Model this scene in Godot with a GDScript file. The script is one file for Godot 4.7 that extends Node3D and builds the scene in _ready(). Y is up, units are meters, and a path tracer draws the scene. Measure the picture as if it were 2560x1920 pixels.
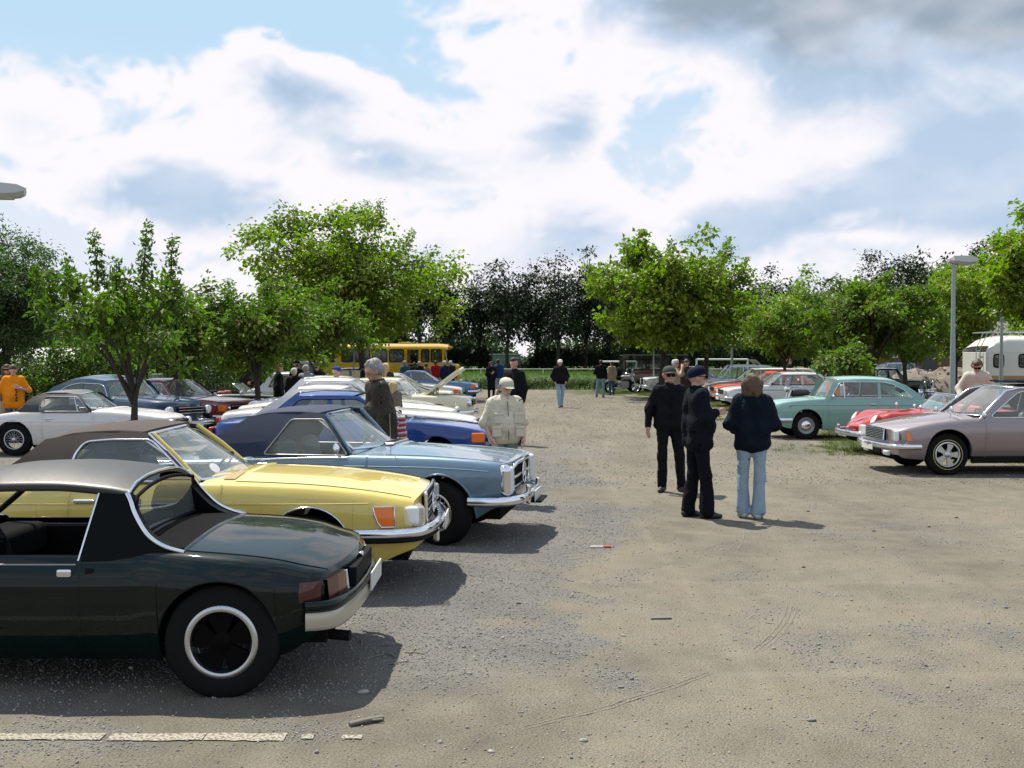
extends Node3D
# A gravel car park with a meeting of old cars under a broken cloudy sky. y is up, metres, the camera stands at the origin and looks along -z.

const EYE := 1.88
var rng := RandomNumberGenerator.new()
var used := {}
var M := {}
var noise_a := FastNoiseLite.new()
var noise_b := FastNoiseLite.new()
var noise_c := FastNoiseLite.new()


class MB:
	var v := PackedVector3Array()
	var n := PackedVector3Array()
	var idx := PackedInt32Array()
	var col := PackedColorArray()

	func tri(a: int, b: int, c: int) -> void:
		var f := (v[b] - v[a]).cross(v[c] - v[a])
		if f.length_squared() < 1e-16:
			return
		if f.dot(n[a] + n[b] + n[c]) > 0.0:
			idx.append(a); idx.append(c); idx.append(b)
		else:
			idx.append(a); idx.append(b); idx.append(c)

	func poly(p: PackedVector3Array, hint := Vector3.ZERO) -> void:
		var nn := (p[1] - p[0]).cross(p[2] - p[0]).normalized()
		if hint != Vector3.ZERO and nn.dot(hint) < 0.0:
			nn = -nn
		var s := v.size()
		for q in p:
			v.append(q); n.append(nn)
		for k in range(1, p.size() - 1):
			tri(s, s + k, s + k + 1)

	# rows of equal length; smooth normals, turned away from `inside`
	func grid(rows: Array, inside := Vector3.INF, close_v := false, close_u := false) -> void:
		var nu := rows.size()
		var nv: int = rows[0].size()
		var s := v.size()
		var mid := Vector3.ZERO
		for r in rows:
			for q in r:
				mid += q
		mid /= float(nu * nv)
		var ref := mid if inside == Vector3.INF else inside
		var ns := PackedVector3Array()
		var score := 0.0
		for i in nu:
			for j in nv:
				var i0 := (i - 1 + nu) % nu if close_u else maxi(i - 1, 0)
				var i1 := (i + 1) % nu if close_u else mini(i + 1, nu - 1)
				var j0 := (j - 1 + nv) % nv if close_v else maxi(j - 1, 0)
				var j1 := (j + 1) % nv if close_v else mini(j + 1, nv - 1)
				var du: Vector3 = rows[i1][j] - rows[i0][j]
				var dv: Vector3 = rows[i][j1] - rows[i][j0]
				if du.length_squared() < 1e-12:
					du = rows[i1][(j + 1) % nv] - rows[i0][(j + 1) % nv]
				if dv.length_squared() < 1e-12:
					dv = rows[(i + 1) % nu][j1] - rows[(i + 1) % nu][j0]
				var q := du.cross(dv).normalized()
				score += q.dot((rows[i][j] - ref).normalized())
				ns.append(q)
		var sg := -1.0 if score < 0.0 else 1.0
		for i in nu:
			for j in nv:
				v.append(rows[i][j]); n.append(ns[i * nv + j] * sg)
		for i in (nu if close_u else nu - 1):
			for j in (nv if close_v else nv - 1):
				var a := s + i * nv + j
				var b := s + i * nv + (j + 1) % nv
				var c := s + ((i + 1) % nu) * nv + j
				var d := s + ((i + 1) % nu) * nv + (j + 1) % nv
				tri(a, b, c); tri(b, d, c)

	func tube(pts: PackedVector3Array, rad, seg := 8, cap := true, flat := 1.0, upv := Vector3.UP, closed := false) -> void:
		var s := v.size()
		var m := pts.size()
		var prev := Vector3.ZERO
		for i in m:
			var t: Vector3
			if closed:
				t = (pts[(i + 1) % m] - pts[(i - 1 + m) % m]).normalized()
			else:
				t = (pts[mini(i + 1, m - 1)] - pts[maxi(i - 1, 0)]).normalized()
			var side: Vector3
			if prev == Vector3.ZERO:
				side = t.cross(upv)
				if side.length() < 0.05:
					side = t.cross(Vector3.RIGHT)
			else:
				side = prev - t * prev.dot(t)
			side = side.normalized()
			prev = side
			var up := side.cross(t).normalized()
			var r: float = rad[i] if rad is Array or rad is PackedFloat32Array else rad
			for k in seg:
				var a := TAU * k / seg
				var off := side * cos(a) * flat + up * sin(a)
				v.append(pts[i] + off * r)
				n.append((side * cos(a) + up * sin(a) * flat).normalized())
		for i in (m if closed else m - 1):
			for k in seg:
				var a := s + i * seg + k
				var b := s + i * seg + (k + 1) % seg
				var c := s + ((i + 1) % m) * seg + k
				var d := s + ((i + 1) % m) * seg + (k + 1) % seg
				tri(a, b, c); tri(b, d, c)
		if cap and not closed:
			for e in [0, m - 1]:
				var ring := PackedVector3Array()
				for k in seg:
					ring.append(v[s + e * seg + k])
				poly(ring, (pts[e] - pts[1 if e == 0 else m - 2]))

	# profile of (radius, height) turned about the local y axis of xf
	func lathe(prof: Array, xf := Transform3D(), seg := 24) -> void:
		var rows := []
		for p in prof:
			var r := PackedVector3Array()
			for k in seg:
				var a := TAU * k / seg
				r.append(xf * Vector3(p[0] * cos(a), p[1], p[0] * sin(a)))
			rows.append(r)
		var mid := Vector3.ZERO
		grid(rows, xf * Vector3(0, (prof[0][1] + prof[-1][1]) * 0.5, 0), true)

	func box(c: Vector3, size: Vector3, b := Basis(), bev := 0.0) -> void:
		var h := size * 0.5
		var e := minf(bev, minf(h.x, minf(h.y, h.z)) * 0.95)
		if e <= 0.0:
			for ax in 3:
				for sg in [-1.0, 1.0]:
					var nn := Vector3.ZERO
					nn[ax] = sg
					var u := Vector3.ZERO
					u[(ax + 1) % 3] = h[(ax + 1) % 3]
					var w := Vector3.ZERO
					w[(ax + 2) % 3] = h[(ax + 2) % 3]
					var o := nn * h[ax]
					poly([c + b * (o - u - w), c + b * (o + u - w), c + b * (o + u + w), c + b * (o - u + w)], b * nn)
			return
		# rounded box: a cube sphere of 4x4 cells per face pulled apart, smooth normals
		var st := [-1.0, -0.5, 0.0, 0.5, 1.0]
		for ax in 3:
			for sg in [-1.0, 1.0]:
				var s := v.size()
				var cs := []
				for i in 6:
					cs.append([-1.0, -0.55, 0.0, 0.0, 0.55, 1.0][i])
				for i in 6:
					for j in 6:
						var d := Vector3.ZERO
						d[ax] = sg
						d[(ax + 1) % 3] = cs[i]
						d[(ax + 2) % 3] = cs[j]
						var dn := d.normalized()
						var o := Vector3(h.x - e, h.y - e, h.z - e)
						var core := Vector3.ZERO
						core[ax] = sg * o[ax]
						core[(ax + 1) % 3] = (-1.0 if i < 3 else 1.0) * o[(ax + 1) % 3]
						core[(ax + 2) % 3] = (-1.0 if j < 3 else 1.0) * o[(ax + 2) % 3]
						v.append(c + b * (core + dn * e)); n.append(b * dn)
				for i in 5:
					for j in 5:
						var a := s + i * 6 + j
						tri(a, a + 1, a + 6); tri(a + 1, a + 7, a + 6)

	# flat polygon (2D) pushed along z of xf from z0 to z1
	func prism(p: PackedVector2Array, z0: float, z1: float, xf := Transform3D()) -> void:
		var t := Geometry2D.triangulate_polygon(p)
		for side in 2:
			var s := v.size()
			var nn := (xf.basis * Vector3(0, 0, -1 if side == 0 else 1)).normalized() * signf(z1 - z0)
			for q in p:
				v.append(xf * Vector3(q.x, q.y, z0 if side == 0 else z1)); n.append(nn)
			for k in range(0, t.size(), 3):
				tri(s + t[k], s + t[k + 1], s + t[k + 2])
		var cw := 1.0 if Geometry2D.is_polygon_clockwise(p) else -1.0
		for k in p.size():
			var a := p[k]
			var b := p[(k + 1) % p.size()]
			var o := Vector3((b - a).y, -(b - a).x, 0) * -cw
			poly([xf * Vector3(a.x, a.y, z0), xf * Vector3(b.x, b.y, z0), xf * Vector3(b.x, b.y, z1), xf * Vector3(a.x, a.y, z1)], xf.basis * o)

	func mesh() -> ArrayMesh:
		var arr := []
		arr.resize(Mesh.ARRAY_MAX)
		arr[Mesh.ARRAY_VERTEX] = v
		arr[Mesh.ARRAY_NORMAL] = n
		arr[Mesh.ARRAY_INDEX] = idx
		if col.size() == v.size() and v.size() > 0:
			arr[Mesh.ARRAY_COLOR] = col
		var m := ArrayMesh.new()
		m.add_surface_from_arrays(Mesh.PRIMITIVE_TRIANGLES, arr)
		return m


func numbered(called: String) -> String:
	if not used.has(called):
		used[called] = 0
		return called
	used[called] += 1
	return "%s_%03d" % [called, used[called]]


func tag(o: Node, label: String, category: String, group := "", kind := "") -> Node:
	if label: o.set_meta("label", label)
	if category: o.set_meta("category", category)
	if group: o.set_meta("group", group)
	if kind: o.set_meta("kind", kind)
	return o


func thing(called: String, label: String, category: String, at := Vector3.ZERO, turn := 0.0, group := "") -> Node3D:
	var o := Node3D.new()
	o.name = numbered(called)
	add_child(o)
	o.position = at
	o.rotation.y = turn
	tag(o, label, category, group)
	return o


func part(parent: Node, called: String, mb, mat: Material, at := Transform3D(), label := "") -> MeshInstance3D:
	var o := MeshInstance3D.new()
	o.mesh = mb.mesh() if mb is MB else mb
	o.material_override = null
	o.mesh.surface_set_material(0, mat) if o.mesh is ArrayMesh else o.set_surface_override_material(0, mat)
	o.name = called
	o.transform = at
	parent.add_child(o, true)
	if label: o.set_meta("label", label)
	return o


# the same mesh again in another material or place
func again(parent: Node, called: String, m: Mesh, mat: Material, at := Transform3D()) -> MeshInstance3D:
	var o := MeshInstance3D.new()
	o.mesh = m
	o.set_surface_override_material(0, mat)
	o.name = called
	o.transform = at
	parent.add_child(o, true)
	return o


func structure(called: String, mb, mat: Material, kind := "structure") -> MeshInstance3D:
	var o := part(self, numbered(called), mb, mat)
	o.set_meta("kind", kind)
	return o


func lin(r: float, g: float, b: float, a := 1.0) -> Color:
	var c := Color(r, g, b, a).linear_to_srgb()
	c.a = a
	return c


func mat(c: Color, rough := 0.6, metal := 0.0) -> StandardMaterial3D:
	var m := StandardMaterial3D.new()
	m.albedo_color = c
	m.roughness = rough
	m.metallic = metal
	return m


func paint(r: float, g: float, b: float, metal := 0.0, rough := 0.42) -> StandardMaterial3D:
	var m := mat(lin(r, g, b), rough, metal)
	m.metallic_specular = 0.2
	m.clearcoat_enabled = true
	m.clearcoat = 1.0
	m.clearcoat_roughness = 0.03
	return m


func glass(r: float, g: float, b: float, a: float) -> StandardMaterial3D:
	var m := mat(lin(r, g, b, a), 0.02)
	m.transparency = BaseMaterial3D.TRANSPARENCY_ALPHA
	return m


func weave(m: StandardMaterial3D, freq := 0.25, amount := 0.5, scale := 6.0) -> StandardMaterial3D:
	var key := "weave%s" % freq
	if not M.has(key):
		var f := FastNoiseLite.new()
		f.seed = 5
		f.frequency = freq
		f.fractal_octaves = 3
		var t := NoiseTexture2D.new()
		t.width = 256
		t.height = 256
		t.seamless = true
		t.as_normal_map = true
		t.bump_strength = 6.0
		t.noise = f
		M[key] = t
	m.normal_enabled = true
	m.normal_texture = M[key]
	m.normal_scale = amount
	m.uv1_triplanar = true
	m.uv1_scale = Vector3.ONE * scale
	return m


func make_materials() -> void:
	M.chrome = mat(Color(0.86, 0.87, 0.89), 0.12, 1.0)
	M.alloy = mat(Color(0.72, 0.73, 0.74), 0.32, 1.0)
	M.steel = mat(Color(0.55, 0.56, 0.57), 0.45, 0.8)
	M.black_plastic = mat(lin(0.012, 0.012, 0.013), 0.45)
	M.rubber = mat(lin(0.014, 0.014, 0.015), 0.75)
	M.tyre = weave(mat(lin(0.016, 0.016, 0.017), 0.82), 0.12, 0.5, 5.0)
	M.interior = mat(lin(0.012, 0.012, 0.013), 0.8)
	M.seat_dark = mat(lin(0.02, 0.02, 0.022), 0.7)
	M.seat_blue = mat(lin(0.02, 0.035, 0.06), 0.7)
	M.seat_grey = mat(lin(0.12, 0.14, 0.15), 0.7)
	M.seat_brown = mat(lin(0.12, 0.06, 0.03), 0.7)
	M.seat_red = mat(lin(0.3, 0.06, 0.05), 0.6)
	M.glass = glass(0.75, 0.9, 0.86, 0.1)
	M.glass_dark = glass(0.05, 0.06, 0.06, 0.55)
	M.lens = glass(0.9, 0.93, 0.95, 0.25)
	M.lamp_glass = mat(lin(0.6, 0.63, 0.65), 0.08)
	M.orange = paint(0.75, 0.16, 0.01, 0.0, 0.25)
	M.red_lens = paint(0.35, 0.02, 0.015, 0.0, 0.25)
	M.plate = mat(lin(0.55, 0.56, 0.54), 0.4)
	M.plate_edge = mat(lin(0.03, 0.03, 0.03), 0.5)
	M.white_paint = mat(lin(0.6, 0.6, 0.57), 0.8)
	M.galvanised = mat(lin(0.28, 0.32, 0.33), 0.5, 0.3)


func sm(a: float, b: float, x: float) -> float:
	return smoothstep(a, b, x)


# how thick the cloud is in one direction (degrees): heaps of noise, and the clouds that stand where the photograph shows them
func cloud_depth(az: float, e: float, fine: float) -> float:
	var a := deg_to_rad(az)
	var q := deg_to_rad(e)
	var d := Vector3(sin(a) * cos(q), sin(q), -cos(a) * cos(q))
	var wx := noise_b.get_noise_3d(d.x * 160.0, d.y * 260.0, d.z * 160.0)
	var wy := noise_b.get_noise_3d(d.x * 160.0 + 50.0, d.y * 260.0, d.z * 160.0 - 90.0)
	var f1 := noise_a.get_noise_3d(d.x * 185.0 + wx * 14.0, d.y * 420.0 + wy * 16.0, d.z * 185.0)
	var f2 := noise_c.get_noise_3d(d.x * 520.0 + wx * 40.0, d.y * 900.0 + wy * 40.0, d.z * 520.0)
	var f3 := noise_c.get_noise_3d(d.x * 1700.0 + f2 * 60.0, d.y * 2400.0 + f2 * 50.0, d.z * 1700.0 + 77.0) if fine > 0.0 else 0.0
	# rounded heaps rather than streaks
	var heap := f1 * 0.85 + (0.5 - absf(f2)) * 0.55 - 0.18 + (0.35 - absf(f3)) * 0.28 * fine
	var near := exp(-pow(maxf(absf(az) - 27.0, 0.0) / 7.0, 2.0)) * exp(-pow(maxf(e - 20.0, 0.0) / 6.0, 2.0))
	var sum := 0.0
	if near > 0.01:
		var u := az + wx * 3.0 + f2 * 1.3 + f3 * 0.5
		var w := e + wy * 2.0 + f2 * 0.9 + f3 * 0.35
		for b in CLOUD_SHADES:
			sum += b[4] * exp(-pow((u - b[0]) / (b[2] * 1.08), 2.0) - pow((w - b[1]) / (b[3] * 1.08), 2.0))
		for b in CLOUD_GAPS:
			sum -= b[4] * 0.8 * exp(-pow((u - b[0]) / b[2], 2.0) - pow((w - b[1]) / b[3], 2.0))
		sum = sum * 1.15 + 0.12
	return heap + sum * near


# az in radians from -z (right positive), el above the horizon
func sky_color(az: float, el: float, fine := 0.0) -> Color:
	var ad := rad_to_deg(az)
	var ed := rad_to_deg(maxf(el, 0.0))
	var d0 := cloud_depth(ad, ed, fine)
	var d1 := cloud_depth(ad, ed + 1.1, 0.0)
	var blue := Color(0.56, 0.79, 1.0).lerp(Color(0.24, 0.48, 0.90), sm(18, 75, ed))
	blue = blue.lerp(Color(0.84, 0.90, 1.0), sm(17, 4, ed))
	var c := blue.lerp(Color(1.05, 1.02, 1.07), sm(-0.16, 0.22, d0))
	# the thick middle of a cloud lets less light through than its rim
	var core := sm(0.42, 1.25, d0 * 0.6 + d1 * 0.55)
	var lumps := noise_c.get_noise_3d(sin(az) * 400.0, ed * 14.0, cos(az) * 400.0)
	core *= clampf(0.94 + lumps * 0.45, 0.5, 1.1)
	var deep := sm(1.05, 1.9, d0 * 0.6 + d1 * 0.55) * sm(10.2, 14.0, ed)
	return c.lerp(Color(0.50, 0.66, 0.86).lerp(Color(0.29, 0.39, 0.50), deep), minf(core, 1.0) * 0.92)


# azimuth, elevation, half widths (degrees), amount
const CLOUD_GAPS := [[-17, 19.5, 12, 3.4, 1.1], [-25, 16.8, 4, 2.5, 0.5], [-9.5, 18.2, 4, 2.2, 0.45], [9.5, 13.0, 6, 2.6, 0.16], [14, 11.5, 5, 2.0, 0.3], [-22, 6.0, 6, 1.6, 0.45], [17, 16.0, 4, 1.4, 0.2], [3.0, 5.3, 8, 1.0, 0.3], [18, 6.0, 8, 2.0, 0.2]]
const CLOUD_SHADES := [[-11.8, 14.2, 3.3, 2.3, 1.0], [-8.6, 13.4, 2.6, 1.4, 0.6], [-17.8, 8.3, 5.4, 1.25, 0.95], [-13.5, 7.6, 4.0, 0.9, 0.6], [-6.4, 10.1, 3.4, 0.8, 0.85], [1.4, 11.2, 2.6, 1.2, 0.85], [2.6, 13.0, 1.7, 1.0, 0.6], [-20.5, 14.0, 2.4, 0.9, 0.4],
	[-24.5, 12.2, 2.2, 1.2, 0.5], [-4.5, 5.4, 3.4, 0.8, 0.7], [3.2, 5.6, 3.0, 1.3, 0.75], [11.0, 7.2, 3.4, 1.0, 1.0], [14.5, 16.2, 4.3, 3.0, 1.5], [20.5, 18.6, 6.5, 2.6, 1.6], [8.6, 18.2, 3.4, 1.5, 1.15], [26.0, 16.6, 5.0, 2.4, 1.4],
	[23.5, 10.6, 5.2, 2.6, 1.25], [19.0, 9.2, 5.0, 1.4, 0.95], [27.5, 8.8, 5.0, 1.8, 1.0], [21.5, 7.4, 4.0, 0.7, 0.5]]


func make_sky() -> Sky:
	noise_a.seed = 11
	noise_a.frequency = 0.02
	noise_a.fractal_octaves = 5
	noise_b.seed = 23
	noise_b.frequency = 0.02
	noise_b.fractal_octaves = 3
	noise_c.seed = 37
	noise_c.frequency = 0.02
	noise_c.fractal_octaves = 4
	# the left edge of a panorama looks along -z
	var w := 512
	var im := Image.create(w, w / 2, false, Image.FORMAT_RGBAF)
	im.fill(Color(0.3, 0.3, 0.28))
	for y in w / 4 + 1:
		for x in w:
			im.set_pixel(x, y, sky_color(wrapf((x + 0.5) / w, -0.5, 0.5) * TAU, PI / 2 - (y + 0.5) / w * TAU))
	var big := 3200
	im.resize(big, big / 2, Image.INTERPOLATE_CUBIC)
	var span := int(big * 27.0 / 360.0)
	for y in range(int(big * 0.25 - big * 20.5 / 360.0), big / 4 + 1):
		for x in range(-span, span):
			im.set_pixel(posmod(x, big), y, sky_color((x + 0.5) / big * TAU, PI / 2 - (y + 0.5) / big * TAU, 1.0))
	var m := PanoramaSkyMaterial.new()
	m.panorama = ImageTexture.create_from_image(im)
	var s := Sky.new()
	s.sky_material = m
	return s


func make_setup() -> void:
	var cam := Camera3D.new()
	cam.name = "camera"
	cam.position = Vector3(0, EYE, 0)
	cam.rotation_degrees = Vector3(-1.42, 0, 0)
	cam.fov = 39.12
	cam.far = 900.0
	add_child(cam)
	cam.current = true
	var e := Environment.new()
	e.background_mode = Environment.BG_SKY
	e.sky = make_sky()
	e.background_energy_multiplier = 0.58
	e.tonemap_mode = Environment.TONE_MAPPER_LINEAR
	e.tonemap_exposure = 1.62
	e.sdfgi_enabled = true
	e.ssao_enabled = true
	e.ssil_enabled = true
	var we := WorldEnvironment.new()
	we.name = "environment"
	we.environment = e
	add_child(we)
	var sun := DirectionalLight3D.new()
	sun.name = "sun"
	sun.light_color = Color(1.0, 0.965, 0.9)
	sun.light_energy = 1.6
	sun.light_angular_distance = 0.5
	sun.shadow_enabled = true
	add_child(sun)
	sun.look_at_from_position(Vector3.ZERO, Vector3(0.32, -1.0, 0.44), Vector3.FORWARD)


# --- the ground -----------------------------------------------------------------------------------------------

func ground_mix(x: float, z: float) -> Array:
	# how much grey chippings lie there, how much grass grows there
	var a := noise_a.get_noise_2d(x * 14.0 + 40.0, z * 14.0)
	var b := noise_c.get_noise_2d(x * 60.0, z * 60.0)
	var g := sm(0.35, -0.25, x - 0.15 - 0.10 * (-z - 8.0) + a * 1.6 + b * 0.9 + maxf(0.0, -6.4 - z) * 0.0) * sm(-6.0, -7.0, z + a * 0.7 + b * 0.6 + x * 0.10) * sm(-27, -18, z)
	g = maxf(g, sm(0.10, 0.5, a * 0.8 + b * 0.55 - 0.10 * sm(-9, -13, z)) * 0.6 * sm(-16, -9, z))
	var gr := 0.0
	if x > 4.0 and z < -15.0:
		gr = sm(6.5, 8.0, x + a * 2.2 + b * 1.2 - sm(-40, -20, z) * 0.2) * sm(-18.6, -20.2, z + a * 1.2 + b * 0.6) * (0.55 + 0.9 * b)
		gr = maxf(gr, sm(0.9, 1.1, x / 6.6 + b * 0.3) * sm(-20.3, -21.0, z) * sm(-23.0, -22.0, z))
	if z < -52.0 and x > 2.2:
		gr = maxf(gr, sm(-53.5, -55.0, z + a * 2.0) * sm(2.2, 3.6, x + b))
	return [clampf(g, 0, 1), clampf(gr, 0, 1)]


func ground_height(x: float, z: float) -> float:
	if z < -63.9:
		return 0.8 * sm(-63.9, -70.0, z) + 0.05 * noise_a.get_noise_2d(x * 20.0, z * 20.0) * sm(-63.9, -70.0, z)
	if x < -7.0 or x > 8.0 or z > -3.0 or z < -19.0:
		return 0.0
	var fade := sm(-7, -5.5, x) * sm(8, 6.5, x) * sm(-19, -15, z) * sm(-3, -4, z)
	var a := noise_a.get_noise_2d(x * 35.0, z * 35.0)
	var b := noise_c.get_noise_2d(x * 130.0 + 9.0, z * 130.0)
	var h := a * 0.007 + b * 0.007
	return h * fade


func lines(lo: float, hi: float, d0: float, d1: float, step: float) -> PackedFloat32Array:
	var out := PackedFloat32Array()
	var t := d0
	while t < d1:
		out.append(t); t += step
	var s := step
	while t < hi:
		out.append(t); s = minf(s * 1.10, 1.0 if t < 90.0 else 60.0); t += s
	out.append(hi)
	var left := PackedFloat32Array()
	t = d0 - step
	s = step
	while t > lo:
		left.append(t); s = minf(s * 1.10, 1.0 if t > -90.0 else 60.0); t -= s
	left.append(lo)
	left.reverse()
	left.append_array(out)
	return left


func make_ground() -> void:
	var xs := lines(-420, 420, -4.5, 6.5, 0.06)
	var zs := lines(-620, 60, -14.5, -4.3, 0.06)
	var v := PackedVector3Array()
	var c := PackedColorArray()
	var uv2 := PackedVector2Array()
	var sand := Color(0.186, 0.172, 0.132)
	var chip := Color(0.160, 0.160, 0.157)
	var grass := Color(0.075, 0.085, 0.03)
	for z in zs:
		for x in xs:
			var k := ground_mix(x, z)
			var a := noise_a.get_noise_2d(x * 9.0 - 70.0, z * 9.0)
			var b := noise_c.get_noise_2d(x * 45.0 + 50.0, z * 45.0)
			var st := noise_c.get_noise_2d(x * 26.0 - 30.0, z * 9.0)
			var c2 := noise_c.get_noise_2d(x * 170.0, z * 120.0)
			var q := sand * (1.0 + a * 0.25 + b * 0.26 + c2 * 0.2 + st * 0.2)
			q = q.lerp(Color(0.188, 0.160, 0.112), clampf(b * 0.7 + a * 0.5 - 0.05, 0, 0.4))
			q = q.lerp(chip * (1.0 + b * 0.25), k[0] * 0.75)
			q = q.lerp(grass * (1.0 + b * 0.8), k[1])
			if z < -63.0:
				q = Color(0.06, 0.11, 0.02) * (1.0 + a * 0.3)
			q.a = 1.0
			c.append(q)
			v.append(Vector3(x, ground_height(x, z), z))
			uv2.append(Vector2(x, z) / 2.6)
	var n := PackedVector3Array()
	var nx := xs.size()
	var nz := zs.size()
	for j in nz:
		for i in nx:
			var dx := v[j * nx + mini(i + 1, nx - 1)] - v[j * nx + maxi(i - 1, 0)]
			var dz := v[mini(j + 1, nz - 1) * nx + i] - v[maxi(j - 1, 0) * nx + i]
			n.append(dz.cross(dx).normalized())
	var idx := PackedInt32Array()
	for j in nz - 1:
		for i in nx - 1:
			var a := j * nx + i
			idx.append_array(PackedInt32Array([a, a + 1, a + nx, a + 1, a + nx + 1, a + nx]))
	var arr := []
	arr.resize(Mesh.ARRAY_MAX)
	arr[Mesh.ARRAY_VERTEX] = v
	arr[Mesh.ARRAY_NORMAL] = n
	arr[Mesh.ARRAY_COLOR] = c
	arr[Mesh.ARRAY_TEX_UV] = uv2
	arr[Mesh.ARRAY_TEX_UV2] = uv2
	arr[Mesh.ARRAY_INDEX] = idx
	var am := ArrayMesh.new()
	am.add_surface_from_arrays(Mesh.PRIMITIVE_TRIANGLES, arr)
	var m := StandardMaterial3D.new()
	m.vertex_color_use_as_albedo = true
	m.roughness = 0.95
	var f := FastNoiseLite.new()
	f.seed = 3
	f.frequency = 0.16
	f.fractal_octaves = 4
	f.fractal_gain = 0.75
	var t := NoiseTexture2D.new()
	t.width = 1024
	t.height = 1024
	t.seamless = true
	t.noise = f
	var ramp := Gradient.new()
	ramp.offsets = PackedFloat32Array([0.0, 0.3, 0.5, 0.72, 1.0])
	ramp.colors = PackedColorArray([Color(0.30, 0.29, 0.28), Color(0.70, 0.69, 0.68), Color(0.88, 0.87, 0.86), Color(0.97, 0.97, 0.96), Color(1, 1, 1)])
	t.color_ramp = ramp
	m.albedo_texture = t
	var tn := NoiseTexture2D.new()
	tn.width = 1024
	tn.height = 1024
	tn.seamless = true
	tn.as_normal_map = true
	tn.bump_strength = 5.0
	tn.noise = f
	m.normal_enabled = true
	m.normal_texture = tn
	m.normal_scale = 1.0
	structure("ground", am, m)


# --- cars: a body is lofted through curves over its length, with real wheel arches and door gaps --------------------

func V(a: Array) -> PackedVector2Array:
	var p := PackedVector2Array()
	for k in range(0, a.size(), 2):
		p.append(Vector2(a[k], a[k + 1]))
	return p


func pslope(p: PackedVector2Array, i: int) -> float:
	var n := p.size()
	if i == 0:
		return (p[1].y - p[0].y) / (p[1].x - p[0].x)
	if i == n - 1:
		return (p[i].y - p[i - 1].y) / (p[i].x - p[i - 1].x)
	var a := (p[i].y - p[i - 1].y) / (p[i].x - p[i - 1].x)
	var b := (p[i + 1].y - p[i].y) / (p[i + 1].x - p[i].x)
	if a * b <= 0.0:
		return 0.0
	return 2.0 * a * b / (a + b)


func pch(p: PackedVector2Array, x: float) -> float:
	var n := p.size()
	if x <= p[0].x: return p[0].y
	if x >= p[n - 1].x: return p[n - 1].y
	var i := 0
	while p[i + 1].x < x:
		i += 1
	var h := p[i + 1].x - p[i].x
	var t := (x - p[i].x) / h
	var t2 := t * t
	var t3 := t2 * t
	return p[i].y * (2 * t3 - 3 * t2 + 1) + p[i + 1].y * (3 * t2 - 2 * t3) + h * (pslope(p, i) * (t3 - 2 * t2 + t) + pslope(p, i + 1) * (t3 - t2))


const RING_SEG := [4, 4, 4, 5, 3, 3]


# half a cross-section at x as (half width, height), from the sill to the middle, and the rail number of each point
func ring(s: Dictionary, x: float) -> Array:
	var w := pch(s.plan, x)
	var top := pch(s.top, x)
	var b := pch(s.belt, x)
	var lo := pch(s.bot, x)
	var sh: float = s.get("sh", 0.95)
	var he: float = s.get("he", 0.8)
	var hy: float = s.get("hy", 0.6)
	var md: float = s.get("mid", 0.66)
	var p := [Vector2(w * s.get("l0", 0.94), lo), Vector2(w * s.get("l1", 0.985), lerpf(lo, b, 0.28)), Vector2(w, lerpf(lo, b, md)), Vector2(w * sh, b), Vector2(w * he, lerpf(b, top, hy)), Vector2(w * he * 0.5, lerpf(b, top, s.get("hz", 0.9))), Vector2(0, top)]
	var cr: Array = s.get("crease", [])
	var out := PackedVector2Array()
	var par := PackedFloat32Array()
	for i in 6:
		var a: Vector2 = p[i]
		var c: Vector2 = p[i + 1]
		var m0: Vector2 = (c - a) if i == 0 or i in cr else (c - p[i - 1]) * 0.5
		var m1: Vector2 = (c - a) if (i + 1) in cr else ((p[i + 2] - a) * 0.5 if i < 5 else Vector2(-(a.x), 0.0))
		var l := (c - a).length()
		m0 = m0.limit_length(l * 1.2)
		m1 = m1.limit_length(l * 1.2)
		for k in RING_SEG[i]:
			var t: float = float(k) / float(RING_SEG[i])
			var t2 := t * t
			var t3 := t2 * t
			out.append(a * (2 * t3 - 3 * t2 + 1) + c * (3 * t2 - 2 * t3) + m0 * (t3 - 2 * t2 + t) + m1 * (t3 - t2))
			par.append(i + t)
	out.append(p[6])
	par.append(6.0)
	return [out, par]


func bow(s: Dictionary, x: float, wf: float) -> float:
	var x0: float = s.plan[0].x
	var x1: float = s.plan[-1].x
	return x - s.get("bowf", 0.08) * sm(x1 - 0.75, x1, x) * wf * wf + s.get("bowr", 0.06) * sm(x0 + 0.6, x0, x) * wf * wf


# the point of the flank at this length and height
func on_side(s: Dictionary, x: float, y: float, off := 0.0) -> Vector3:
	var r: PackedVector2Array = ring(s, x)[0]
	var w := pch(s.plan, x)
	for k in r.size() - 1:
		if r[k + 1].y >= y or k == r.size() - 2:
			var t := clampf((y - r[k].y) / maxf(r[k + 1].y - r[k].y, 1e-5), 0, 1)
			var q := r[k].lerp(r[k + 1], t)
			return Vector3(bow(s, x, q.x / w), y, q.x + off)
	return Vector3(x, y, w)


# the point of the hood or deck at this length and share of the half width
func on_top(s: Dictionary, x: float, wf: float, off := 0.0) -> Vector3:
	var r: PackedVector2Array = ring(s, x)[0]
	var w := pch(s.plan, x)
	for k in range(r.size() - 2, -1, -1):
		if r[k].x >= absf(wf) * w:
			var t := clampf((r[k].x - absf(wf) * w) / maxf(r[k].x - r[k + 1].x, 1e-5), 0, 1)
			var q := r[k].lerp(r[k + 1], t)
			return Vector3(bow(s, x, absf(wf)), q.y + off, w * wf)
	return Vector3(x, r[0].y, w * wf)


func arch_at(s: Dictionary, x: float) -> float:
	var y := -1.0
	for a in s.arches:
		var d: float = absf(x - a[0])
		if d < a[2]:
			y = maxf(y, a[1] + sqrt(a[2] * a[2] - d * d) * a[3])
	return y


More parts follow.
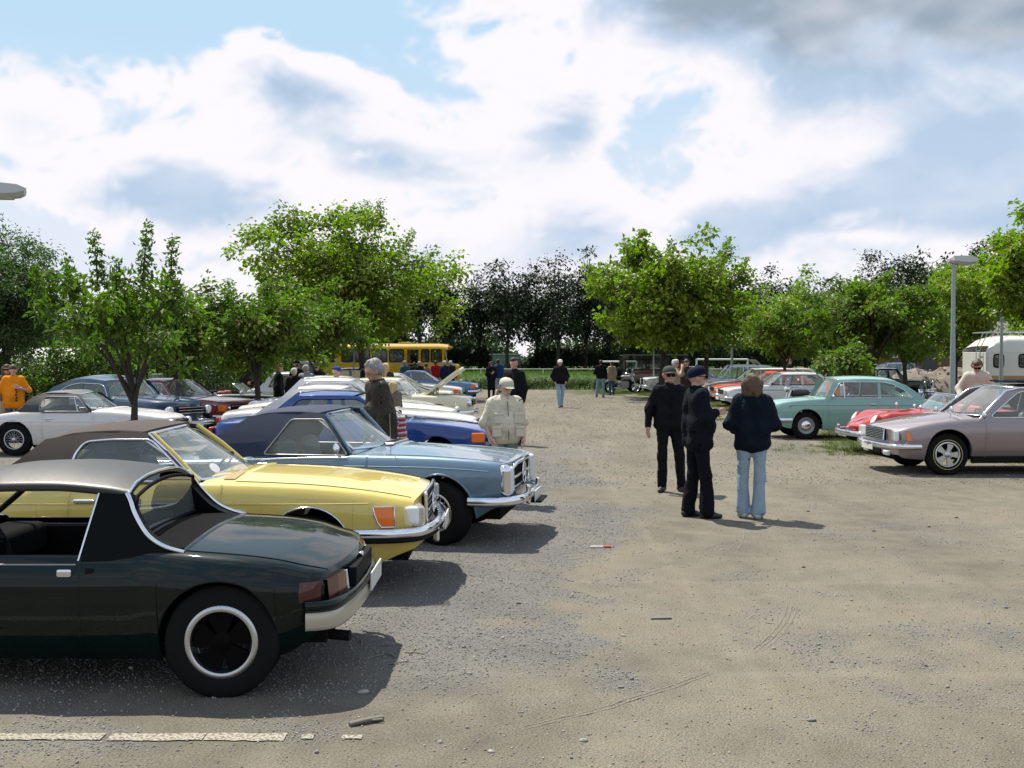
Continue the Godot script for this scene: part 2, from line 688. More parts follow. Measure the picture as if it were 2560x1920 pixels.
func car_body(root: Node3D, s: Dictionary, pm: Material) -> void:
	var x0: float = s.plan[0].x
	var x1: float = s.plan[-1].x
	var xs := []
	var step: float = s.get("step", 0.045)
	var t := x0
	while t < x1:
		xs.append(t); t += step
	xs.append(x1)
	for e in [0.006, 0.014, 0.026]:
		xs.append(x0 + e); xs.append(x1 - e)
	for a in s.arches:
		for k in 7:
			var q: float = cos(k * 0.11) * a[2]
			xs.append(a[0] + q); xs.append(a[0] - q)
		xs.append(a[0] + a[2] + 0.001); xs.append(a[0] - a[2] - 0.001)
	var gap: float = s.get("gap", 0.005)
	for q in s.get("seams", []):
		for e in [-1.6, -1.0, 0.0, 1.0, 1.6]:
			xs.append(q[0] + e * gap)
	xs.sort()
	var sx := [xs[0]]
	for q in xs:
		if q - sx[-1] > 0.0008 and q <= x1:
			sx.append(q)
	var rows := []
	var pars := []
	for x in sx:
		var rr := ring(s, x)
		var r: PackedVector2Array = rr[0]
		var pr: PackedFloat32Array = rr[1]
		var w := pch(s.plan, x)
		var ay := arch_at(s, x)
		var m := r.size()
		if ay > r[0].y:
			# slide the points along the section so that the lowest sits on the arch
			var k0 := 0.0
			for k in m - 1:
				if r[k + 1].y >= ay:
					k0 = k + (ay - r[k].y) / maxf(r[k + 1].y - r[k].y, 1e-5)
					break
			var r2 := PackedVector2Array()
			var p2 := PackedFloat32Array()
			for k in m:
				var lim := 12.0
				var q: float = k if k >= lim else lerpf(minf(k0, lim - 0.5), lim, k / lim)
				var i := mini(int(q), m - 2)
				r2.append(r[i].lerp(r[i + 1], q - i)); p2.append(lerpf(pr[i], pr[i + 1], q - i))
			r = r2
			pr = p2
		var row := PackedVector3Array()
		var par := PackedFloat32Array()
		row.append(Vector3(bow(s, x, r[0].x / w), r[0].y + 0.012, r[0].x - 0.07)); par.append(-1.0)
		row.append(Vector3(bow(s, x, r[0].x / w), r[0].y, r[0].x - 0.012)); par.append(-0.5)
		for k in m:
			row.append(Vector3(bow(s, x, r[k].x / w), r[k].y, r[k].x)); par.append(pr[k])
		for k in range(row.size() - 2, -1, -1):
			row.append(Vector3(row[k].x, row[k].y, -row[k].z)); par.append(par[k])
		rows.append(row)
		pars.append(par)
	var nv: int = rows[0].size()
	var nu := rows.size()
	var ns := []
	for i in nu:
		var q := PackedVector3Array()
		for j in nv:
			var i0 := maxi(i - 1, 0)
			var i1 := mini(i + 1, nu - 1)
			var du: Vector3 = rows[i1][j] - rows[i0][j]
			var dv: Vector3 = rows[i][mini(j + 1, nv - 1)] - rows[i][maxi(j - 1, 0)]
			var cn := du.cross(dv).normalized()
			q.append(-cn)
		ns.append(q)
	for q in s.get("seams", []):
		for i in nu:
			if absf(sx[i] - q[0]) < gap * 1.2:
				for j in nv:
					if pars[i][j] >= q[1] and pars[i][j] <= q[2] and (q.size() < 4 or rows[i][j].y > q[3]):
						rows[i][j] -= ns[i][j] * gap * 2.0
	var groups := {"body": MB.new()}
	var ck: Array = s.get("cockpit", [])
	for i in nu - 1:
		var xm: float = (sx[i] + sx[i + 1]) * 0.5
		for j in nv - 1:
			var pm2: float = (pars[i][j] + pars[i][j + 1]) * 0.5
			if ck and xm > ck[0] and xm < ck[1] and pm2 > ck[2]:
				continue
			var g := "body"
			for d in s.get("panels", []):
				if xm > d[1] and xm < d[2] and pm2 > d[3] and pm2 < d[4]:
					g = d[0] if d[0] in ["hood", "trunk_lid"] else d[0] + ("R" if j < nv / 2 else "L")
			if not groups.has(g):
				groups[g] = MB.new()
			var b: MB = groups[g]
			var k := b.v.size()
			for q in [[i, j], [i, j + 1], [i + 1, j], [i + 1, j + 1]]:
				b.v.append(rows[q[0]][q[1]]); b.n.append(ns[q[0]][q[1]])
			b.tri(k, k + 1, k + 2); b.tri(k + 1, k + 3, k + 2)
	for e in [0, nu - 1]:
		var cap := []
		for j in range(1, (nv - 1) / 2 + 1):
			var row := PackedVector3Array()
			var q: Vector3 = rows[e][j]
			var w := pch(s.plan, sx[e])
			for k in 9:
				var f := (k - 4) / 4.0
				row.append(Vector3(bow(s, sx[e], q.z * absf(f) / w), q.y, q.z * f))
			cap.append(row)
		groups.body.grid(cap, Vector3(0, 0.5, 0))
	for g in groups:
		var nm: String = g
		if g.ends_with("R") or g.ends_with("L"):
			nm = g.left(-1)
		part(root, nm, groups[g], s.get("mats", {}).get(nm, pm))
	# dark pan under the floor and behind the wheels
	var u := MB.new()
	var wmin := 9.0
	for q in s.plan:
		wmin = minf(wmin, q.y)
	u.box(Vector3((x0 + x1) * 0.5, s.get("pan", 0.34), 0), Vector3(x1 - x0 - 0.25, 0.22, 2.0 * minf(s.get("panw", 0.52), wmin * 0.95)))
	part(root, "floor_pan", u, M.interior)


func tub(root: Node3D, s: Dictionary, m: Material, low := 0.30) -> void:
	var ck: Array = s.cockpit
	var b := MB.new()
	var xm: float = (ck[0] + ck[1]) * 0.5
	var l: float = ck[1] - ck[0]
	var w := pch(s.plan, xm) * 0.88
	var y := pch(s.belt, xm) - 0.015
	b.box(Vector3(xm, low, 0), Vector3(l + 0.1, 0.05, w * 2))
	for z in [-1, 1]:
		b.box(Vector3(xm, (low + y) / 2, z * w), Vector3(l + 0.1, y - low, 0.04))
	b.box(Vector3(ck[0] - 0.02, (low + y) / 2, 0), Vector3(0.05, y - low - 0.02, w * 2))
	b.box(Vector3(ck[1] + 0.0, (low + y) / 2, 0), Vector3(0.05, y - low - 0.02, w * 2))
	part(root, "cabin_tub", b, m)
	var d := MB.new()
	d.box(Vector3(ck[1] - 0.14, y - 0.06, 0), Vector3(0.3, 0.2, w * 1.9), Basis(), 0.05)
	part(root, "dashboard", d, m)


func seat(root: Node3D, at: Vector3, m: Material, head := 0.0, wide := 0.5, tall := 0.55) -> void:
	var b := MB.new()
	b.box(at + Vector3(0, 0.06, 0), Vector3(0.5, 0.16, wide), Basis(), 0.06)
	var tilt := Basis(Vector3.BACK, 0.25)
	b.box(at + Vector3(-0.28, 0.10 + tall * 0.5, 0), Vector3(0.14, tall, wide * 0.96), tilt, 0.065)
	if head > 0.0:
		b.box(at + Vector3(-0.40, 0.18 + tall + head * 0.5, 0), Vector3(0.1, 0.18, wide * 0.55), tilt, 0.048)
		for z in [-0.06, 0.06]:
			b.tube([at + Vector3(-0.38, 0.06 + tall, z), at + Vector3(-0.395, 0.14 + tall + head * 0.5, z)], 0.007, 6)
	part(root, "seat", b, m)


func steering(root: Node3D, at: Vector3, r := 0.2, lean := 0.55) -> void:
	var b := MB.new()
	var p := PackedVector3Array()
	var bs := Basis(Vector3.BACK, PI / 2 - lean)
	for k in 24:
		p.append(at + bs * Vector3(cos(TAU * k / 24) * r, 0, sin(TAU * k / 24) * r))
	b.tube(p, 0.013, 6, false, 1.0, bs * Vector3.UP, true)
	b.box(at, Vector3(0.06, 0.03, 2 * r - 0.02), bs, 0.01)
	b.tube([at, at + bs * Vector3(0, -0.4, 0)], 0.02, 6)
	part(root, "steering_wheel", b, M.black_plastic)


func rounded(p: PackedVector2Array, r: float, seg := 4) -> PackedVector2Array:
	var out := PackedVector2Array()
	var n := p.size()
	for i in n:
		var a := p[(i - 1 + n) % n]
		var b := p[i]
		var c := p[(i + 1) % n]
		var rr := minf(r, minf((a - b).length(), (c - b).length()) * 0.45)
		var p0 := b + (a - b).normalized() * rr
		var p1 := b + (c - b).normalized() * rr
		for k in seg + 1:
			var t := float(k) / seg
			out.append(p0.lerp(b, t).lerp(b.lerp(p1, t), t))
	return out


func ray_out(p: PackedVector2Array, c: Vector2, a: float) -> Vector2:
	var d := Vector2(cos(a), sin(a))
	var best := c
	var far := 0.0
	for i in p.size():
		var q = Geometry2D.segment_intersects_segment(c, c + d * 20.0, p[i], p[(i + 1) % p.size()])
		if q != null and (q - c).length() > far:
			far = (q - c).length()
			best = q
	return best


func cab_w(g: Dictionary, y: float) -> float:
	var t: float = clampf((y - g.yb) / (g.yr - g.yb), -0.2, 1.15)
	return lerpf(g.wb, g.wr, t) + 0.02 * 4.0 * clampf(t * (1 - t), 0, 1)


# side wall of a cabin with an opening, its panes and pillars, on both sides
func cab_side(root: Node3D, g: Dictionary) -> void:
	var outer: PackedVector2Array = g.side
	var inner: PackedVector2Array = rounded(g.dlo, g.get("dr", 0.05))
	var c := Vector2.ZERO
	for q in inner:
		c += q
	c /= inner.size()
	var angs := []
	for k in 60:
		angs.append(-PI + TAU * k / 60.0)
	for q in outer:
		angs.append((q - c).angle())
	for q in inner:
		angs.append((q - c).angle())
	angs.sort()
	for sg in [1.0, -1.0]:
		var f := MB.new()
		var ra := PackedVector3Array()
		var rb := PackedVector3Array()
		var rc := PackedVector3Array()
		for a in angs:
			var o := ray_out(outer, c, a)
			var i := ray_out(inner, c, a)
			if (i - c).length() > (o - c).length() - 0.004:
				i = c + (o - c) * (1.0 - 0.004 / maxf((o - c).length(), 0.01))
			ra.append(Vector3(o.x, o.y, sg * cab_w(g, o.y)))
			rb.append(Vector3(i.x, i.y, sg * cab_w(g, i.y)))
			rc.append(Vector3(i.x, i.y, sg * (cab_w(g, i.y) - 0.03)))
		f.grid([ra, rb], Vector3(c.x, c.y, 0), true)
		f.grid([rb, rc], Vector3(c.x, c.y, sg * 3.0), true)
		for bar in g.get("bars", []):
			var p := PackedVector3Array()
			for q in bar:
				p.append(Vector3(q.x, q.y, sg * (cab_w(g, q.y) - 0.004)))
			f.poly(p, Vector3(0, 0, sg))
			var p2 := PackedVector3Array()
			for q in p:
				p2.append(q - Vector3(0, 0, sg * 0.03))
			for k in p.size():
				var k1 := (k + 1) % p.size()
				f.poly([p[k], p[k1], p2[k1], p2[k]])
		part(root, "cabin_side", f, g.frame)
		if g.get("glass", M.glass) != null:
			var w := MB.new()
			var tr := Geometry2D.triangulate_polygon(inner)
			var s := w.v.size()
			for q in inner:
				w.v.append(Vector3(q.x, q.y, sg * (cab_w(g, q.y) - 0.018))); w.n.append(Vector3(0, 0.15, sg).normalized())
			for k in range(0, tr.size(), 3):
				w.tri(s + tr[k], s + tr[k + 1], s + tr[k + 2])
			part(root, "side_window", w, g.get("glass", M.glass))
		if g.has("trim"):
			var tb := MB.new()
			var pts := PackedVector3Array()
			for q in inner:
				pts.append(Vector3(q.x, q.y, sg * (cab_w(g, q.y) + 0.002)))
			tb.tube(pts, g.get("trim_r", 0.009), 5, false, 1.0, Vector3(0, 0, 1), true)
			part(root, "window_trim", tb, g.trim)


# screen: x, y, half width at the foot, the same at the top, sweep of the ends, drop of the ends
func screen(root: Node3D, w: Array, called: String, gm: Material, fm: Material, fr := 0.014) -> void:
	var rows := []
	for i in 7:
		var t := i / 6.0
		var row := PackedVector3Array()
		for k in 15:
			var f := (k - 7) / 7.0
			row.append(Vector3(lerpf(w[0], w[3], t) + w[6] * f * f * lerpf(1.0, 0.75, t), lerpf(w[1], w[4], t) - w[7] * f * f * t, f * lerpf(w[2], w[5], t)))
		rows.append(row)
	var b := MB.new()
	b.grid(rows, Vector3((w[0] + w[3]) / 2 + w[6] * 6.0, 0.3, 0))
	part(root, called, b, gm)
	var p := PackedVector3Array()
	for k in 15:
		p.append(rows[0][k])
	for i in range(1, 7):
		p.append(rows[i][14])
	for k in range(13, -1, -1):
		p.append(rows[6][k])
	for i in range(5, 0, -1):
		p.append(rows[i][0])
	var f := MB.new()
	f.tube(p, fr, 6, false, 1.0, Vector3.UP, true)
	part(root, called + "_frame", f, fm)


# roof: rows of x, height at the edge, height in the middle, half width; from the rear to the front
func roof(root: Node3D, rows: Array, bf: float, br: float, m: Material, called := "roof", thick := 0.03) -> MeshInstance3D:
	var px := PackedVector2Array()
	var pe := PackedVector2Array()
	var pc := PackedVector2Array()
	for r in rows:
		pe.append(Vector2(r[0], r[1])); pc.append(Vector2(r[0], r[2])); px.append(Vector2(r[0], r[3]))
	var out := []
	var x0: float = rows[0][0]
	var x1: float = rows[-1][0]
	var n := 22
	for i in n + 1:
		var t := float(i) / n
		var x := lerpf(x0, x1, t)
		var e := pch(pe, x)
		var c := pch(pc, x)
		var w := pch(px, x)
		var row := PackedVector3Array()
		for k in 21:
			var f := (k - 10) / 10.0
			row.append(Vector3(x + f * f * (bf * t + br * (1 - t)), e + (c - e) * (1.0 - pow(absf(f), 2.6)), w * f))
		# turned under edge
		row.insert(0, row[0] + Vector3(0, -thick, 0.025)); row.append(row[-1] + Vector3(0, -thick, -0.025))
		out.append(row)
	var b := MB.new()
	b.grid(out, Vector3((x0 + x1) * 0.5, 0.2, 0))
	for e in [0, n]:
		var lower := PackedVector3Array()
		for q in out[e]:
			lower.append(q - Vector3(0, thick * 0.7, 0))
		b.grid([out[e], lower], Vector3((x0 + x1) * 0.5, 1.0, 0))
	return part(root, called, b, m)


func disc_xf(at: Vector3, towards: Vector3) -> Transform3D:
	var y := towards.normalized()
	var x := y.cross(Vector3.UP)
	if x.length() < 0.05:
		x = Vector3.RIGHT
	x = x.normalized()
	return Transform3D(Basis(x, y, x.cross(y)), at)


# round lamp: ring and lens
func round_lamp(root: Node3D, at: Vector3, towards: Vector3, r: float, called := "headlight", lens: Material = null, ringm: Material = null) -> void:
	var x := disc_xf(at, towards)
	var b := MB.new()
	b.lathe([[r * 0.8, 0.03], [r * 0.93, 0.028], [r, 0.012], [r * 1.02, -0.03], [r * 0.9, -0.08]], x, 20)
	var o := part(root, called, b, ringm if ringm else M.chrome)
	var l := MB.new()
	l.lathe([[0.001, 0.045], [r * 0.4, 0.042], [r * 0.7, 0.03], [r * 0.86, 0.018]], x, 20)
	part(o, "lens", l, lens if lens else M.lamp_glass)


func bar(root: Node3D, called: String, pts: Array, r: float, m: Material, flat := 1.0, seg := 8) -> MeshInstance3D:
	var b := MB.new()
	b.tube(PackedVector3Array(pts), r, seg, true, flat)
	return part(root, called, b, m)


func blk(root: Node3D, called: String, c: Vector3, size: Vector3, m: Material, bev := 0.0, bs := Basis(), label := "") -> MeshInstance3D:
	var b := MB.new()
	b.box(c, size, bs, bev)
	return part(root, called, b, m, Transform3D(), label)


# bumper over the whole width from a half plan of (x, z)
func bumper(root: Node3D, called: String, half: PackedVector2Array, y: float, h: float, deep: float, m: Material) -> void:
	var p := PackedVector3Array()
	var n := half.size()
	var full := PackedVector2Array()
	for k in n:
		full.append(half[k])
	for k in range(n - 1, -1, -1):
		full.append(Vector2(half[k].x, -half[k].y))
	var q := PackedVector2Array()
	for i in full.size() - 1:
		for k in 5:
			var t := k / 5.0
			var a := full[maxi(i - 1, 0)]
			var b := full[i]
			var c := full[i + 1]
			var d := full[mini(i + 2, full.size() - 1)]
			q.append(b.cubic_interpolate(c, a, d, t))
	q.append(full[-1])
	for k in q:
		p.append(Vector3(k.x, y, k.y))
	var mb := MB.new()
	mb.tube(p, h * 0.5, 10, true, deep / (h * 0.5))
	part(root, called, mb, m)


func tyre_parts(style: String, r: float, w: float, rr: float) -> Array:
	var key := "wheel %s %s %s %s" % [style, r, w, rr]
	if M.has(key):
		return M[key]
	var h := w * 0.5
	var out := []
	var t := MB.new()
	var prof := [[rr, -h + 0.01], [rr + 0.012, -h], [r - 0.045, -h - 0.006], [r - 0.012, -h + 0.014]]
	for k in 5:
		var a := lerpf(-h + 0.03, h - 0.03, k / 4.0)
		prof.append([r, a - 0.012]); prof.append([r, a + 0.010]); prof.append([r - 0.008, a + 0.013]); prof.append([r - 0.008, a + 0.016])
	prof.append_array([[r - 0.012, h - 0.014], [r - 0.045, h + 0.006], [rr + 0.012, h], [rr, h - 0.01], [rr - 0.01, h - 0.03]])
	t.lathe(prof, Transform3D(), 40)
	out.append(["tyre", t.mesh(), M.tyre])
	var lip := MB.new()
	var face := MB.new()
	if style == "fuchs":
		lip.lathe([[rr + 0.004, h - 0.004], [rr - 0.008, h + 0.006], [rr - 0.026, h + 0.004], [rr - 0.032, h - 0.004], [rr - 0.034, h - 0.05], [rr - 0.05, h - 0.065]], Transform3D(), 48)
		for k in 5:
			var a := TAU * k / 5.0 + 0.3
			var p := PackedVector2Array()
			for q in [[0.03, -0.02], [0.08, -0.045], [0.13, -0.072], [rr - 0.045, -0.06], [rr - 0.035, 0.0], [rr - 0.045, 0.06], [0.13, 0.072], [0.08, 0.045], [0.03, 0.02]]:
				p.append(Vector2(q[0], q[1]).rotated(a))
			face.prism(p, -(h - 0.06), -(h - 0.03), Transform3D(Basis(Vector3.RIGHT, PI / 2), Vector3.ZERO))
		face.lathe([[0.055, h - 0.04], [0.05, h - 0.022], [0.001, h - 0.02]], Transform3D(), 20)
		out.append(["rim", lip.mesh(), M.alloy]); out.append(["rim_star", face.mesh(), M.wheel_black])
	elif style == "bundt":
		lip.lathe([[rr + 0.004, h - 0.004], [rr - 0.008, h + 0.005], [rr - 0.02, h - 0.002], [rr - 0.026, h - 0.03]], Transform3D(), 40)
		lip.lathe([[rr * 0.66, h - 0.03], [rr * 0.62, h - 0.012], [rr * 0.45, h - 0.012], [rr * 0.38, h - 0.03], [rr * 0.2, h - 0.03], [rr * 0.17, h - 0.01], [0.001, h - 0.008]], Transform3D(), 30)
		for k in 15:
			var a := TAU * k / 15.0
			var d := Vector3(cos(a), 0, sin(a))
			lip.tube([d * rr * 0.6 + Vector3(0, h - 0.02, 0), d * (rr - 0.018) + Vector3(0, h - 0.012, 0)], 0.008, 5)
		out.append(["rim", lip.mesh(), M.alloy])
	elif style == "star5":
		lip.lathe([[rr + 0.004, h - 0.004], [rr - 0.01, h + 0.006], [rr - 0.024, h], [rr - 0.03, h - 0.03]], Transform3D(), 40)
		for k in 5:
			var a := TAU * k / 5.0 + 0.32
			var p := PackedVector2Array()
			for q in [[0.02, -0.03], [0.07, -0.03], [rr - 0.02, -0.055], [rr - 0.02, 0.055], [0.07, 0.03], [0.02, 0.03]]:
				p.append(Vector2(q[0], q[1]).rotated(a))
			lip.prism(p, -(h - 0.05), -(h - 0.018), Transform3D(Basis(Vector3.RIGHT, PI / 2), Vector3.ZERO))
			lip.lathe([[0.011, h - 0.02], [0.011, h], [0.001, h]], Transform3D(Basis(), Vector3(cos(a + 0.62), 0, sin(a + 0.62)) * 0.07), 8)
		lip.lathe([[0.05, h - 0.03], [0.045, h - 0.004], [0.001, h - 0.002]], Transform3D(), 16)
		out.append(["rim", lip.mesh(), M.alloy])
		var st := MB.new()
		st.lathe([[rr + 0.028, h + 0.0055], [rr + 0.037, h + 0.0075], [rr + 0.038, h + 0.003]], Transform3D(), 48)
		out.append(["tyre_stripe", st.mesh(), M.stripe])
	elif style == "wire":
		lip.lathe([[rr + 0.004, h - 0.004], [rr - 0.008, h + 0.004], [rr - 0.018, h - 0.004], [rr - 0.022, h - 0.03]], Transform3D(), 36)
		for k in 36:
			var a := TAU * k / 36.0
			var d := Vector3(cos(a), 0, sin(a))
			var e := Vector3(cos(a + (0.5 if k % 2 else -0.5)), 0, sin(a + (0.5 if k % 2 else -0.5)))
			lip.tube([e * 0.045 + Vector3(0, h - (0.01 if k % 3 else 0.06), 0), d * (rr - 0.02) + Vector3(0, h - 0.03, 0)], 0.0035, 4, false)
		lip.lathe([[0.055, h - 0.04], [0.05, h], [0.03, h + 0.025], [0.001, h + 0.028]], Transform3D(), 14)
		out.append(["rim", lip.mesh(), M.alloy])
	else:
		lip.lathe([[rr + 0.004, h - 0.004], [rr - 0.008, h + 0.004], [rr - 0.02, h - 0.004], [rr - 0.026, h - 0.03], [rr * 0.62, h - 0.022], [rr * 0.58, h - 0.03]], Transform3D(), 32)
		out.append(["rim", lip.mesh(), M.steel if style == "cap" else M.rim_dark])
		face.lathe([[rr * 0.62, h - 0.03], [rr * 0.58, h - 0.008], [rr * 0.4, h + 0.008], [rr * 0.15, h + 0.014], [0.001, h + 0.015]], Transform3D(), 24)
		out.append(["hubcap", face.mesh(), M.chrome])
	M[key] = out
	return out


func wheel(root: Node3D, at: Vector3, style: String, r: float, w: float, rr: float, side: float, steer := 0.0, spin := 0.0) -> void:
	var o := Node3D.new()
	o.name = "wheel"
	root.add_child(o, true)
	o.transform = Transform3D(Basis(Vector3.UP, steer) * Basis(Vector3.RIGHT, PI / 2 * side) * Basis(Vector3.UP, spin), at)
	for q in tyre_parts(style, r, w, rr):
		again(o, q[0], q[1], q[2])


func wheels(root: Node3D, s: Dictionary, style: String, r: float, w: float, rr: float, track := 0.0, steer := 0.0) -> void:
	for a in s.arches:
		for side in [1.0, -1.0]:
			var z: float = (pch(s.plan, a[0]) - w * 0.5 - 0.03 - track) * side
			wheel(root, Vector3(a[0], r - 0.004, z), style, r, w, rr, side, steer if a[0] > 0 else 0.0, a[0] * 3.1)


# a lamp that follows the flank: rows of x from, x to, height; both sides
func flank_patch(root: Node3D, s: Dictionary, called: String, rows: Array, off: float, m: Material, sg: float, trim: Material = null) -> void:
	var g := []
	for r in rows:
		var row := PackedVector3Array()
		for k in 9:
			var q := on_side(s, lerpf(r[0], r[1], k / 8.0), r[2], off)
			row.append(Vector3(q.x, q.y, q.z * sg))
		g.append(row)
	var b := MB.new()
	b.grid(g, Vector3(0, 0.6, 0))
	var edge := PackedVector3Array()
	for k in 9:
		edge.append(g[0][k])
	for i in range(1, g.size()):
		edge.append(g[i][8])
	for k in range(7, -1, -1):
		edge.append(g[-1][k])
	for i in range(g.size() - 2, 0, -1):
		edge.append(g[i][0])
	var inner := PackedVector3Array()
	for q in edge:
		inner.append(q - Vector3(0, 0, sg * (off + 0.02)))
	b.grid([edge, inner], Vector3(edge[0].x, edge[0].y, 0), true)
	var o := part(root, called, b, m)
	if trim:
		var t := MB.new()
		t.tube(edge, 0.006, 5, false, 1.0, Vector3(0, 0, 1), true)
		part(o, "lamp_trim", t, trim)


func plate(root: Node3D, at: Vector3, turn := 0.0, long := 0.5) -> void:
	var bs := Basis(Vector3.UP, turn)
	blk(root, "number_plate", at, Vector3(0.012, 0.115, long), M.plate, 0.004, bs)


func mirror(root: Node3D, foot: Vector3, head: Vector3, r := 0.05, m: Material = null) -> void:
	var b := MB.new()
	b.tube([foot, head], 0.008, 6)
	b.lathe([[0.001, -0.012], [r, -0.01], [r * 0.9, 0.015], [r * 0.45, 0.035], [0.001, 0.04]], disc_xf(head, Vector3(1, 0.05, 0)), 14)
	part(root, "mirror", b, m if m else M.chrome)


func wipers(root: Node3D, w: Array, n := 2, m: Material = null) -> void:
	for k in n:
		var f0 := -0.55 + k * 0.75
		var f1 := f0 + 0.62
		var b := MB.new()
		var p := PackedVector3Array()
		for i in 5:
			var t := i / 4.0
			var f := lerpf(f0, f1, t)
			var hgt := 0.02 + 0.04 * t
			p.append(Vector3(lerpf(w[0], w[3], hgt) + w[6] * f * f + 0.025, lerpf(w[1], w[4], hgt) + 0.02, f * w[2] * 0.95))
		b.tube(p, 0.0045, 5)
		part(root, "wiper", b, m if m else M.black_plastic)


# --- the three cars in front ----------------------------------------------------------------------------------

func dark_targa() -> void:
	var r := thing("targa_car", "dark green low targa car with black roof panel, parked tail to the lane", "car", Vector3(-2.80, 0, -6.72), PI)
	var p := paint(0.0016, 0.0070, 0.0066)
	p.clearcoat = 0.55
	p.metallic_specular = 0.1
	var s := {
		"plan": V([-1.85, 0.71, -1.81, 0.76, -1.70, 0.80, -1.5, 0.845, -1.2, 0.868, -0.92, 0.845, -0.68, 0.80, -0.3, 0.79, 0.6, 0.79, 0.85, 0.82, 1.2, 0.85, 1.5, 0.82, 1.8, 0.74, 1.99, 0.6]),
		"top": V([-1.85, 0.665, -1.82, 0.69, -1.70, 0.725, -1.5, 0.775, -1.0, 0.83, -0.7, 0.845, 0.0, 0.85, 0.6, 0.84, 1.2, 0.77, 1.7, 0.69, 1.95, 0.6, 1.99, 0.55]),
		"belt": V([-1.85, 0.645, -1.81, 0.668, -1.68, 0.685, -1.5, 0.715, -1.2, 0.742, -0.85, 0.75, -0.4, 0.742, 0.4, 0.74, 1.0, 0.75, 1.3, 0.755, 1.7, 0.67, 1.99, 0.54]),
		"bot": V([-1.85, 0.40, -1.72, 0.29, -1.55, 0.22, -0.8, 0.19, 0.9, 0.19, 1.6, 0.22, 1.99, 0.33]),
		"sh": 0.935, "he": 0.83, "hy": 0.62, "mid": 0.74, "l0": 0.875, "l1": 0.955, "bowr": 0.10, "bowf": 0.3, "step": 0.03,
		"arches": [[-1.2, 0.30, 0.352, 1.0], [1.25, 0.30, 0.35, 1.0]], "panw": 0.5,
		"cockpit": [-0.60, 0.66, 3.45],
		"seams": [[-0.40, -0.6, 3.3], [0.70, -0.6, 3.3], [-0.975, 4.0, 6.1]],
		"panels": [["door", -0.40, 0.70, -0.6, 3.3], ["trunk_lid", -1.825, -0.975, 4.0, 6.1], ["hood", 0.95, 1.9, 4.0, 6.1]],
	}
	car_body(r, s, p)
	tub(r, s, M.interior)
	# seam of the lid along both fender tops
	for sg in [-1, 1]:
		var b := MB.new()
		var q := PackedVector3Array()
		for k in 18:
			q.append(on_top(s, lerpf(-0.98, -1.825, k / 17.0), 0.832 * sg, 0.0005))
		b.tube(q, 0.0045, 5)
		part(r, "lid_seam", b, M.rubber)
	# roof panel, roll hoop sides, rear window
	var vinyl := weave(mat(lin(0.010, 0.011, 0.012), 0.40), 0.3, 0.25, 9.0)
	roof(r, [[-0.60, 1.098, 1.178, 0.575], [-0.45, 1.125, 1.205, 0.585], [-0.1, 1.15, 1.232, 0.59], [0.2, 1.145, 1.225, 0.575], [0.47, 1.105, 1.18, 0.55]], -0.12, -0.02, vinyl, "roof_panel", 0.035)
	var sail := V([-0.395, 0.748, -0.452, 1.105, -0.60, 1.10, -0.628, 1.06, -0.66, 1.0, -0.71, 0.93, -0.755, 0.88, -0.81, 0.842, -0.88, 0.812, -0.97, 0.79, -0.97, 0.745])
	for sg in [-1.0, 1.0]:
		var f := MB.new()
		var o := PackedVector3Array()
		var i := PackedVector3Array()
		for q in sail:
			var w := lerpf(0.742, 0.578, clampf((q.y - 0.75) / 0.35, 0, 1)) + 0.012 * sin(clampf((q.y - 0.75) / 0.35, 0, 1) * PI)
			o.append(Vector3(q.x, q.y, sg * w)); i.append(Vector3(q.x, q.y, sg * (w - 0.11)))
		var t := Geometry2D.triangulate_polygon(sail)
		for side in 2:
			var k0 := f.v.size()
			for k in o.size():
				f.v.append(o[k] if side == 0 else i[k]); f.n.append(Vector3(0, 0.42, sg).normalized() * (1.0 if side == 0 else -1.0))
			for k in range(0, t.size(), 3):
				f.tri(k0 + t[k], k0 + t[k + 1], k0 + t[k + 2])
		f.grid([o, i], Vector3(-0.55, 0.9, sg * 0.62), true)
		var hm := weave(mat(lin(0.005, 0.007, 0.008), 0.5), 0.3, 0.2, 9.0)
		hm.metallic_specular = 0.15
		part(r, "roll_hoop_side", f, hm)
		var c := MB.new()
		var cp := PackedVector3Array()
		for k in range(2, 10):
			cp.append(o[k] + Vector3(-0.006, 0.004, 0))
		var cq := PackedVector3Array()
		for k in cp.size() - 1:
			for m in 4:
				cq.append(cp[k].cubic_interpolate(cp[k + 1], cp[maxi(k - 1, 0)], cp[mini(k + 2, cp.size() - 1)], m / 4.0))
		cq.append(cp[-1])
		c.tube(cq, 0.013, 8)
		part(r, "hoop_trim", c, M.chrome)
		bar(r, "hoop_trim", [o[0] + Vector3(0.006, 0, 0), o[1] + Vector3(0.006, 0, 0)], 0.006, M.chrome)
	bar(r, "roof_edge_trim", [Vector3(-0.612, 1.10, -0.565), Vector3(-0.60, 1.145, -0.42), Vector3(-0.595, 1.168, -0.2), Vector3(-0.595, 1.172, 0), Vector3(-0.595, 1.168, 0.2), Vector3(-0.60, 1.145, 0.42), Vector3(-0.612, 1.10, 0.565)], 0.012, M.chrome, 0.7)
	screen(r, [-0.625, 0.84, 0.60, -0.635, 1.13, 0.54, -0.02, 0.05], "rear_window", M.glass, M.rubber, 0.012)
	var w := [0.86, 0.83, 0.68, 0.47, 1.12, 0.545, -0.14, 0.02]
	screen(r, w, "windshield", M.glass, M.black_plastic, 0.02)
	# grille of the engine lid
	var g := MB.new()
	var rows := []
	for a in 9:
		var row := PackedVector3Array()
		for k in 21:
			row.append(on_top(s, lerpf(-0.97, -0.68, a / 8.0), lerpf(-0.80, 0.80, k / 20.0), 0.006))
		rows.append(row)
	g.grid(rows, Vector3(-0.8, 0.2, 0))
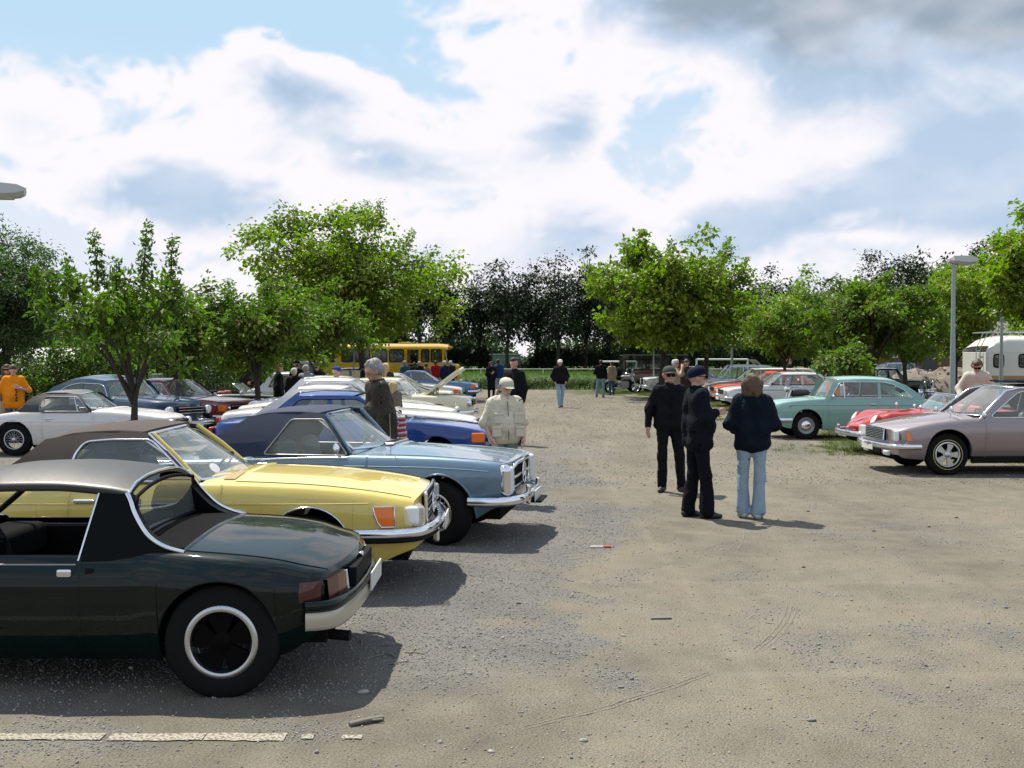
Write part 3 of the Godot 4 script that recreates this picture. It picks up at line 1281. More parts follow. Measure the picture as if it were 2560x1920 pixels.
	var gm := weave(mat(lin(0.012, 0.012, 0.013), 0.75), 0.45, 1.4, 14.0)
	gm.metallic_specular = 0.12
	part(r, "engine_grille", g, gm)
	for z in [-0.36, 0.36]:
		seat(r, Vector3(-0.12, 0.28, z), M.seat_dark, 0.02, 0.5, 0.50)
	steering(r, Vector3(0.30, 0.80, -0.36), 0.19)
	wheels(r, s, "fuchs", 0.315, 0.205, 0.2, 0.02)
	# lamps, bumper, badges
	for sg in [-1, 1]:
		for seg in [["tail_lamp", 0.56, 0.70, M.tail_dark], ["turn_lamp", 0.43, 0.56, M.tail_amber], ["reverse_lamp", 0.40, 0.43, M.lamp_glass]]:
			var b := MB.new()
			var lr := []
			for a in 2:
				var row := PackedVector3Array()
				for k in 7:
					var z := lerpf(seg[1], seg[2], k / 6.0)
					var wf := z / 0.70
					row.append(Vector3(-1.86 + 0.10 * wf * wf - 0.006 - (0.0 if a else 0.012), 0.635 if a else 0.525, z * sg))
				lr.append(row)
			b.grid(lr, Vector3(-1.5, 0.58, 0))
			for e in 2:
				var back := PackedVector3Array()
				for q in lr[e]:
					back.append(q + Vector3(0.06, 0, 0))
				b.grid([lr[e], back], Vector3(-1.9, 0.58, 0))
			part(r, seg[0], b, seg[3])
		var wr := []
		for y in [0.525, 0.58, 0.635]:
			var row := PackedVector3Array()
			for k in 8:
				var q := on_side(s, lerpf(-1.835, -1.70, k / 7.0), y, 0.006 if k < 7 else -0.004)
				row.append(Vector3(q.x, q.y, q.z * sg))
			wr.append(row)
		var wb := MB.new()
		wb.grid(wr, Vector3(-1.5, 0.58, 0))
		part(r, "tail_lamp", wb, M.tail_dark)
	bumper(r, "upper_bumper", V([-1.66, 0.80, -1.75, 0.775, -1.82, 0.70, -1.865, 0.5, -1.885, 0.25, -1.89, 0.0]), 0.505, 0.06, 0.022, p)
	bumper(r, "bumper", V([-1.66, 0.795, -1.75, 0.77, -1.82, 0.695, -1.86, 0.5, -1.88, 0.25, -1.885, 0.0]), 0.42, 0.105, 0.014, M.cream_bumper)
	blk(r, "plate_panel", Vector3(-1.855, 0.58, 0), Vector3(0.05, 0.12, 0.7), M.black_plastic, 0.01)
	plate(r, Vector3(-1.915, 0.47, 0.28))
	bar(r, "exhaust_pipe", [Vector3(-1.55, 0.27, -0.36), Vector3(-1.76, 0.25, -0.40), Vector3(-1.85, 0.245, -0.41)], 0.032, M.black_plastic, 1.0, 12)
	for sg in [-1, 1]:
		var h := on_side(s, -0.325, 0.685)
		blk(r, "door_handle", Vector3(h.x, h.y, (h.z + 0.006) * sg), Vector3(0.085, 0.048, 0.03), M.chrome, 0.0145)
		blk(r, "handle_recess", Vector3(h.x - 0.135, h.y - 0.004, (h.z - 0.003) * sg), Vector3(0.05, 0.06, 0.014), M.black_plastic, 0.006)
		var st := PackedVector3Array()
		for k in 12:
			var q := on_side(s, lerpf(-0.38, 0.68, k / 11.0), 0.728)
			st.append(Vector3(q.x, q.y, (q.z + 0.001) * sg))
		bar(r, "belt_strip", st, 0.006, M.steel)
	blk(r, "lid_lock", Vector3(-1.86, 0.655, 0), Vector3(0.03, 0.03, 0.05), M.chrome, 0.012)
	mirror(r, Vector3(0.62, 0.78, -0.76), Vector3(0.60, 0.86, -0.82))


func yellow_roadster() -> void:
	var r := thing("roadster", "pale yellow roadster with brown folding top and amber corner lamp", "car", Vector3(-2.91, 0, -9.27), 0.0)
	var p := paint(0.57, 0.455, 0.115)
	var s := {
		"plan": V([-2.19, 0.72, -2.08, 0.82, -1.5, 0.885, -0.5, 0.89, 0.8, 0.89, 1.4, 0.893, 1.9, 0.87, 2.1, 0.835, 2.19, 0.80]),
		"top": V([-2.19, 0.74, -2.12, 0.79, -1.6, 0.86, -1.0, 0.90, 0.0, 0.92, 0.66, 0.925, 1.2, 0.905, 1.7, 0.86, 2.1, 0.80, 2.19, 0.775]),
		"belt": V([-2.19, 0.70, -2.1, 0.77, -1.4, 0.83, -0.6, 0.855, 0.5, 0.868, 1.2, 0.85, 1.8, 0.795, 2.12, 0.742, 2.19, 0.725]),
		"bot": V([-2.19, 0.40, -1.8, 0.26, -0.7, 0.19, 0.9, 0.19, 1.75, 0.22, 2.1, 0.33, 2.19, 0.36]),
		"sh": 0.925, "he": 0.82, "hy": 0.5, "hz": 0.95, "mid": 0.74, "l0": 0.90, "l1": 0.965, "bowf": 0.07, "bowr": 0.08, "step": 0.035, "crease": [4],
		"arches": [[-1.14, 0.31, 0.35, 1.0], [1.32, 0.31, 0.365, 1.08]],
		"cockpit": [-0.62, 0.46, 3.5],
		"seams": [[-0.55, -0.6, 3.4], [0.63, -0.6, 3.4], [0.72, 4.0, 6.1]],
		"panels": [["door", -0.55, 0.63, -0.6, 3.4], ["hood", 0.72, 2.16, 4.0, 6.1], ["trunk_lid", -2.1, -1.2, 4.0, 6.1]],
	}
	car_body(r, s, p)
	tub(r, s, M.interior)
	for sg in [-1, 1]:
		var q := PackedVector3Array()
		for k in 24:
			q.append(on_top(s, lerpf(0.72, 2.15, k / 23.0), 0.82 * sg, -0.001))
		var b := MB.new()
		b.tube(q, 0.0055, 5)
		part(r, "hood_seam", b, M.rubber)
		# two raised ribs on the hood
		q = PackedVector3Array()
		for k in 20:
			q.append(on_top(s, lerpf(0.9, 2.1, k / 19.0), 0.46 * sg, -0.014))
		b = MB.new()
		b.tube(q, 0.02, 8, true, 2.4)
		part(r, "hood_rib", b, p)
	var w := [0.66, 0.905, 0.70, 0.08, 1.285, 0.585, -0.22, 0.035]
	screen(r, w, "windshield", M.glass, M.chrome, 0.017)
	wipers(r, w, 2, M.chrome)
	var top := weave(mat(lin(0.036, 0.026, 0.022), 0.85), 0.3, 0.5, 9.0)
	M.brown_top = top
	roof(r, [[-0.98, 1.06, 1.10, 0.66], [-0.82, 1.215, 1.26, 0.61], [-0.55, 1.27, 1.318, 0.60], [-0.2, 1.285, 1.335, 0.60], [0.07, 1.275, 1.315, 0.59]], -0.14, 0.06, top, "folding_top", 0.05)
	var g := {"wb": 0.81, "wr": 0.60, "yb": 0.90, "yr": 1.28, "frame": top, "trim": M.chrome, "trim_r": 0.011, "dr": 0.05,
		"side": V([-1.22, 0.90, -1.10, 0.99, -0.98, 1.08, -0.82, 1.225, -0.55, 1.27, -0.15, 1.285, 0.02, 1.27, 0.44, 0.90]),
		"dlo": V([-0.56, 0.905, -0.565, 1.10, -0.50, 1.205, -0.30, 1.222, 0.03, 1.222, 0.40, 0.905])}
	cab_side(r, g)
	# side posts of the screen in body colour
	for sg in [-1, 1]:
		bar(r, "screen_post", [Vector3(0.44, 0.895, 0.755 * sg), Vector3(0.24, 1.09, 0.68 * sg), Vector3(0.03, 1.262, 0.60 * sg)], 0.019, p, 0.8)
		bar(r, "post_trim", [Vector3(0.425, 0.90, 0.785 * sg), Vector3(0.215, 1.095, 0.708 * sg), Vector3(0.0, 1.268, 0.622 * sg)], 0.010, M.chrome)
	screen(r, [-1.24, 0.90, 0.70, -0.98, 1.08, 0.58, 0.10, 0.02], "rear_window", M.plastic_window, top, 0.02)
	blk(r, "rear_shelf", Vector3(-0.98, 0.88, 0), Vector3(0.6, 0.05, 1.4), top, 0.02)
	for z in [-0.36, 0.36]:
		seat(r, Vector3(-0.05, 0.32, z), M.seat_blue, 0.14, 0.52, 0.58)
	steering(r, Vector3(0.30, 0.86, -0.36), 0.2)
	wheels(r, s, "bundt", 0.318, 0.2, 0.185, 0.03)
	for sg in [-1.0, 1.0]:
		# chrome arch trims
		for a in s.arches:
			var q := PackedVector3Array()
			for k in 25:
				var an := lerpf(-0.1, PI + 0.1, k / 24.0)
				var o := on_side(s, a[0] + cos(an) * a[2] * 1.03, maxf(a[1] + sin(an) * (a[2] * a[3] + 0.012), 0.24), 0.003)
				q.append(Vector3(o.x, o.y, o.z * sg))
			var b := MB.new()
			b.tube(q, 0.025, 6, true, 0.3, Vector3(0, 0, 1))
			part(r, "arch_trim", b, M.chrome)
		# amber corner lamp and clear lamp
		flank_patch(r, s, "corner_lamp", [[1.945, 2.06, 0.552], [1.91, 2.06, 0.59], [1.885, 2.055, 0.65], [1.865, 2.05, 0.71]], 0.012, M.orange, sg, M.chrome)
		blk(r, "headlight", Vector3(2.125, 0.632, 0.70 * sg), Vector3(0.17, 0.155, 0.28), M.lens, 0.03, Basis(Vector3.UP, 0.18 * sg))
		blk(r, "headlight_reflector", Vector3(2.10, 0.632, 0.68 * sg), Vector3(0.12, 0.14, 0.25), M.lamp_glass, 0.03, Basis(Vector3.UP, 0.18 * sg))
		# side rub strip, handle
		var st := PackedVector3Array()
		for k in 30:
			var q := on_side(s, lerpf(-2.0, 1.82, k / 29.0), 0.735 - 0.0 * k, 0.0)
			st.append(Vector3(q.x, q.y, q.z * sg))
		bar(r, "flank_crease", st, 0.006, p)
		var h := on_side(s, -0.42, 0.76)
		blk(r, "door_handle", Vector3(h.x, h.y, (h.z + 0.02) * sg), Vector3(0.17, 0.03, 0.03), M.chrome, 0.013)
	# grille
	blk(r, "grille", Vector3(2.175, 0.625, 0), Vector3(0.07, 0.235, 0.86), M.black_plastic, 0.015)
	for y in [0.53, 0.575, 0.62, 0.665, 0.71]:
		blk(r, "grille_bar", Vector3(2.216, y, 0), Vector3(0.016, 0.007, 0.84), M.steel, 0.003)
	blk(r, "grille_crossbar", Vector3(2.225, 0.628, 0), Vector3(0.02, 0.022, 0.84), M.chrome, 0.008)
	bar(r, "grille_frame", [Vector3(2.21, 0.50, -0.44), Vector3(2.205, 0.755, -0.45), Vector3(2.20, 0.775, -0.43), Vector3(2.215, 0.785, 0), Vector3(2.20, 0.775, 0.43), Vector3(2.205, 0.755, 0.45), Vector3(2.21, 0.50, 0.44)], 0.016, M.chrome)
	star_badge(r, Vector3(2.232, 0.63, 0), 0.085)
	bumper(r, "bumper", V([1.66, 0.915, 1.85, 0.918, 2.02, 0.89, 2.18, 0.78, 2.26, 0.5, 2.29, 0.2, 2.29, 0.0]), 0.505, 0.085, 0.04, M.chrome)
	bumper(r, "bumper_rubber", V([1.66, 0.905, 1.85, 0.91, 2.02, 0.88, 2.17, 0.77, 2.25, 0.5, 2.28, 0.2, 2.28, 0.0]), 0.455, 0.05, 0.04, M.black_plastic)
	plate(r, Vector3(2.345, 0.485, -0.05), 0.0, 0.46)
	for z in [-0.35, 0.35]:
		blk(r, "overrider", Vector3(2.285, 0.42, z), Vector3(0.05, 0.13, 0.06), M.chrome, 0.02)
	bumper(r, "rear_bumper", V([-1.75, 0.90, -1.95, 0.90, -2.12, 0.84, -2.25, 0.6, -2.28, 0.0]), 0.5, 0.085, 0.04, M.chrome)
	for sg in [-1, 1]:
		blk(r, "tail_lamp", Vector3(-2.16, 0.63, 0.66 * sg), Vector3(0.08, 0.14, 0.3), M.red_lens, 0.02)
	mirror(r, Vector3(0.40, 0.87, 0.80), Vector3(0.38, 0.95, 0.86), 0.06)
	# cowl grille, sticker in the screen
	var cg := MB.new()
	var rows := []
	for a in 3:
		var row := PackedVector3Array()
		for k in 11:
			row.append(on_top(s, lerpf(0.60, 0.70, a / 2.0) + 0.0, lerpf(0.30, 0.74, k / 10.0), 0.007))
		rows.append(row)
	cg.grid(rows, Vector3(0.6, 0, 0))
	part(r, "cowl_grille", cg, mat(lin(0.24, 0.17, 0.05), 0.6))
	var stk := MB.new()
	stk.lathe([[0.048, 0.0], [0.001, 0.001]], disc_xf(Vector3(0.50, 0.985, 0.53), Vector3(0.6, 0.62, 0.35)), 18)
	part(r, "sticker", stk, mat(lin(0.6, 0.6, 0.62), 0.5))


func star_badge(r: Node3D, at: Vector3, rad: float) -> void:
	var b := MB.new()
	var p := PackedVector3Array()
	for k in 20:
		p.append(at + Vector3(0, cos(TAU * k / 20) * rad, sin(TAU * k / 20) * rad))
	b.tube(p, rad * 0.09, 5, false, 1.0, Vector3.RIGHT, true)
	for k in 3:
		var a := TAU * k / 3.0
		b.tube([at, at + Vector3(0, cos(a), sin(a)) * rad], [rad * 0.2, rad * 0.03], 5)
	part(r, "badge", b, M.chrome)


func blue_roadster() -> void:
	var yaw := deg_to_rad(-9.0)
	var r := thing("roadster", "light blue roadster with navy folding top, upright headlights and front wheel turned", "car", Vector3(-2.03, 0, -11.78), yaw)
	var p := paint(0.12, 0.185, 0.25, 0.35)
	var s := {
		"plan": V([-2.14, 0.66, -2.0, 0.78, -1.4, 0.86, -0.4, 0.88, 0.8, 0.88, 1.5, 0.882, 1.95, 0.868, 2.09, 0.85, 2.14, 0.835]),
		"top": V([-2.14, 0.62, -2.05, 0.71, -1.6, 0.80, -1.0, 0.87, 0.0, 0.93, 0.72, 0.955, 1.2, 0.935, 1.7, 0.885, 2.0, 0.845, 2.14, 0.815]),
		"belt": V([-2.14, 0.58, -2.0, 0.68, -1.4, 0.77, -0.6, 0.83, 0.5, 0.868, 1.2, 0.868, 1.8, 0.848, 2.08, 0.826, 2.14, 0.815]),
		"bot": V([-2.14, 0.36, -1.8, 0.26, -0.7, 0.2, 0.95, 0.2, 1.8, 0.26, 2.0, 0.36, 2.14, 0.42]),
		"sh": 0.925, "he": 0.80, "hy": 0.25, "hz": 0.88, "mid": 0.74, "l0": 0.90, "l1": 0.97, "bowf": 0.05, "bowr": 0.1, "step": 0.035,
		"arches": [[-1.12, 0.31, 0.35, 1.0], [1.46, 0.31, 0.385, 1.04]],
		"cockpit": [-0.58, 0.48, 3.5],
		"seams": [[-0.50, -0.6, 3.4], [0.70, -0.6, 3.4], [0.86, 4.0, 6.1]],
		"panels": [["door", -0.50, 0.70, -0.6, 3.4], ["hood", 0.86, 2.10, 4.0, 6.1], ["trunk_lid", -2.05, -1.1, 4.0, 6.1]],
	}
	car_body(r, s, p)
	tub(r, s, M.interior)
	for sg in [-1, 1]:
		var q := PackedVector3Array()
		for k in 20:
			q.append(on_top(s, lerpf(0.86, 2.09, k / 19.0), 0.79 * sg, -0.001))
		bar(r, "hood_seam", q, 0.004, M.rubber)
		q = PackedVector3Array()
		for k in 16:
			q.append(on_top(s, lerpf(1.0, 2.05, k / 15.0), 0.2 * sg, -0.012))
		var b := MB.new()
		b.tube(q, 0.018, 8, true, 2.2)
		part(r, "hood_rib", b, p)
		# crease line and handle
		var st := PackedVector3Array()
		for k in 30:
			var o := on_side(s, lerpf(-2.0, 2.0, k / 29.0), pch(s.belt, lerpf(-2.0, 2.0, k / 29.0)) - 0.085)
			st.append(Vector3(o.x, o.y, o.z * sg))
		bar(r, "flank_crease", st, 0.007, p)
		st = PackedVector3Array()
		for k in 14:
			var o := on_side(s, lerpf(-1.0, 0.5, k / 13.0), pch(s.belt, lerpf(-1.0, 0.5, k / 13.0)) - 0.008)
			st.append(Vector3(o.x, o.y + 0.004, o.z * sg))
		bar(r, "belt_trim", st, 0.011, M.chrome)
		var h := on_side(s, -0.36, 0.79)
		blk(r, "door_handle", Vector3(h.x, h.y, (h.z + 0.02) * sg), Vector3(0.16, 0.026, 0.03), M.chrome, 0.012)
		# upright lamps on the fender ends: chrome body and tall lens
		var hl := MB.new()
		hl.box(Vector3(2.10, 0.655, 0.715 * sg), Vector3(0.14, 0.325, 0.245), Basis(Vector3.UP, 0.12 * sg), 0.068)
		var ho := part(r, "headlight", hl, M.chrome)
		var ll := MB.new()
		ll.box(Vector3(2.135, 0.655, 0.715 * sg), Vector3(0.11, 0.29, 0.19), Basis(Vector3.UP, 0.12 * sg), 0.053)
		part(ho, "lens", ll, M.lamp_glass)
		# arch lip
		for a in s.arches:
			var aq := PackedVector3Array()
			for k in 21:
				var an := lerpf(0.0, PI, k / 20.0)
				var o := on_side(s, a[0] + cos(an) * a[2] * 1.02, maxf(a[1] + sin(an) * (a[2] * a[3] + 0.008), 0.26), 0.004)
				aq.append(Vector3(o.x, o.y, o.z * sg))
			var ab := MB.new()
			ab.tube(aq, 0.018, 6, true, 0.8, Vector3(0, 0, 1))
			part(r, "arch_lip", ab, p)
	var w := [0.74, 0.945, 0.70, 0.24, 1.31, 0.59, -0.22, 0.03]
	screen(r, w, "windshield", M.glass, M.chrome, 0.018)
	wipers(r, w, 2, M.chrome)
	var top := weave(mat(lin(0.008, 0.020, 0.052), 0.85), 0.3, 0.5, 9.0)
	roof(r, [[-0.86, 1.10, 1.14, 0.64], [-0.62, 1.255, 1.295, 0.60], [-0.35, 1.30, 1.345, 0.60], [0.0, 1.312, 1.358, 0.60], [0.25, 1.298, 1.335, 0.59]], -0.15, 0.06, top, "folding_top", 0.045)
	var g := {"wb": 0.80, "wr": 0.60, "yb": 0.87, "yr": 1.30, "frame": top, "trim": M.steel, "trim_r": 0.008, "dr": 0.04,
		"side": V([-1.16, 0.86, -1.0, 0.98, -0.86, 1.11, -0.62, 1.26, -0.35, 1.30, 0.0, 1.312, 0.20, 1.295, 0.53, 0.87]),
		"dlo": V([-0.40, 0.885, -0.155, 1.238, 0.19, 1.242, 0.50, 0.885])}
	cab_side(r, g)
	for sg in [-1, 1]:
		bar(r, "screen_post", [Vector3(0.52, 0.90, 0.755 * sg), Vector3(0.38, 1.08, 0.685 * sg), Vector3(0.21, 1.29, 0.605 * sg)], 0.024, p, 0.7)
	screen(r, [-1.18, 0.86, 0.68, -0.86, 1.10, 0.56, 0.1, 0.02], "rear_window", M.plastic_window, top, 0.02)
	blk(r, "rear_shelf", Vector3(-0.88, 0.84, 0), Vector3(0.6, 0.05, 1.3), top, 0.02)
	for z in [-0.36, 0.36]:
		seat(r, Vector3(-0.02, 0.34, z), M.seat_grey, 0.0, 0.52, 0.56)
	steering(r, Vector3(0.34, 0.88, -0.36), 0.2)
	var wz := 0.88 - 0.125
	for side in [1.0, -1.0]:
		wheel(r, Vector3(-1.12, 0.325, wz * side), "bundt", 0.33, 0.19, 0.19, side)
		wheel(r, Vector3(1.46, 0.325, (wz - 0.02) * side), "bundt", 0.33, 0.19, 0.19, side, deg_to_rad(-27.0))
	# wide grille with star
	blk(r, "grille", Vector3(2.115, 0.64, 0), Vector3(0.06, 0.25, 1.06), M.interior, 0.02)
	bar(r, "grille_frame", [Vector3(2.15, 0.535, -0.52), Vector3(2.15, 0.76, -0.57), Vector3(2.165, 0.795, -0.4), Vector3(2.175, 0.80, 0), Vector3(2.165, 0.795, 0.4), Vector3(2.15, 0.76, 0.57), Vector3(2.15, 0.535, 0.52)], 0.02, M.chrome)
	blk(r, "grille_crossbar", Vector3(2.165, 0.665, 0), Vector3(0.025, 0.03, 1.06), M.chrome, 0.01)
	blk(r, "grille_crossbar", Vector3(2.16, 0.565, 0), Vector3(0.025, 0.02, 1.02), M.chrome, 0.008)
	star_badge(r, Vector3(2.185, 0.665, 0), 0.11)
	bumper(r, "bumper", V([1.76, 0.90, 1.95, 0.905, 2.1, 0.86, 2.22, 0.68, 2.27, 0.4, 2.28, 0.0]), 0.455, 0.10, 0.04, M.chrome)
	plate(r, Vector3(2.325, 0.43, -0.05), 0.0, 0.44)
	for z in [-0.36, 0.36]:
		blk(r, "overrider", Vector3(2.285, 0.475, z), Vector3(0.05, 0.2, 0.065), M.chrome, 0.022)
	blk(r, "front_spoiler", Vector3(2.24, 0.37, -0.1), Vector3(0.3, 0.025, 0.5), M.black_plastic, 0.01)
	bumper(r, "rear_bumper", V([-1.75, 0.87, -1.95, 0.86, -2.1, 0.78, -2.2, 0.55, -2.23, 0.0]), 0.46, 0.10, 0.04, M.chrome)
	blk(r, "tail_lamp", Vector3(-2.08, 0.58, 0.62), Vector3(0.08, 0.09, 0.26), M.red_lens, 0.02)
	blk(r, "tail_lamp", Vector3(-2.08, 0.58, -0.62), Vector3(0.08, 0.09, 0.26), M.red_lens, 0.02)
	mirror(r, Vector3(0.40, 0.88, 0.80), Vector3(0.39, 0.955, 0.845), 0.062)
	bar(r, "antenna", [on_top(s, 0.93, 0.83), on_top(s, 0.93, 0.83) + Vector3(-0.01, 0.42, 0)], 0.0035, M.steel)
	for z in [0.0]:
		blk(r, "cowl_vent", on_top(s, 0.80, 0.0, 0.012), Vector3(0.10, 0.03, 0.62), M.chrome, 0.012, Basis(Vector3.BACK, 0.06))
		blk(r, "cowl_vent_opening", on_top(s, 0.755, 0.0, 0.016), Vector3(0.05, 0.028, 0.56), M.black_plastic, 0.01)


# --- the other cars -------------------------------------------------------------------------------------------

func saloon(called: String, label: String, at: Vector3, turn: float, pm: Material, o: Dictionary) -> Dictionary:
	var r := thing(called, label, "car", at, turn, o.get("group", ""))
	var L: float = o.get("L", 4.4) * 0.5
	var W: float = o.get("W", 1.7) * 0.5
	var H: float = o.get("H", 1.4)
	var hood: float = o.get("hood", 0.92)
	var nose: float = o.get("nose", 0.78)
	var deck: float = o.get("deck", 0.95)
	var tail: float = o.get("tail", 0.88)
	var belt: float = o.get("belt", 0.88)
	var xw: float = o.get("xw", 0.75)
	var xwt: float = o.get("xwt", 0.2)
	var xrt: float = o.get("xrt", -0.95)
	var xr: float = o.get("xr", -1.45)
	var fa: float = o.get("fa", L - 0.85)
	var ra: float = o.get("ra", -L + 0.95)
	var tr: float = o.get("tr", 0.31)
	var wr: float = o.get("wr", W * 0.72)
	var yr: float = H - o.get("edge", 0.07)
	var s := {
		"plan": V([-L, W * 0.82, -L + 0.05, W * 0.88, -L + 0.2, W * 0.95, -L * 0.45, W, L * 0.4, W, L - 0.4, W * 0.975, L - 0.12, W * 0.93, L - 0.03, W * 0.88, L, W * 0.82]),
		"top": V([-L, tail - 0.10, -L + 0.04, tail - 0.03, -L + 0.22, tail, xr, deck, xw, hood, lerpf(xw, L, 0.5), lerpf(hood, nose, 0.36), L - 0.14, nose + 0.01, L - 0.04, nose - 0.02, L, nose - 0.06]),
		"belt": V([-L, tail - 0.14, -L + 0.1, tail - 0.07, xr, belt - 0.01, 0.0, belt, xw, belt, lerpf(xw, L, 0.55), lerpf(belt, nose - 0.04, 0.5), L - 0.12, nose - 0.05, L, nose - 0.10]),
		"bot": V([-L, 0.40, -L + 0.35, 0.27, ra + 0.4, 0.21, fa - 0.4, 0.21, L - 0.3, 0.26, L, 0.36]),
		"sh": o.get("sh", 0.94), "he": o.get("he", 0.82), "hy": o.get("hy", 0.6), "hz": 0.92, "mid": o.get("mid", 0.68), "l0": 0.90, "l1": 0.97, "bowf": o.get("bowf", 0.1), "bowr": 0.08, "step": o.get("step", 0.07),
		"arches": [[ra, tr, tr + 0.045, 1.0], [fa, tr, tr + 0.055, 1.03]],
		"cockpit": [xr + 0.12, xw - 0.1, 3.5],
		"seams": [], "panels": [],
	}
	for k in ["plan", "top", "belt", "bot", "bowr"]:
		if o.has(k + "_c"):
			s[k] = o[k + "_c"]
	var d0: float = o.get("door0", xw - 0.12)
	var d1: float = o.get("door1", d0 - 1.1)
	s.seams = [[d0, -0.6, 3.3], [d1, -0.6, 3.3], [xw + 0.1, 4.0, 6.1]]
	s.panels = [["door", d1, d0, -0.6, 3.3]]
	if not o.get("hood_up", false):
		s.panels.append(["hood", xw + 0.1, L - 0.05, 4.0, 6.1])
	if o.get("doors", 2) == 4:
		s.seams.append([d1 - 0.95, -0.6, 3.3, belt - 0.4]); s.panels.append(["rear_door", d1 - 0.95, d1, -0.6, 3.3])
	s.gap = o.get("gap", 0.006)
	s.mats = o.get("mats", {})
	car_body(r, s, pm)
	tub(r, s, M.interior)
	var ws := [xw, hood - 0.01, W * 0.84, xwt, yr + 0.02, wr * 0.96, -o.get("sweep", 0.14), 0.03]
	screen(r, ws, "windshield", o.get("glass", M.glass), o.get("wtrim", M.chrome), 0.014)
	wipers(r, ws)
	for z in [-W * 0.45, W * 0.45]:
		seat(r, Vector3((xw + xrt) * 0.5 - 0.05, 0.34, z), o.get("seat", M.seat_dark), o.get("head", 0.0), 0.5, 0.5)
	steering(r, Vector3(xw - 0.42, belt - 0.02, -W * 0.45), 0.19)
	if not o.get("open", false):
		var rm: Material = o.get("roofm", pm)
		var rows := [[xrt, yr - 0.01, H - 0.03, wr * 0.97], [lerpf(xrt, xwt, 0.35), yr + 0.005, H, wr], [lerpf(xrt, xwt, 0.7), yr + 0.005, H - 0.005, wr], [xwt, yr - 0.005, H - 0.03, wr * 0.97]]
		roof(r, o.get("roof_rows", rows), -o.get("sweep", 0.14) * 0.8, 0.06, rm)
		var g := {"wb": W * 0.93, "wr": wr, "yb": belt, "yr": yr, "frame": o.get("pillar", pm), "dr": o.get("dr", 0.06),
			"side": o.get("side", V([xr, belt - 0.01, xrt, yr, lerpf(xrt, xwt, 0.5), yr + 0.006, xwt, yr - 0.005, xw - 0.06, belt - 0.01])),
			"dlo": o.get("dlo", V([xr + 0.32, belt + 0.035, xrt + 0.08, yr - 0.05, xwt - 0.03, yr - 0.05, xw - 0.2, belt + 0.035]))}
		if o.has("wtrim"):
			g.trim = o.wtrim
			g.trim_r = 0.009
		var bars := []
		for q in o.get("pillars", [d1 - 0.03]):
			bars.append([Vector2(q - 0.035, belt + 0.02), Vector2(q + 0.035, belt + 0.02), Vector2(q + 0.02, yr - 0.03), Vector2(q - 0.04, yr - 0.03)])
		g.bars = bars
		g.glass = o.get("glass", M.glass)
		cab_side(r, g)
		screen(r, o.get("rear", [xr, deck - 0.01, W * 0.8, xrt, yr + 0.01, wr * 0.94, 0.12, 0.03]), "rear_window", o.get("glass", M.glass), o.get("wtrim", M.rubber), 0.014)
		for z in [0.0]:
			seat(r, Vector3(xrt + 0.25, 0.34, z), o.get("seat", M.seat_dark), 0.0, W * 1.5, 0.45)
	wheels(r, s, o.get("wheel", "plain"), tr, 0.17, tr * 0.6, 0.02, o.get("steer", 0.0))
	# bumpers and lamps
	var bm: Material = o.get("bumperm", M.chrome)
	var by: float = o.get("by", 0.46)
	bumper(r, "bumper", V([L - 0.42, W * 1.0, L - 0.2, W * 1.0, L - 0.03, W * 0.9, L + 0.06, W * 0.6, L + 0.09, 0.0]), by, o.get("bh", 0.10), 0.035, bm)
	bumper(r, "rear_bumper", V([-L + 0.4, W * 1.0, -L + 0.2, W * 1.0, -L + 0.02, W * 0.9, -L - 0.06, W * 0.6, -L - 0.08, 0.0]), by, o.get("bh", 0.10), 0.035, bm)
	if o.get("plates", true):
		plate(r, Vector3(L + 0.125, by - 0.02, 0))
		plate(r, Vector3(-L - 0.12, by - 0.02, 0))
	var ly: float = o.get("ly", nose - 0.16)
	blk(r, "grille", Vector3(L - 0.005, ly, 0), Vector3(0.04, o.get("gh", 0.16), W * o.get("gw", 0.9)), M.black_plastic, 0.01)
	for k in o.get("gbars", 3):
		blk(r, "grille_bar", Vector3(L + 0.018, ly - 0.06 + k * 0.12 / maxf(o.get("gbars", 3) - 1, 1), 0), Vector3(0.014, 0.012, W * o.get("gw", 0.9)), M.chrome, 0.004)
	for sg in [-1.0, 1.0]:
		match o.get("lamp", "round"):
			"round":
				round_lamp(r, Vector3(L - 0.035, ly, W * 0.70 * sg), Vector3(1, 0, 0), 0.095)
			"quad":
				for z in [0.60, 0.78]:
					round_lamp(r, Vector3(L - 0.03 - z * 0.03, ly, W * z * sg), Vector3(1, 0, 0), 0.07)
			"rect":
				var hl := blk(r, "headlight", Vector3(L - 0.035, ly, W * 0.66 * sg), Vector3(0.09, 0.15, W * 0.36), M.lamp_glass, 0.025, Basis(Vector3.UP, 0.12 * sg))
			"upright":
				blk(r, "headlight", Vector3(L - 0.04, ly, W * 0.76 * sg), Vector3(0.1, 0.3, 0.2), M.lamp_glass, 0.049)
		if o.get("amber", false):
			var q := on_side(s, L - 0.10, ly)
			blk(r, "corner_lamp", Vector3(q.x - 0.02, ly, (q.z + 0.0) * sg), Vector3(0.2, 0.15, 0.05), M.orange, 0.02, Basis(Vector3.UP, 0.28 * sg))
		blk(r, "tail_lamp", Vector3(-L + 0.01, tail - 0.17, W * 0.68 * sg), Vector3(0.06, 0.11, 0.24), M.red_lens, 0.02)
		var hh := on_side(s, d1 + 0.12, belt - 0.11)
		blk(r, "door_handle", Vector3(hh.x, hh.y, (hh.z + 0.015) * sg), Vector3(0.14, 0.025, 0.025), o.get("handle", M.chrome), 0.01)
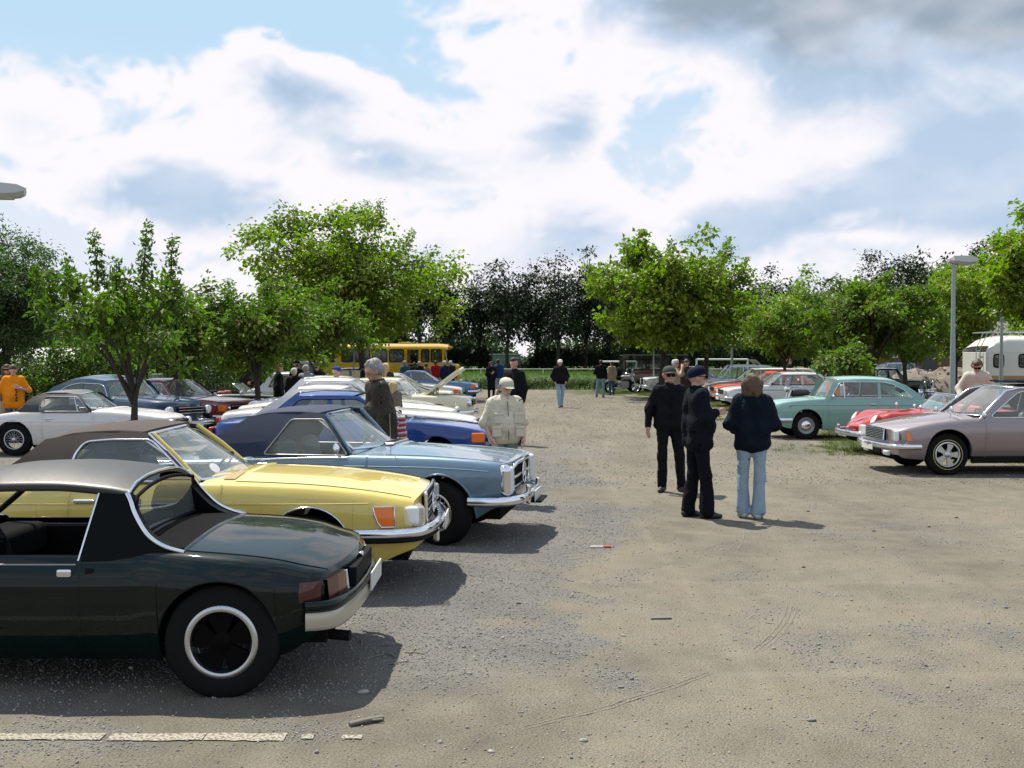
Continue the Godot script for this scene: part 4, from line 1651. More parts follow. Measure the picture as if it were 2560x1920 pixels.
		if o.get("side_strip", 0.0) > 0.0:
			var st := PackedVector3Array()
			for k in 26:
				var q := on_side(s, lerpf(-L + 0.25, L - 0.25, k / 25.0), o.side_strip)
				st.append(Vector3(q.x, q.y, (q.z + 0.001) * sg))
			bar(r, "side_strip", st, o.get("strip_r", 0.008), o.get("strip_m", M.chrome), 1.0, 5)
	if o.get("mirror", true):
		mirror(r, Vector3(xw - 0.18, belt, W * 0.95), Vector3(xw - 0.2, belt + 0.07, W * 1.04), 0.05, o.get("mirrorm", M.chrome))
		mirror(r, Vector3(xw - 0.18, belt, -W * 0.95), Vector3(xw - 0.2, belt + 0.07, -W * 1.04), 0.05, o.get("mirrorm", M.chrome))
	return {"r": r, "s": s, "L": L, "W": W}


func other_cars() -> void:
	var c := {}
	# ---- the left row, noses to the lane
	saloon("saloon_car", "bright dark blue saloon with amber corner lamp behind the light blue roadster", Vector3(-2.45, 0, -17.1), 0.0, paint(0.010, 0.042, 0.19),
		{"L": 4.3, "W": 1.68, "H": 1.36, "hood": 0.93, "nose": 0.80, "deck": 0.97, "tail": 0.93, "belt": 0.89, "xw": 0.78, "xwt": 0.12, "xrt": -0.86, "xr": -1.42, "doors": 4, "lamp": "rect", "amber": true, "bumperm": M.black_plastic, "wtrim": M.black_plastic, "pillars": [-0.32], "door0": 0.7, "door1": -0.32, "step": 0.045, "handle": M.black_plastic, "mirrorm": M.black_plastic, "hy": 0.5, "sh": 0.95, "ly": 0.66, "head": 0.1})
	var wh := paint(0.60, 0.59, 0.58)
	var pearl := paint(0.62, 0.60, 0.58)
	saloon("coupe", "white coupe with chrome window line parked beside the bright blue saloon", Vector3(-2.95, 0, -20.0), 0.0, wh,
		{"L": 4.65, "W": 1.78, "H": 1.385, "hood": 0.95, "nose": 0.80, "deck": 0.97, "tail": 0.92, "xw": 0.7, "xwt": 0.0, "xrt": -0.95, "xr": -1.62, "lamp": "rect", "amber": true, "wtrim": M.chrome, "glass": M.glass_dark, "pillars": [], "head": 0.1, "ly": 0.66})
	c = saloon("saloon_car", "ivory saloon with ridged fenders and upright lamps, third behind the navy-topped roadster", Vector3(-3.45, 0, -22.9), 0.0, pearl,
		{"L": 4.6, "W": 1.78, "H": 1.46, "hood": 0.95, "nose": 0.80, "deck": 0.95, "xw": 0.72, "xwt": 0.2, "xrt": -0.9, "xr": -1.45, "doors": 4, "lamp": "upright", "wtrim": M.chrome, "hy": -0.35, "ly": 0.66})
	star_badge(c.r, Vector3(c.L - 0.05, 0.86, 0), 0.05)
	c = saloon("saloon_car", "plain white saloon with chrome roof gutter beside the man in a blue cap", Vector3(-4.0, 0, -25.7), 0.0, paint(0.64, 0.64, 0.63),
		{"L": 4.4, "W": 1.7, "H": 1.45, "xw": 0.7, "xwt": 0.2, "xrt": -0.9, "xr": -1.4, "doors": 4, "lamp": "round", "wtrim": M.chrome})
	var cream := paint(0.60, 0.56, 0.40)
	c = saloon("coupe", "cream coupe with its long hood raised towards the lane", Vector3(-3.15, 0, -28.6), deg_to_rad(-4), cream,
		{"L": 4.3, "W": 1.7, "H": 1.36, "hood": 0.93, "nose": 0.86, "belt": 0.86, "deck": 0.93, "tail": 0.86, "xw": 0.72, "xwt": 0.32, "xrt": -0.85, "xr": -1.45, "lamp": "round", "wtrim": M.chrome, "hood_up": true, "pillars": [-0.45], "mats": {}})
	hood_lid(c, cream, 0.93, 2.08, 40.0)
	c = saloon("coupe", "cream low coupe parked tail to the lane, next to the raised hood", Vector3(-3.85, 0, -31.7), PI, paint(0.55, 0.54, 0.42),
		{"L": 4.3, "W": 1.7, "H": 1.3, "tail": 0.92, "xr": -1.6, "xrt": -0.7, "lamp": "rect", "pillars": []})
	saloon("roadster", "silver white open roadster with amber lamps, beside the yellow bus crowd", Vector3(-4.0, 0, -39.5), 0.0, paint(0.5, 0.5, 0.49, 0.2),
		{"L": 4.4, "W": 1.79, "H": 1.32, "hood": 0.93, "nose": 0.80, "xw": 0.62, "xwt": 0.02, "xrt": -0.75, "xr": -1.0, "lamp": "rect", "amber": true, "wtrim": M.chrome, "pillars": [], "wheel": "bundt", "ly": 0.66})
	saloon("coupe", "steel blue coupe with amber corner lamp, last of the row before the grass", Vector3(-3.65, 0, -45.6), 0.0, paint(0.07, 0.15, 0.27, 0.2),
		{"L": 4.5, "W": 1.75, "H": 1.34, "hood": 0.92, "nose": 0.80, "xw": 0.62, "xwt": 0.0, "xrt": -0.8, "xr": -1.3, "lamp": "quad", "amber": true, "pillars": [], "ly": 0.66})
	saloon("saloon_car", "black saloon roof with bright gutter in front of the yellow bus", Vector3(-6.6, 0, -47.5), 0.2, paint(0.01, 0.01, 0.012),
		{"L": 4.4, "W": 1.7, "H": 1.42, "wtrim": M.chrome, "lamp": "round"})
	saloon("estate_car", "silver grey car with high tail standing behind the blond woman", Vector3(-6.4, 0, -35.2), 0.0, paint(0.45, 0.45, 0.45, 0.3),
		{"L": 4.3, "W": 1.7, "H": 1.42, "lamp": "rect", "xr": -1.7, "xrt": -1.3})
	# ---- the second row on the left
	white_sports_car()
	saloon("saloon_car", "dark blue rounded two-door saloon of the fifties behind the white sports car", Vector3(-8.80, 0, -24.25), deg_to_rad(-27), paint(0.012, 0.035, 0.07),
		{"L": 4.2, "W": 1.62, "H": 1.49, "hood": 1.02, "nose": 0.93, "deck": 0.95, "tail": 0.72, "belt": 0.93, "xw": 0.62, "xwt": 0.28, "xrt": -0.85, "xr": -1.75, "W2": 1, "lamp": "round", "wtrim": M.chrome, "sweep": 0.2, "wr": 0.58, "edge": 0.11, "hy": 1.2, "he": 0.62, "sh": 0.9, "dr": 0.16, "mid": 0.5, "tr": 0.33, "ly": 0.74,
		"roof_rows": [[-1.7, 0.98, 1.02, 0.62], [-1.35, 1.22, 1.27, 0.6], [-0.9, 1.36, 1.44, 0.58], [-0.35, 1.39, 1.49, 0.58], [0.28, 1.345, 1.43, 0.56]],
		"side": V([-1.72, 0.93, -1.35, 1.22, -0.9, 1.36, -0.35, 1.40, 0.28, 1.36, 0.56, 0.93]), "dlo": V([-1.25, 0.97, -0.98, 1.22, -0.6, 1.31, 0.2, 1.29, 0.46, 0.97]), "pillars": [-0.42], "rear": [-1.55, 1.10, 0.4, -1.2, 1.28, 0.4, 0.05, 0.02], "bowf": 0.3})
	saloon("coupe", "dark red coupe with twin round lamps in a black grille", Vector3(-8.35, 0, -27.1), deg_to_rad(-24), paint(0.17, 0.028, 0.03),
		{"L": 4.35, "W": 1.66, "H": 1.36, "hood": 0.92, "nose": 0.82, "belt": 0.86, "xw": 0.62, "xwt": 0.05, "xrt": -0.85, "xr": -1.35, "lamp": "quad", "gw": 1.7, "gh": 0.2, "gbars": 2, "amber": true, "wtrim": M.chrome, "side_strip": 0.76, "pillars": [-0.5], "ly": 0.66, "he": 0.86, "sh": 0.96})
	number_roadster()
	# ---- the right row, noses to the lane
	lilac_saloon()
	red_roadster()
	teal_saloon()
	saloon("hatchback", "white hatchback with black window frames and waist line, behind the teal two-door", Vector3(9.55, 0, -38.3), PI, paint(0.62, 0.63, 0.65),
		{"L": 4.3, "W": 1.65, "H": 1.37, "hood": 0.92, "nose": 0.80, "deck": 1.0, "tail": 0.96, "belt": 0.88, "xw": 0.72, "xwt": 0.2, "xrt": -1.2, "xr": -1.75, "lamp": "rect", "gw": 1.1, "wtrim": M.black_plastic, "pillars": [-0.55, 0.2], "side_strip": 0.74, "strip_m": M.black_plastic, "door1": -0.55, "handle": M.black_plastic, "mirrorm": M.black_plastic, "ly": 0.66, "tr": 0.3})
	saloon("saloon_car", "bright orange-red saloon nose showing beside the white hatchback", Vector3(9.85, 0, -41.6), PI, paint(0.62, 0.07, 0.015),
		{"L": 4.3, "W": 1.65, "H": 1.36, "hood": 0.90, "nose": 0.80, "lamp": "rect", "gw": 1.1, "ly": 0.66, "doors": 4})
	saloon("estate_car", "brown-grey estate with a pale roof and front quarter lights", Vector3(10.3, 0, -46.0), PI, paint(0.15, 0.13, 0.12),
		{"L": 4.6, "W": 1.7, "H": 1.44, "roofm": paint(0.6, 0.58, 0.55), "xr": -2.0, "xrt": -1.7, "lamp": "round", "wtrim": M.chrome, "doors": 4, "pillars": [0.25, -0.5, -1.2]})
	saloon("estate_car", "silver estate roof with a rack behind the brown-grey estate", Vector3(10.2, 0, -50.2), PI, paint(0.45, 0.47, 0.49, 0.3),
		{"L": 4.6, "W": 1.72, "H": 1.55, "xr": -2.0, "xrt": -1.7, "lamp": "rect", "doors": 4, "pillars": [-0.4, -1.2]})
	saloon("saloon_car", "white seventies saloon front with upright lamps and chrome bumper under the lime tree", Vector3(8.75, 0, -53.6), PI, paint(0.6, 0.6, 0.6),
		{"L": 4.6, "W": 1.77, "H": 1.44, "hood": 0.95, "nose": 0.88, "lamp": "upright", "doors": 4, "wtrim": M.chrome, "gw": 0.8, "gh": 0.3, "ly": 0.68})
	saloon("saloon_car", "black saloon with a blue-grey cabin and long trunk beside the sand heap", Vector3(15.2, 0, -45.2), PI, paint(0.008, 0.012, 0.016),
		{"L": 4.3, "W": 1.66, "H": 1.46, "hood": 0.96, "deck": 0.98, "tail": 0.94, "xw": 0.95, "xwt": 0.55, "xrt": -0.7, "xr": -1.1, "lamp": "round", "wtrim": M.chrome, "roofm": paint(0.05, 0.09, 0.13)})
	saloon("estate_car", "blue estate with arched roof behind the sand heap", Vector3(18.6, 0, -54.0), PI, paint(0.02, 0.07, 0.2),
		{"L": 4.6, "W": 1.74, "H": 1.62, "H2": 1, "xr": -2.0, "xrt": -1.4, "xwt": 0.1, "lamp": "rect", "wtrim": M.chrome, "pillars": [-0.4, -1.0]})
	c = saloon("saloon_car", "beige saloon with its trunk lid raised, behind the white hatchback roof", Vector3(12.9, 0, -50.5), PI, paint(0.5, 0.46, 0.38),
		{"L": 4.4, "W": 1.68, "H": 1.4, "lamp": "round"})
	var lid := MB.new()
	lid.box(Vector3(1.32, 1.42, 0), Vector3(1.0, 0.04, 1.3), Basis(Vector3.BACK, 0.75), 0.02)
	part(c.r, "hood_lid", lid, paint(0.5, 0.46, 0.38))


# a hood that stands open on its rear hinge
func hood_lid(c: Dictionary, m: Material, x0: float, x1: float, deg: float) -> void:
	var s: Dictionary = c.s
	var rows := []
	var under := []
	var h := on_top(s, x0, 0.0)
	var b := Basis(Vector3.BACK, deg_to_rad(deg))
	for i in 12:
		var row := PackedVector3Array()
		var row2 := PackedVector3Array()
		for k in 11:
			var q := on_top(s, lerpf(x0, x1, i / 11.0), lerpf(-0.8, 0.8, k / 10.0)) - h
			row.append(b * q + h + Vector3(0, 0.02, 0)); row2.append(b * (q - Vector3(0, 0.05, 0)) + h + Vector3(0, 0.02, 0))
		rows.append(row)
		under.append(row2)
	var mb := MB.new()
	mb.grid(rows, Vector3(h.x + 2.0, h.y - 1.0, 0))
	mb.grid(under, Vector3(h.x, h.y + 2.0, 0))
	for e in [0, 10]:
		var a := PackedVector3Array()
		var d := PackedVector3Array()
		for i in 12:
			a.append(rows[i][e]); d.append(under[i][e])
		mb.grid([a, d])
	mb.grid([rows[11], under[11]])
	part(c.r, "hood_lid", mb, m)
	for z in [-0.55, -0.25, 0.3]:
		bar(c.r, "hood_strut", [Vector3(h.x + 0.18, h.y - 0.03, z), Vector3(h.x + 0.24, h.y + 0.22, z)], 0.012, M.black_plastic)
	var e := MB.new()
	e.box(Vector3((x0 + x1) * 0.5 + 0.1, 0.70, 0), Vector3(x1 - x0 - 0.3, 0.2, 0.7), Basis(), 0.06)
	part(c.r, "engine", e, M.black_plastic)


func white_sports_car() -> void:
	var p := paint(0.62, 0.60, 0.59)
	var o := {"L": 3.8, "W": 1.54, "H": 1.24, "hood": 0.90, "nose": 0.76, "deck": 0.86, "tail": 0.76, "belt": 0.82, "xw": 0.52, "xwt": 0.12, "xrt": -0.62, "xr": -0.95, "ra": -1.10, "fa": 1.21, "open": true, "lamp": "round", "wheel": "wire", "tr": 0.315, "side_strip": 0.66, "door0": 0.42, "door1": -0.55, "step": 0.045, "ly": 0.60, "sh": 0.92, "wr": 0.55, "bowf": 0.22, "sweep": 0.16, "mirror": false, "seat": M.seat_dark}
	var c := saloon("sports_car", "white open sports car with black folding top and wire wheels under the fruit tree", Vector3(-8.38, 0, -21.25), 0.0, p, o)
	var r: Node3D = c.r
	var top := weave(mat(lin(0.035, 0.038, 0.042), 0.55), 0.3, 0.5, 9.0)
	roof(r, [[-0.86, 1.06, 1.09, 0.58], [-0.70, 1.16, 1.19, 0.55], [-0.4, 1.20, 1.24, 0.54], [-0.1, 1.20, 1.245, 0.54], [0.13, 1.165, 1.195, 0.53]], -0.13, 0.05, top, "folding_top", 0.05)
	var g := {"wb": 0.72, "wr": 0.545, "yb": 0.84, "yr": 1.18, "frame": top, "dr": 0.06,
		"side": V([-1.0, 0.83, -0.86, 1.07, -0.70, 1.16, -0.4, 1.2, 0.1, 1.175, 0.40, 0.83]),
		"dlo": V([-0.62, 0.85, -0.60, 1.08, -0.5, 1.13, 0.07, 1.125, 0.33, 0.85]), "trim": M.steel}
	cab_side(r, g)
	for sg in [-1, 1]:
		bar(r, "quarter_light_frame", [Vector3(0.12, 0.85, 0.715 * sg), Vector3(0.0, 1.125, 0.58 * sg)], 0.008, M.chrome)
	screen(r, [-1.2, 0.86, 0.58, -0.86, 1.07, 0.5, 0.12, 0.02], "rear_window", M.plastic_window, top, 0.02)


func number_roadster() -> void:
	var p := paint(0.006, 0.014, 0.012)
	var c := saloon("sports_car", "black open sports car with race number 22 on its door", Vector3(-7.75, 0, -30.6), 0.0, p,
		{"L": 4.0, "W": 1.5, "H": 1.2, "hood": 0.88, "nose": 0.80, "deck": 0.84, "tail": 0.74, "belt": 0.82, "xw": 0.45, "xwt": 0.1, "xrt": -0.5, "xr": -0.8, "open": true, "lamp": "round", "seat": M.seat_red, "side_strip": 0.72, "strip_r": 0.012, "ly": 0.62, "hy": 0.9, "he": 0.7, "door1": -0.6, "wheel": "wire"})
	var q := on_side(c.s, -0.05, 0.52)
	blk(c.r, "number_panel", Vector3(-0.05, 0.53, q.z + 0.014), Vector3(0.34, 0.34, 0.012), mat(lin(0.5, 0.5, 0.5), 0.5), 0.003)
	var tm := TextMesh.new()
	tm.text = "22"
	var f := SystemFont.new()
	f.font_names = PackedStringArray(["Droid Sans"])
	tm.font = f
	tm.font_size = 32
	tm.pixel_size = 0.0078
	tm.depth = 0.004
	var mi := MeshInstance3D.new()
	mi.mesh = tm
	mi.material_override = M.black_plastic
	mi.name = "race_number"
	mi.position = Vector3(-0.05, 0.53, q.z + 0.024)
	c.r.add_child(mi, true)
	for k in 2:
		mirror(c.r, Vector3(0.3, 0.84, 0.7 - 1.4 * k), Vector3(0.28, 0.92, 0.75 - 1.5 * k), 0.05)
	blk(c.r, "folded_top", Vector3(-0.85, 0.88, 0), Vector3(0.42, 0.12, 1.1), M.rubber, 0.05)


func lilac_saloon() -> void:
	var p := paint(0.255, 0.215, 0.218, 0.45)
	var c := saloon("saloon_car", "metallic grey-lilac saloon with slatted chrome grille and five-spoke wheels", Vector3(8.42, 0, -18.0), PI + deg_to_rad(1.5), p,
		{"L": 4.78, "W": 1.76, "H": 1.44, "belt": 0.895, "hood": 0.955, "nose": 0.765, "deck": 1.0, "tail": 0.98, "xw": 1.18, "xwt": 0.50, "xrt": -1.2, "xr": -1.75, "fa": 1.52, "ra": -1.34, "doors": 4, "lamp": "none", "wheel": "star5", "tr": 0.335, "wtrim": M.chrome, "glass": M.glass, "head": 0.16, "seat": M.seat_grey,
		"pillars": [-0.42, -1.15], "door0": 0.92, "door1": -0.4, "step": 0.04, "by": 0.46, "bh": 0.085, "gw": 0.01, "gbars": 0, "ly": 0.64, "sweep": 0.3, "wr": 0.62, "edge": 0.05, "bowf": 0.14, "hy": 0.55, "sh": 0.94, "plates": false, "side_strip": 0.0,
		"side": V([-1.75, 0.885, -1.2, 1.39, -0.3, 1.396, 0.32, 1.385, 0.50, 1.34, 1.0, 0.885]), "dlo": V([-1.4, 0.92, -1.08, 1.32, 0.3, 1.335, 0.86, 0.92]), "dr": 0.12,
		"top_c": V([-2.39, 0.88, -2.3, 0.95, -1.75, 1.0, 1.18, 0.955, 1.6, 0.905, 2.0, 0.835, 2.25, 0.78, 2.35, 0.75, 2.39, 0.72]),
		"belt_c": V([-2.39, 0.84, -2.2, 0.9, -1.0, 0.9, 0.5, 0.895, 1.1, 0.875, 1.6, 0.83, 2.0, 0.775, 2.3, 0.725, 2.39, 0.70]),
		"bot_c": V([-2.39, 0.42, -2.0, 0.30, -0.9, 0.30, 1.1, 0.30, 1.9, 0.25, 2.3, 0.27, 2.39, 0.32]),
		"plan_c": V([-2.39, 0.72, -2.2, 0.82, -1.2, 0.875, 0.5, 0.88, 1.5, 0.88, 2.0, 0.865, 2.25, 0.84, 2.35, 0.81, 2.39, 0.79])})
	var r: Node3D = c.r
	# recessed slatted grille, square lamps, amber corners
	blk(r, "grille", Vector3(2.375, 0.625, 0), Vector3(0.05, 0.19, 0.80), M.black_plastic, 0.01)
	for k in 7:
		blk(r, "grille_bar", Vector3(2.405, 0.545 + k * 0.027, 0), Vector3(0.02, 0.01, 0.80), M.chrome, 0.004)
	bar(r, "grille_frame", [Vector3(2.40, 0.535, -0.41), Vector3(2.385, 0.725, -0.41), Vector3(2.39, 0.735, 0), Vector3(2.385, 0.725, 0.41), Vector3(2.40, 0.535, 0.41)], 0.012, M.chrome)
	for sg in [-1.0, 1.0]:
		var bs := Basis(Vector3.UP, 0.26 * sg)
		blk(r, "headlight", Vector3(2.30, 0.63, 0.625 * sg), Vector3(0.08, 0.175, 0.39), M.lens, 0.02, bs)
		blk(r, "headlight_reflector", Vector3(2.28, 0.63, 0.625 * sg), Vector3(0.07, 0.16, 0.37), M.lamp_glass, 0.02, bs)
		flank_patch(r, c.s, "corner_lamp", [[2.20, 2.32, 0.55], [2.22, 2.32, 0.60], [2.245, 2.32, 0.66], [2.26, 2.32, 0.71]], 0.008, M.orange, sg, M.steel)
		blk(r, "sill", Vector3(0.1, 0.25, 0.74 * sg), Vector3(2.0, 0.12, 0.1), M.black_plastic, 0.02)
		bar(r, "screen_post_trim", [Vector3(1.0, 0.90, 0.80 * sg), Vector3(0.80, 1.10, 0.745 * sg), Vector3(0.52, 1.335, 0.652 * sg), Vector3(0.3, 1.385, 0.635 * sg), Vector3(-0.6, 1.40, 0.632 * sg)], 0.016, M.chrome)
		blk(r, "apron_lamp", Vector3(2.36, 0.335, 0.45 * sg), Vector3(0.06, 0.08, 0.2), M.lamp_glass, 0.02)
	blk(r, "air_slot", Vector3(2.375, 0.345, 0.0), Vector3(0.05, 0.085, 0.5), M.black_plastic, 0.01)
	plate(r, Vector3(2.50, 0.42, 0.05), 0.0, 0.5)
	var sr := MB.new()
	sr.box(Vector3(-0.1, 1.465, 0), Vector3(0.7, 0.03, 0.95), Basis(Vector3.BACK, 0.05), 0.014)
	part(r, "sunroof_panel", sr, M.black_plastic)
	for z in [-0.86, 0.86]:
		mirror(r, Vector3(1.0, 0.88, z), Vector3(0.98, 0.965, z * 1.06), 0.06)
	mirror(r, on_top(c.s, 1.42, -0.75), on_top(c.s, 1.40, -0.76) + Vector3(0, 0.14, 0), 0.06)


func red_roadster() -> void:
	var p := paint(0.34, 0.025, 0.020)
	var c := saloon("sports_car", "red rear-engined open sports car with round lamps and its door open, beside the lilac saloon", Vector3(8.62, 0, -21.45), PI, p,
		{"L": 3.95, "W": 1.66, "H": 1.22, "hood": 0.84, "nose": 0.62, "deck": 0.86, "tail": 0.68, "belt": 0.80, "xw": 0.50, "xwt": 0.16, "xrt": -0.6, "xr": -0.9, "open": true, "lamp": "none", "seat": M.seat_red, "tr": 0.32, "step": 0.04, "gw": 0.01, "gbars": 0, "gh": 0.02, "sweep": 0.2, "by": 0.40, "bh": 0.11, "ly": 0.45, "bowf": 0.42, "hy": -0.1, "hz": 0.8, "he": 0.62, "sh": 0.90, "mid": 0.55, "plates": false,
		"belt_c": V([-1.97, 0.55, -1.8, 0.66, -1.2, 0.78, 0.0, 0.80, 0.8, 0.80, 1.3, 0.79, 1.65, 0.73, 1.85, 0.64, 1.97, 0.52]),
		"top_c": V([-1.97, 0.58, -1.8, 0.70, -0.9, 0.86, 0.5, 0.85, 1.0, 0.79, 1.5, 0.69, 1.8, 0.60, 1.92, 0.53, 1.97, 0.48]),
		"bot_c": V([-1.97, 0.36, -1.6, 0.24, -0.8, 0.2, 0.9, 0.2, 1.6, 0.22, 1.97, 0.34])})
	var r: Node3D = c.r
	for sg in [-1.0, 1.0]:
		round_lamp(r, Vector3(1.62, 0.665, 0.60 * sg), Vector3(0.83, 0.5, 0.05 * sg), 0.13, "headlight", M.lamp_glass, p)
		round_lamp(r, Vector3(1.76, 0.46, 0.62 * sg), Vector3(1, 0.1, 0), 0.04, "turn_lamp", M.lamp_glass)
		mirror(r, on_top(c.s, 0.75, 0.78 * sg), on_top(c.s, 0.75, 0.78 * sg) + Vector3(0, 0.1, 0), 0.05)
		blk(r, "overrider", Vector3(2.04, 0.44, 0.3 * sg), Vector3(0.06, 0.2, 0.06), M.chrome, 0.025)
	bar(r, "hood_handle", [on_top(c.s, 1.82, 0.0, 0.01), on_top(c.s, 1.55, 0.0, 0.03)], 0.014, M.chrome)
	plate(r, Vector3(2.06, 0.375, 0.0), 0.0, 0.5)
	# the far door stands open
	var d := MB.new()
	d.box(Vector3(-0.48, 0.52, 0), Vector3(0.95, 0.55, 0.06), Basis(), 0.028)
	var dn := part(r, "open_door", d, p, Transform3D(Basis(Vector3.UP, deg_to_rad(62)), Vector3(0.42, 0, -0.84)))
	var gl := MB.new()
	gl.poly([Vector3(-0.1, 0.8, 0), Vector3(-0.9, 0.8, 0), Vector3(-0.85, 1.12, 0), Vector3(-0.35, 1.14, 0)], Vector3(0, 0, 1))
	part(dn, "door_window", gl, M.glass)
	var gf := MB.new()
	gf.tube([Vector3(-0.1, 0.8, 0), Vector3(-0.9, 0.8, 0), Vector3(-0.85, 1.12, 0), Vector3(-0.35, 1.14, 0)], 0.012, 6, false, 1.0, Vector3(0, 0, 1), true)
	part(dn, "window_frame", gf, M.chrome)


func teal_saloon() -> void:
	var p := paint(0.205, 0.36, 0.33)
	var c := saloon("saloon_car", "turquoise two-door saloon of the sixties with chrome lamps and an orange sheet in its window", Vector3(8.02, 0, -25.4), PI, p,
		{"L": 4.1, "W": 1.56, "H": 1.45, "belt": 0.915, "hood": 0.96, "nose": 0.87, "deck": 0.93, "tail": 0.85, "xw": 0.90, "xwt": 0.62, "xrt": -0.85, "xr": -1.4, "fa": 1.29, "ra": -1.0, "lamp": "none", "wheel": "cap", "tr": 0.315, "wtrim": M.chrome, "door0": 0.80, "door1": -0.34, "step": 0.045, "hy": 0.35, "sh": 0.93, "gw": 0.01, "gbars": 0, "gh": 0.02, "ly": 0.70, "wr": 0.56, "edge": 0.085, "sweep": 0.14, "mirror": true, "head": 0.0, "by": 0.45, "bh": 0.09,
		"roof_rows": [[-1.28, 1.06, 1.09, 0.60], [-1.0, 1.25, 1.29, 0.58], [-0.6, 1.355, 1.425, 0.565], [0.0, 1.372, 1.45, 0.565], [0.62, 1.352, 1.42, 0.55]],
		"side": V([-1.42, 0.905, -1.28, 1.05, -1.0, 1.25, -0.6, 1.355, 0.0, 1.374, 0.62, 1.355, 0.88, 0.905]),
		"dlo": V([-1.16, 0.95, -1.0, 1.10, -0.72, 1.26, -0.45, 1.31, 0.50, 1.31, 0.74, 0.95]), "dr": 0.09, "pillars": [-0.39],
		"rear": [-1.42, 0.95, 0.55, -1.1, 1.19, 0.5, 0.06, 0.02], "side_strip": 0.775, "strip_m": M.teal_strip, "strip_r": 0.005})
	var r: Node3D = c.r
	for sg in [-1.0, 1.0]:
		for z in [0.52]:
			round_lamp(r, Vector3(2.0, 0.72, z * sg), Vector3(1, 0, 0), 0.1)
		bar(r, "lamp_surround", [Vector3(1.99, 0.56, 0.66 * sg), Vector3(1.985, 0.80, 0.67 * sg), Vector3(2.0, 0.85, 0.6 * sg)], 0.016, M.chrome)
		blk(r, "turn_lamp", Vector3(1.975, 0.54, 0.60 * sg), Vector3(0.06, 0.06, 0.12), M.orange, 0.02)
		var q := on_side(c.s, 1.72, 0.77)
		round_lamp(r, Vector3(q.x, q.y, q.z * sg), Vector3(0, 0, sg), 0.022, "side_lamp", M.red_lens)
		bar(r, "quarter_light_frame", [Vector3(0.42, 0.94, 0.735 * sg), Vector3(0.42, 1.31, 0.62 * sg)], 0.009, M.chrome)
	for k in 5:
		blk(r, "grille_bar", Vector3(2.055, 0.58 + k * 0.06, 0), Vector3(0.02, 0.018, 0.84), M.chrome, 0.006)
	blk(r, "grille", Vector3(2.04, 0.70, 0), Vector3(0.03, 0.3, 0.84), M.black_plastic, 0.01)
	blk(r, "orange_sheet", Vector3(0.46, 1.13, 0.05), Vector3(0.012, 0.34, 0.34), mat(lin(0.85, 0.22, 0.01), 0.7), 0.003, Basis(Vector3.UP, 0.9))
	wheel_dot(r, c.s)


func wheel_dot(r: Node3D, s: Dictionary) -> void:
	var b := MB.new()
	b.lathe([[0.022, 0.0], [0.018, 0.008], [0.001, 0.009]], disc_xf(Vector3(1.29 - 0.06, 0.335, -0.758), Vector3(0, 0, -1)), 10)
	part(r, "hubcap_mark", b, M.red_lens)


# --- bus, vans, motorcycles -----------------------------------------------------------------------------------

func wall_with_windows(root: Node3D, x0: float, x1: float, y0: float, y1: float, z: float, wins: Array, m: Material, inward: float) -> void:
	# upright wall between x0 and x1 built as bands and posts around its openings
	var lo := 9.0
	var hi := 0.0
	for w in wins:
		lo = minf(lo, w[2]); hi = maxf(hi, w[3])
	var b := MB.new()
	b.box(Vector3((x0 + x1) / 2, (y0 + lo) / 2, z), Vector3(x1 - x0, lo - y0, 0.06))
	b.box(Vector3((x0 + x1) / 2, (hi + y1) / 2, z), Vector3(x1 - x0, y1 - hi, 0.06))
	var at := x0
	for w in wins:
		if w[0] - at > 0.01:
			b.box(Vector3((at + w[0]) / 2, (lo + hi) / 2, z), Vector3(w[0] - at, hi - lo, 0.06))
		if w[2] > lo + 0.01:
			b.box(Vector3((w[0] + w[1]) / 2, (lo + w[2]) / 2, z), Vector3(w[1] - w[0], w[2] - lo, 0.06))
		at = w[1]
	b.box(Vector3((at + x1) / 2, (lo + hi) / 2, z), Vector3(x1 - at, hi - lo, 0.06))
	part(root, "side_wall", b, m)
	for w in wins:
		if w.size() > 4:
			continue
		var p := PackedVector3Array()
		for q in rounded(V([w[0], w[2], w[1], w[2], w[1], w[3], w[0], w[3]]), 0.1):
			p.append(Vector3(q.x, q.y, z + 0.03 * inward))
		var f := MB.new()
		f.tube(p, 0.025, 6, false, 1.0, Vector3(0, 0, 1), true)
		var fr := part(root, "window_frame", f, M.rubber)
		var g := MB.new()
		g.poly(p, Vector3(0, 0, 1))
		part(fr, "pane", g, M.glass_bus)


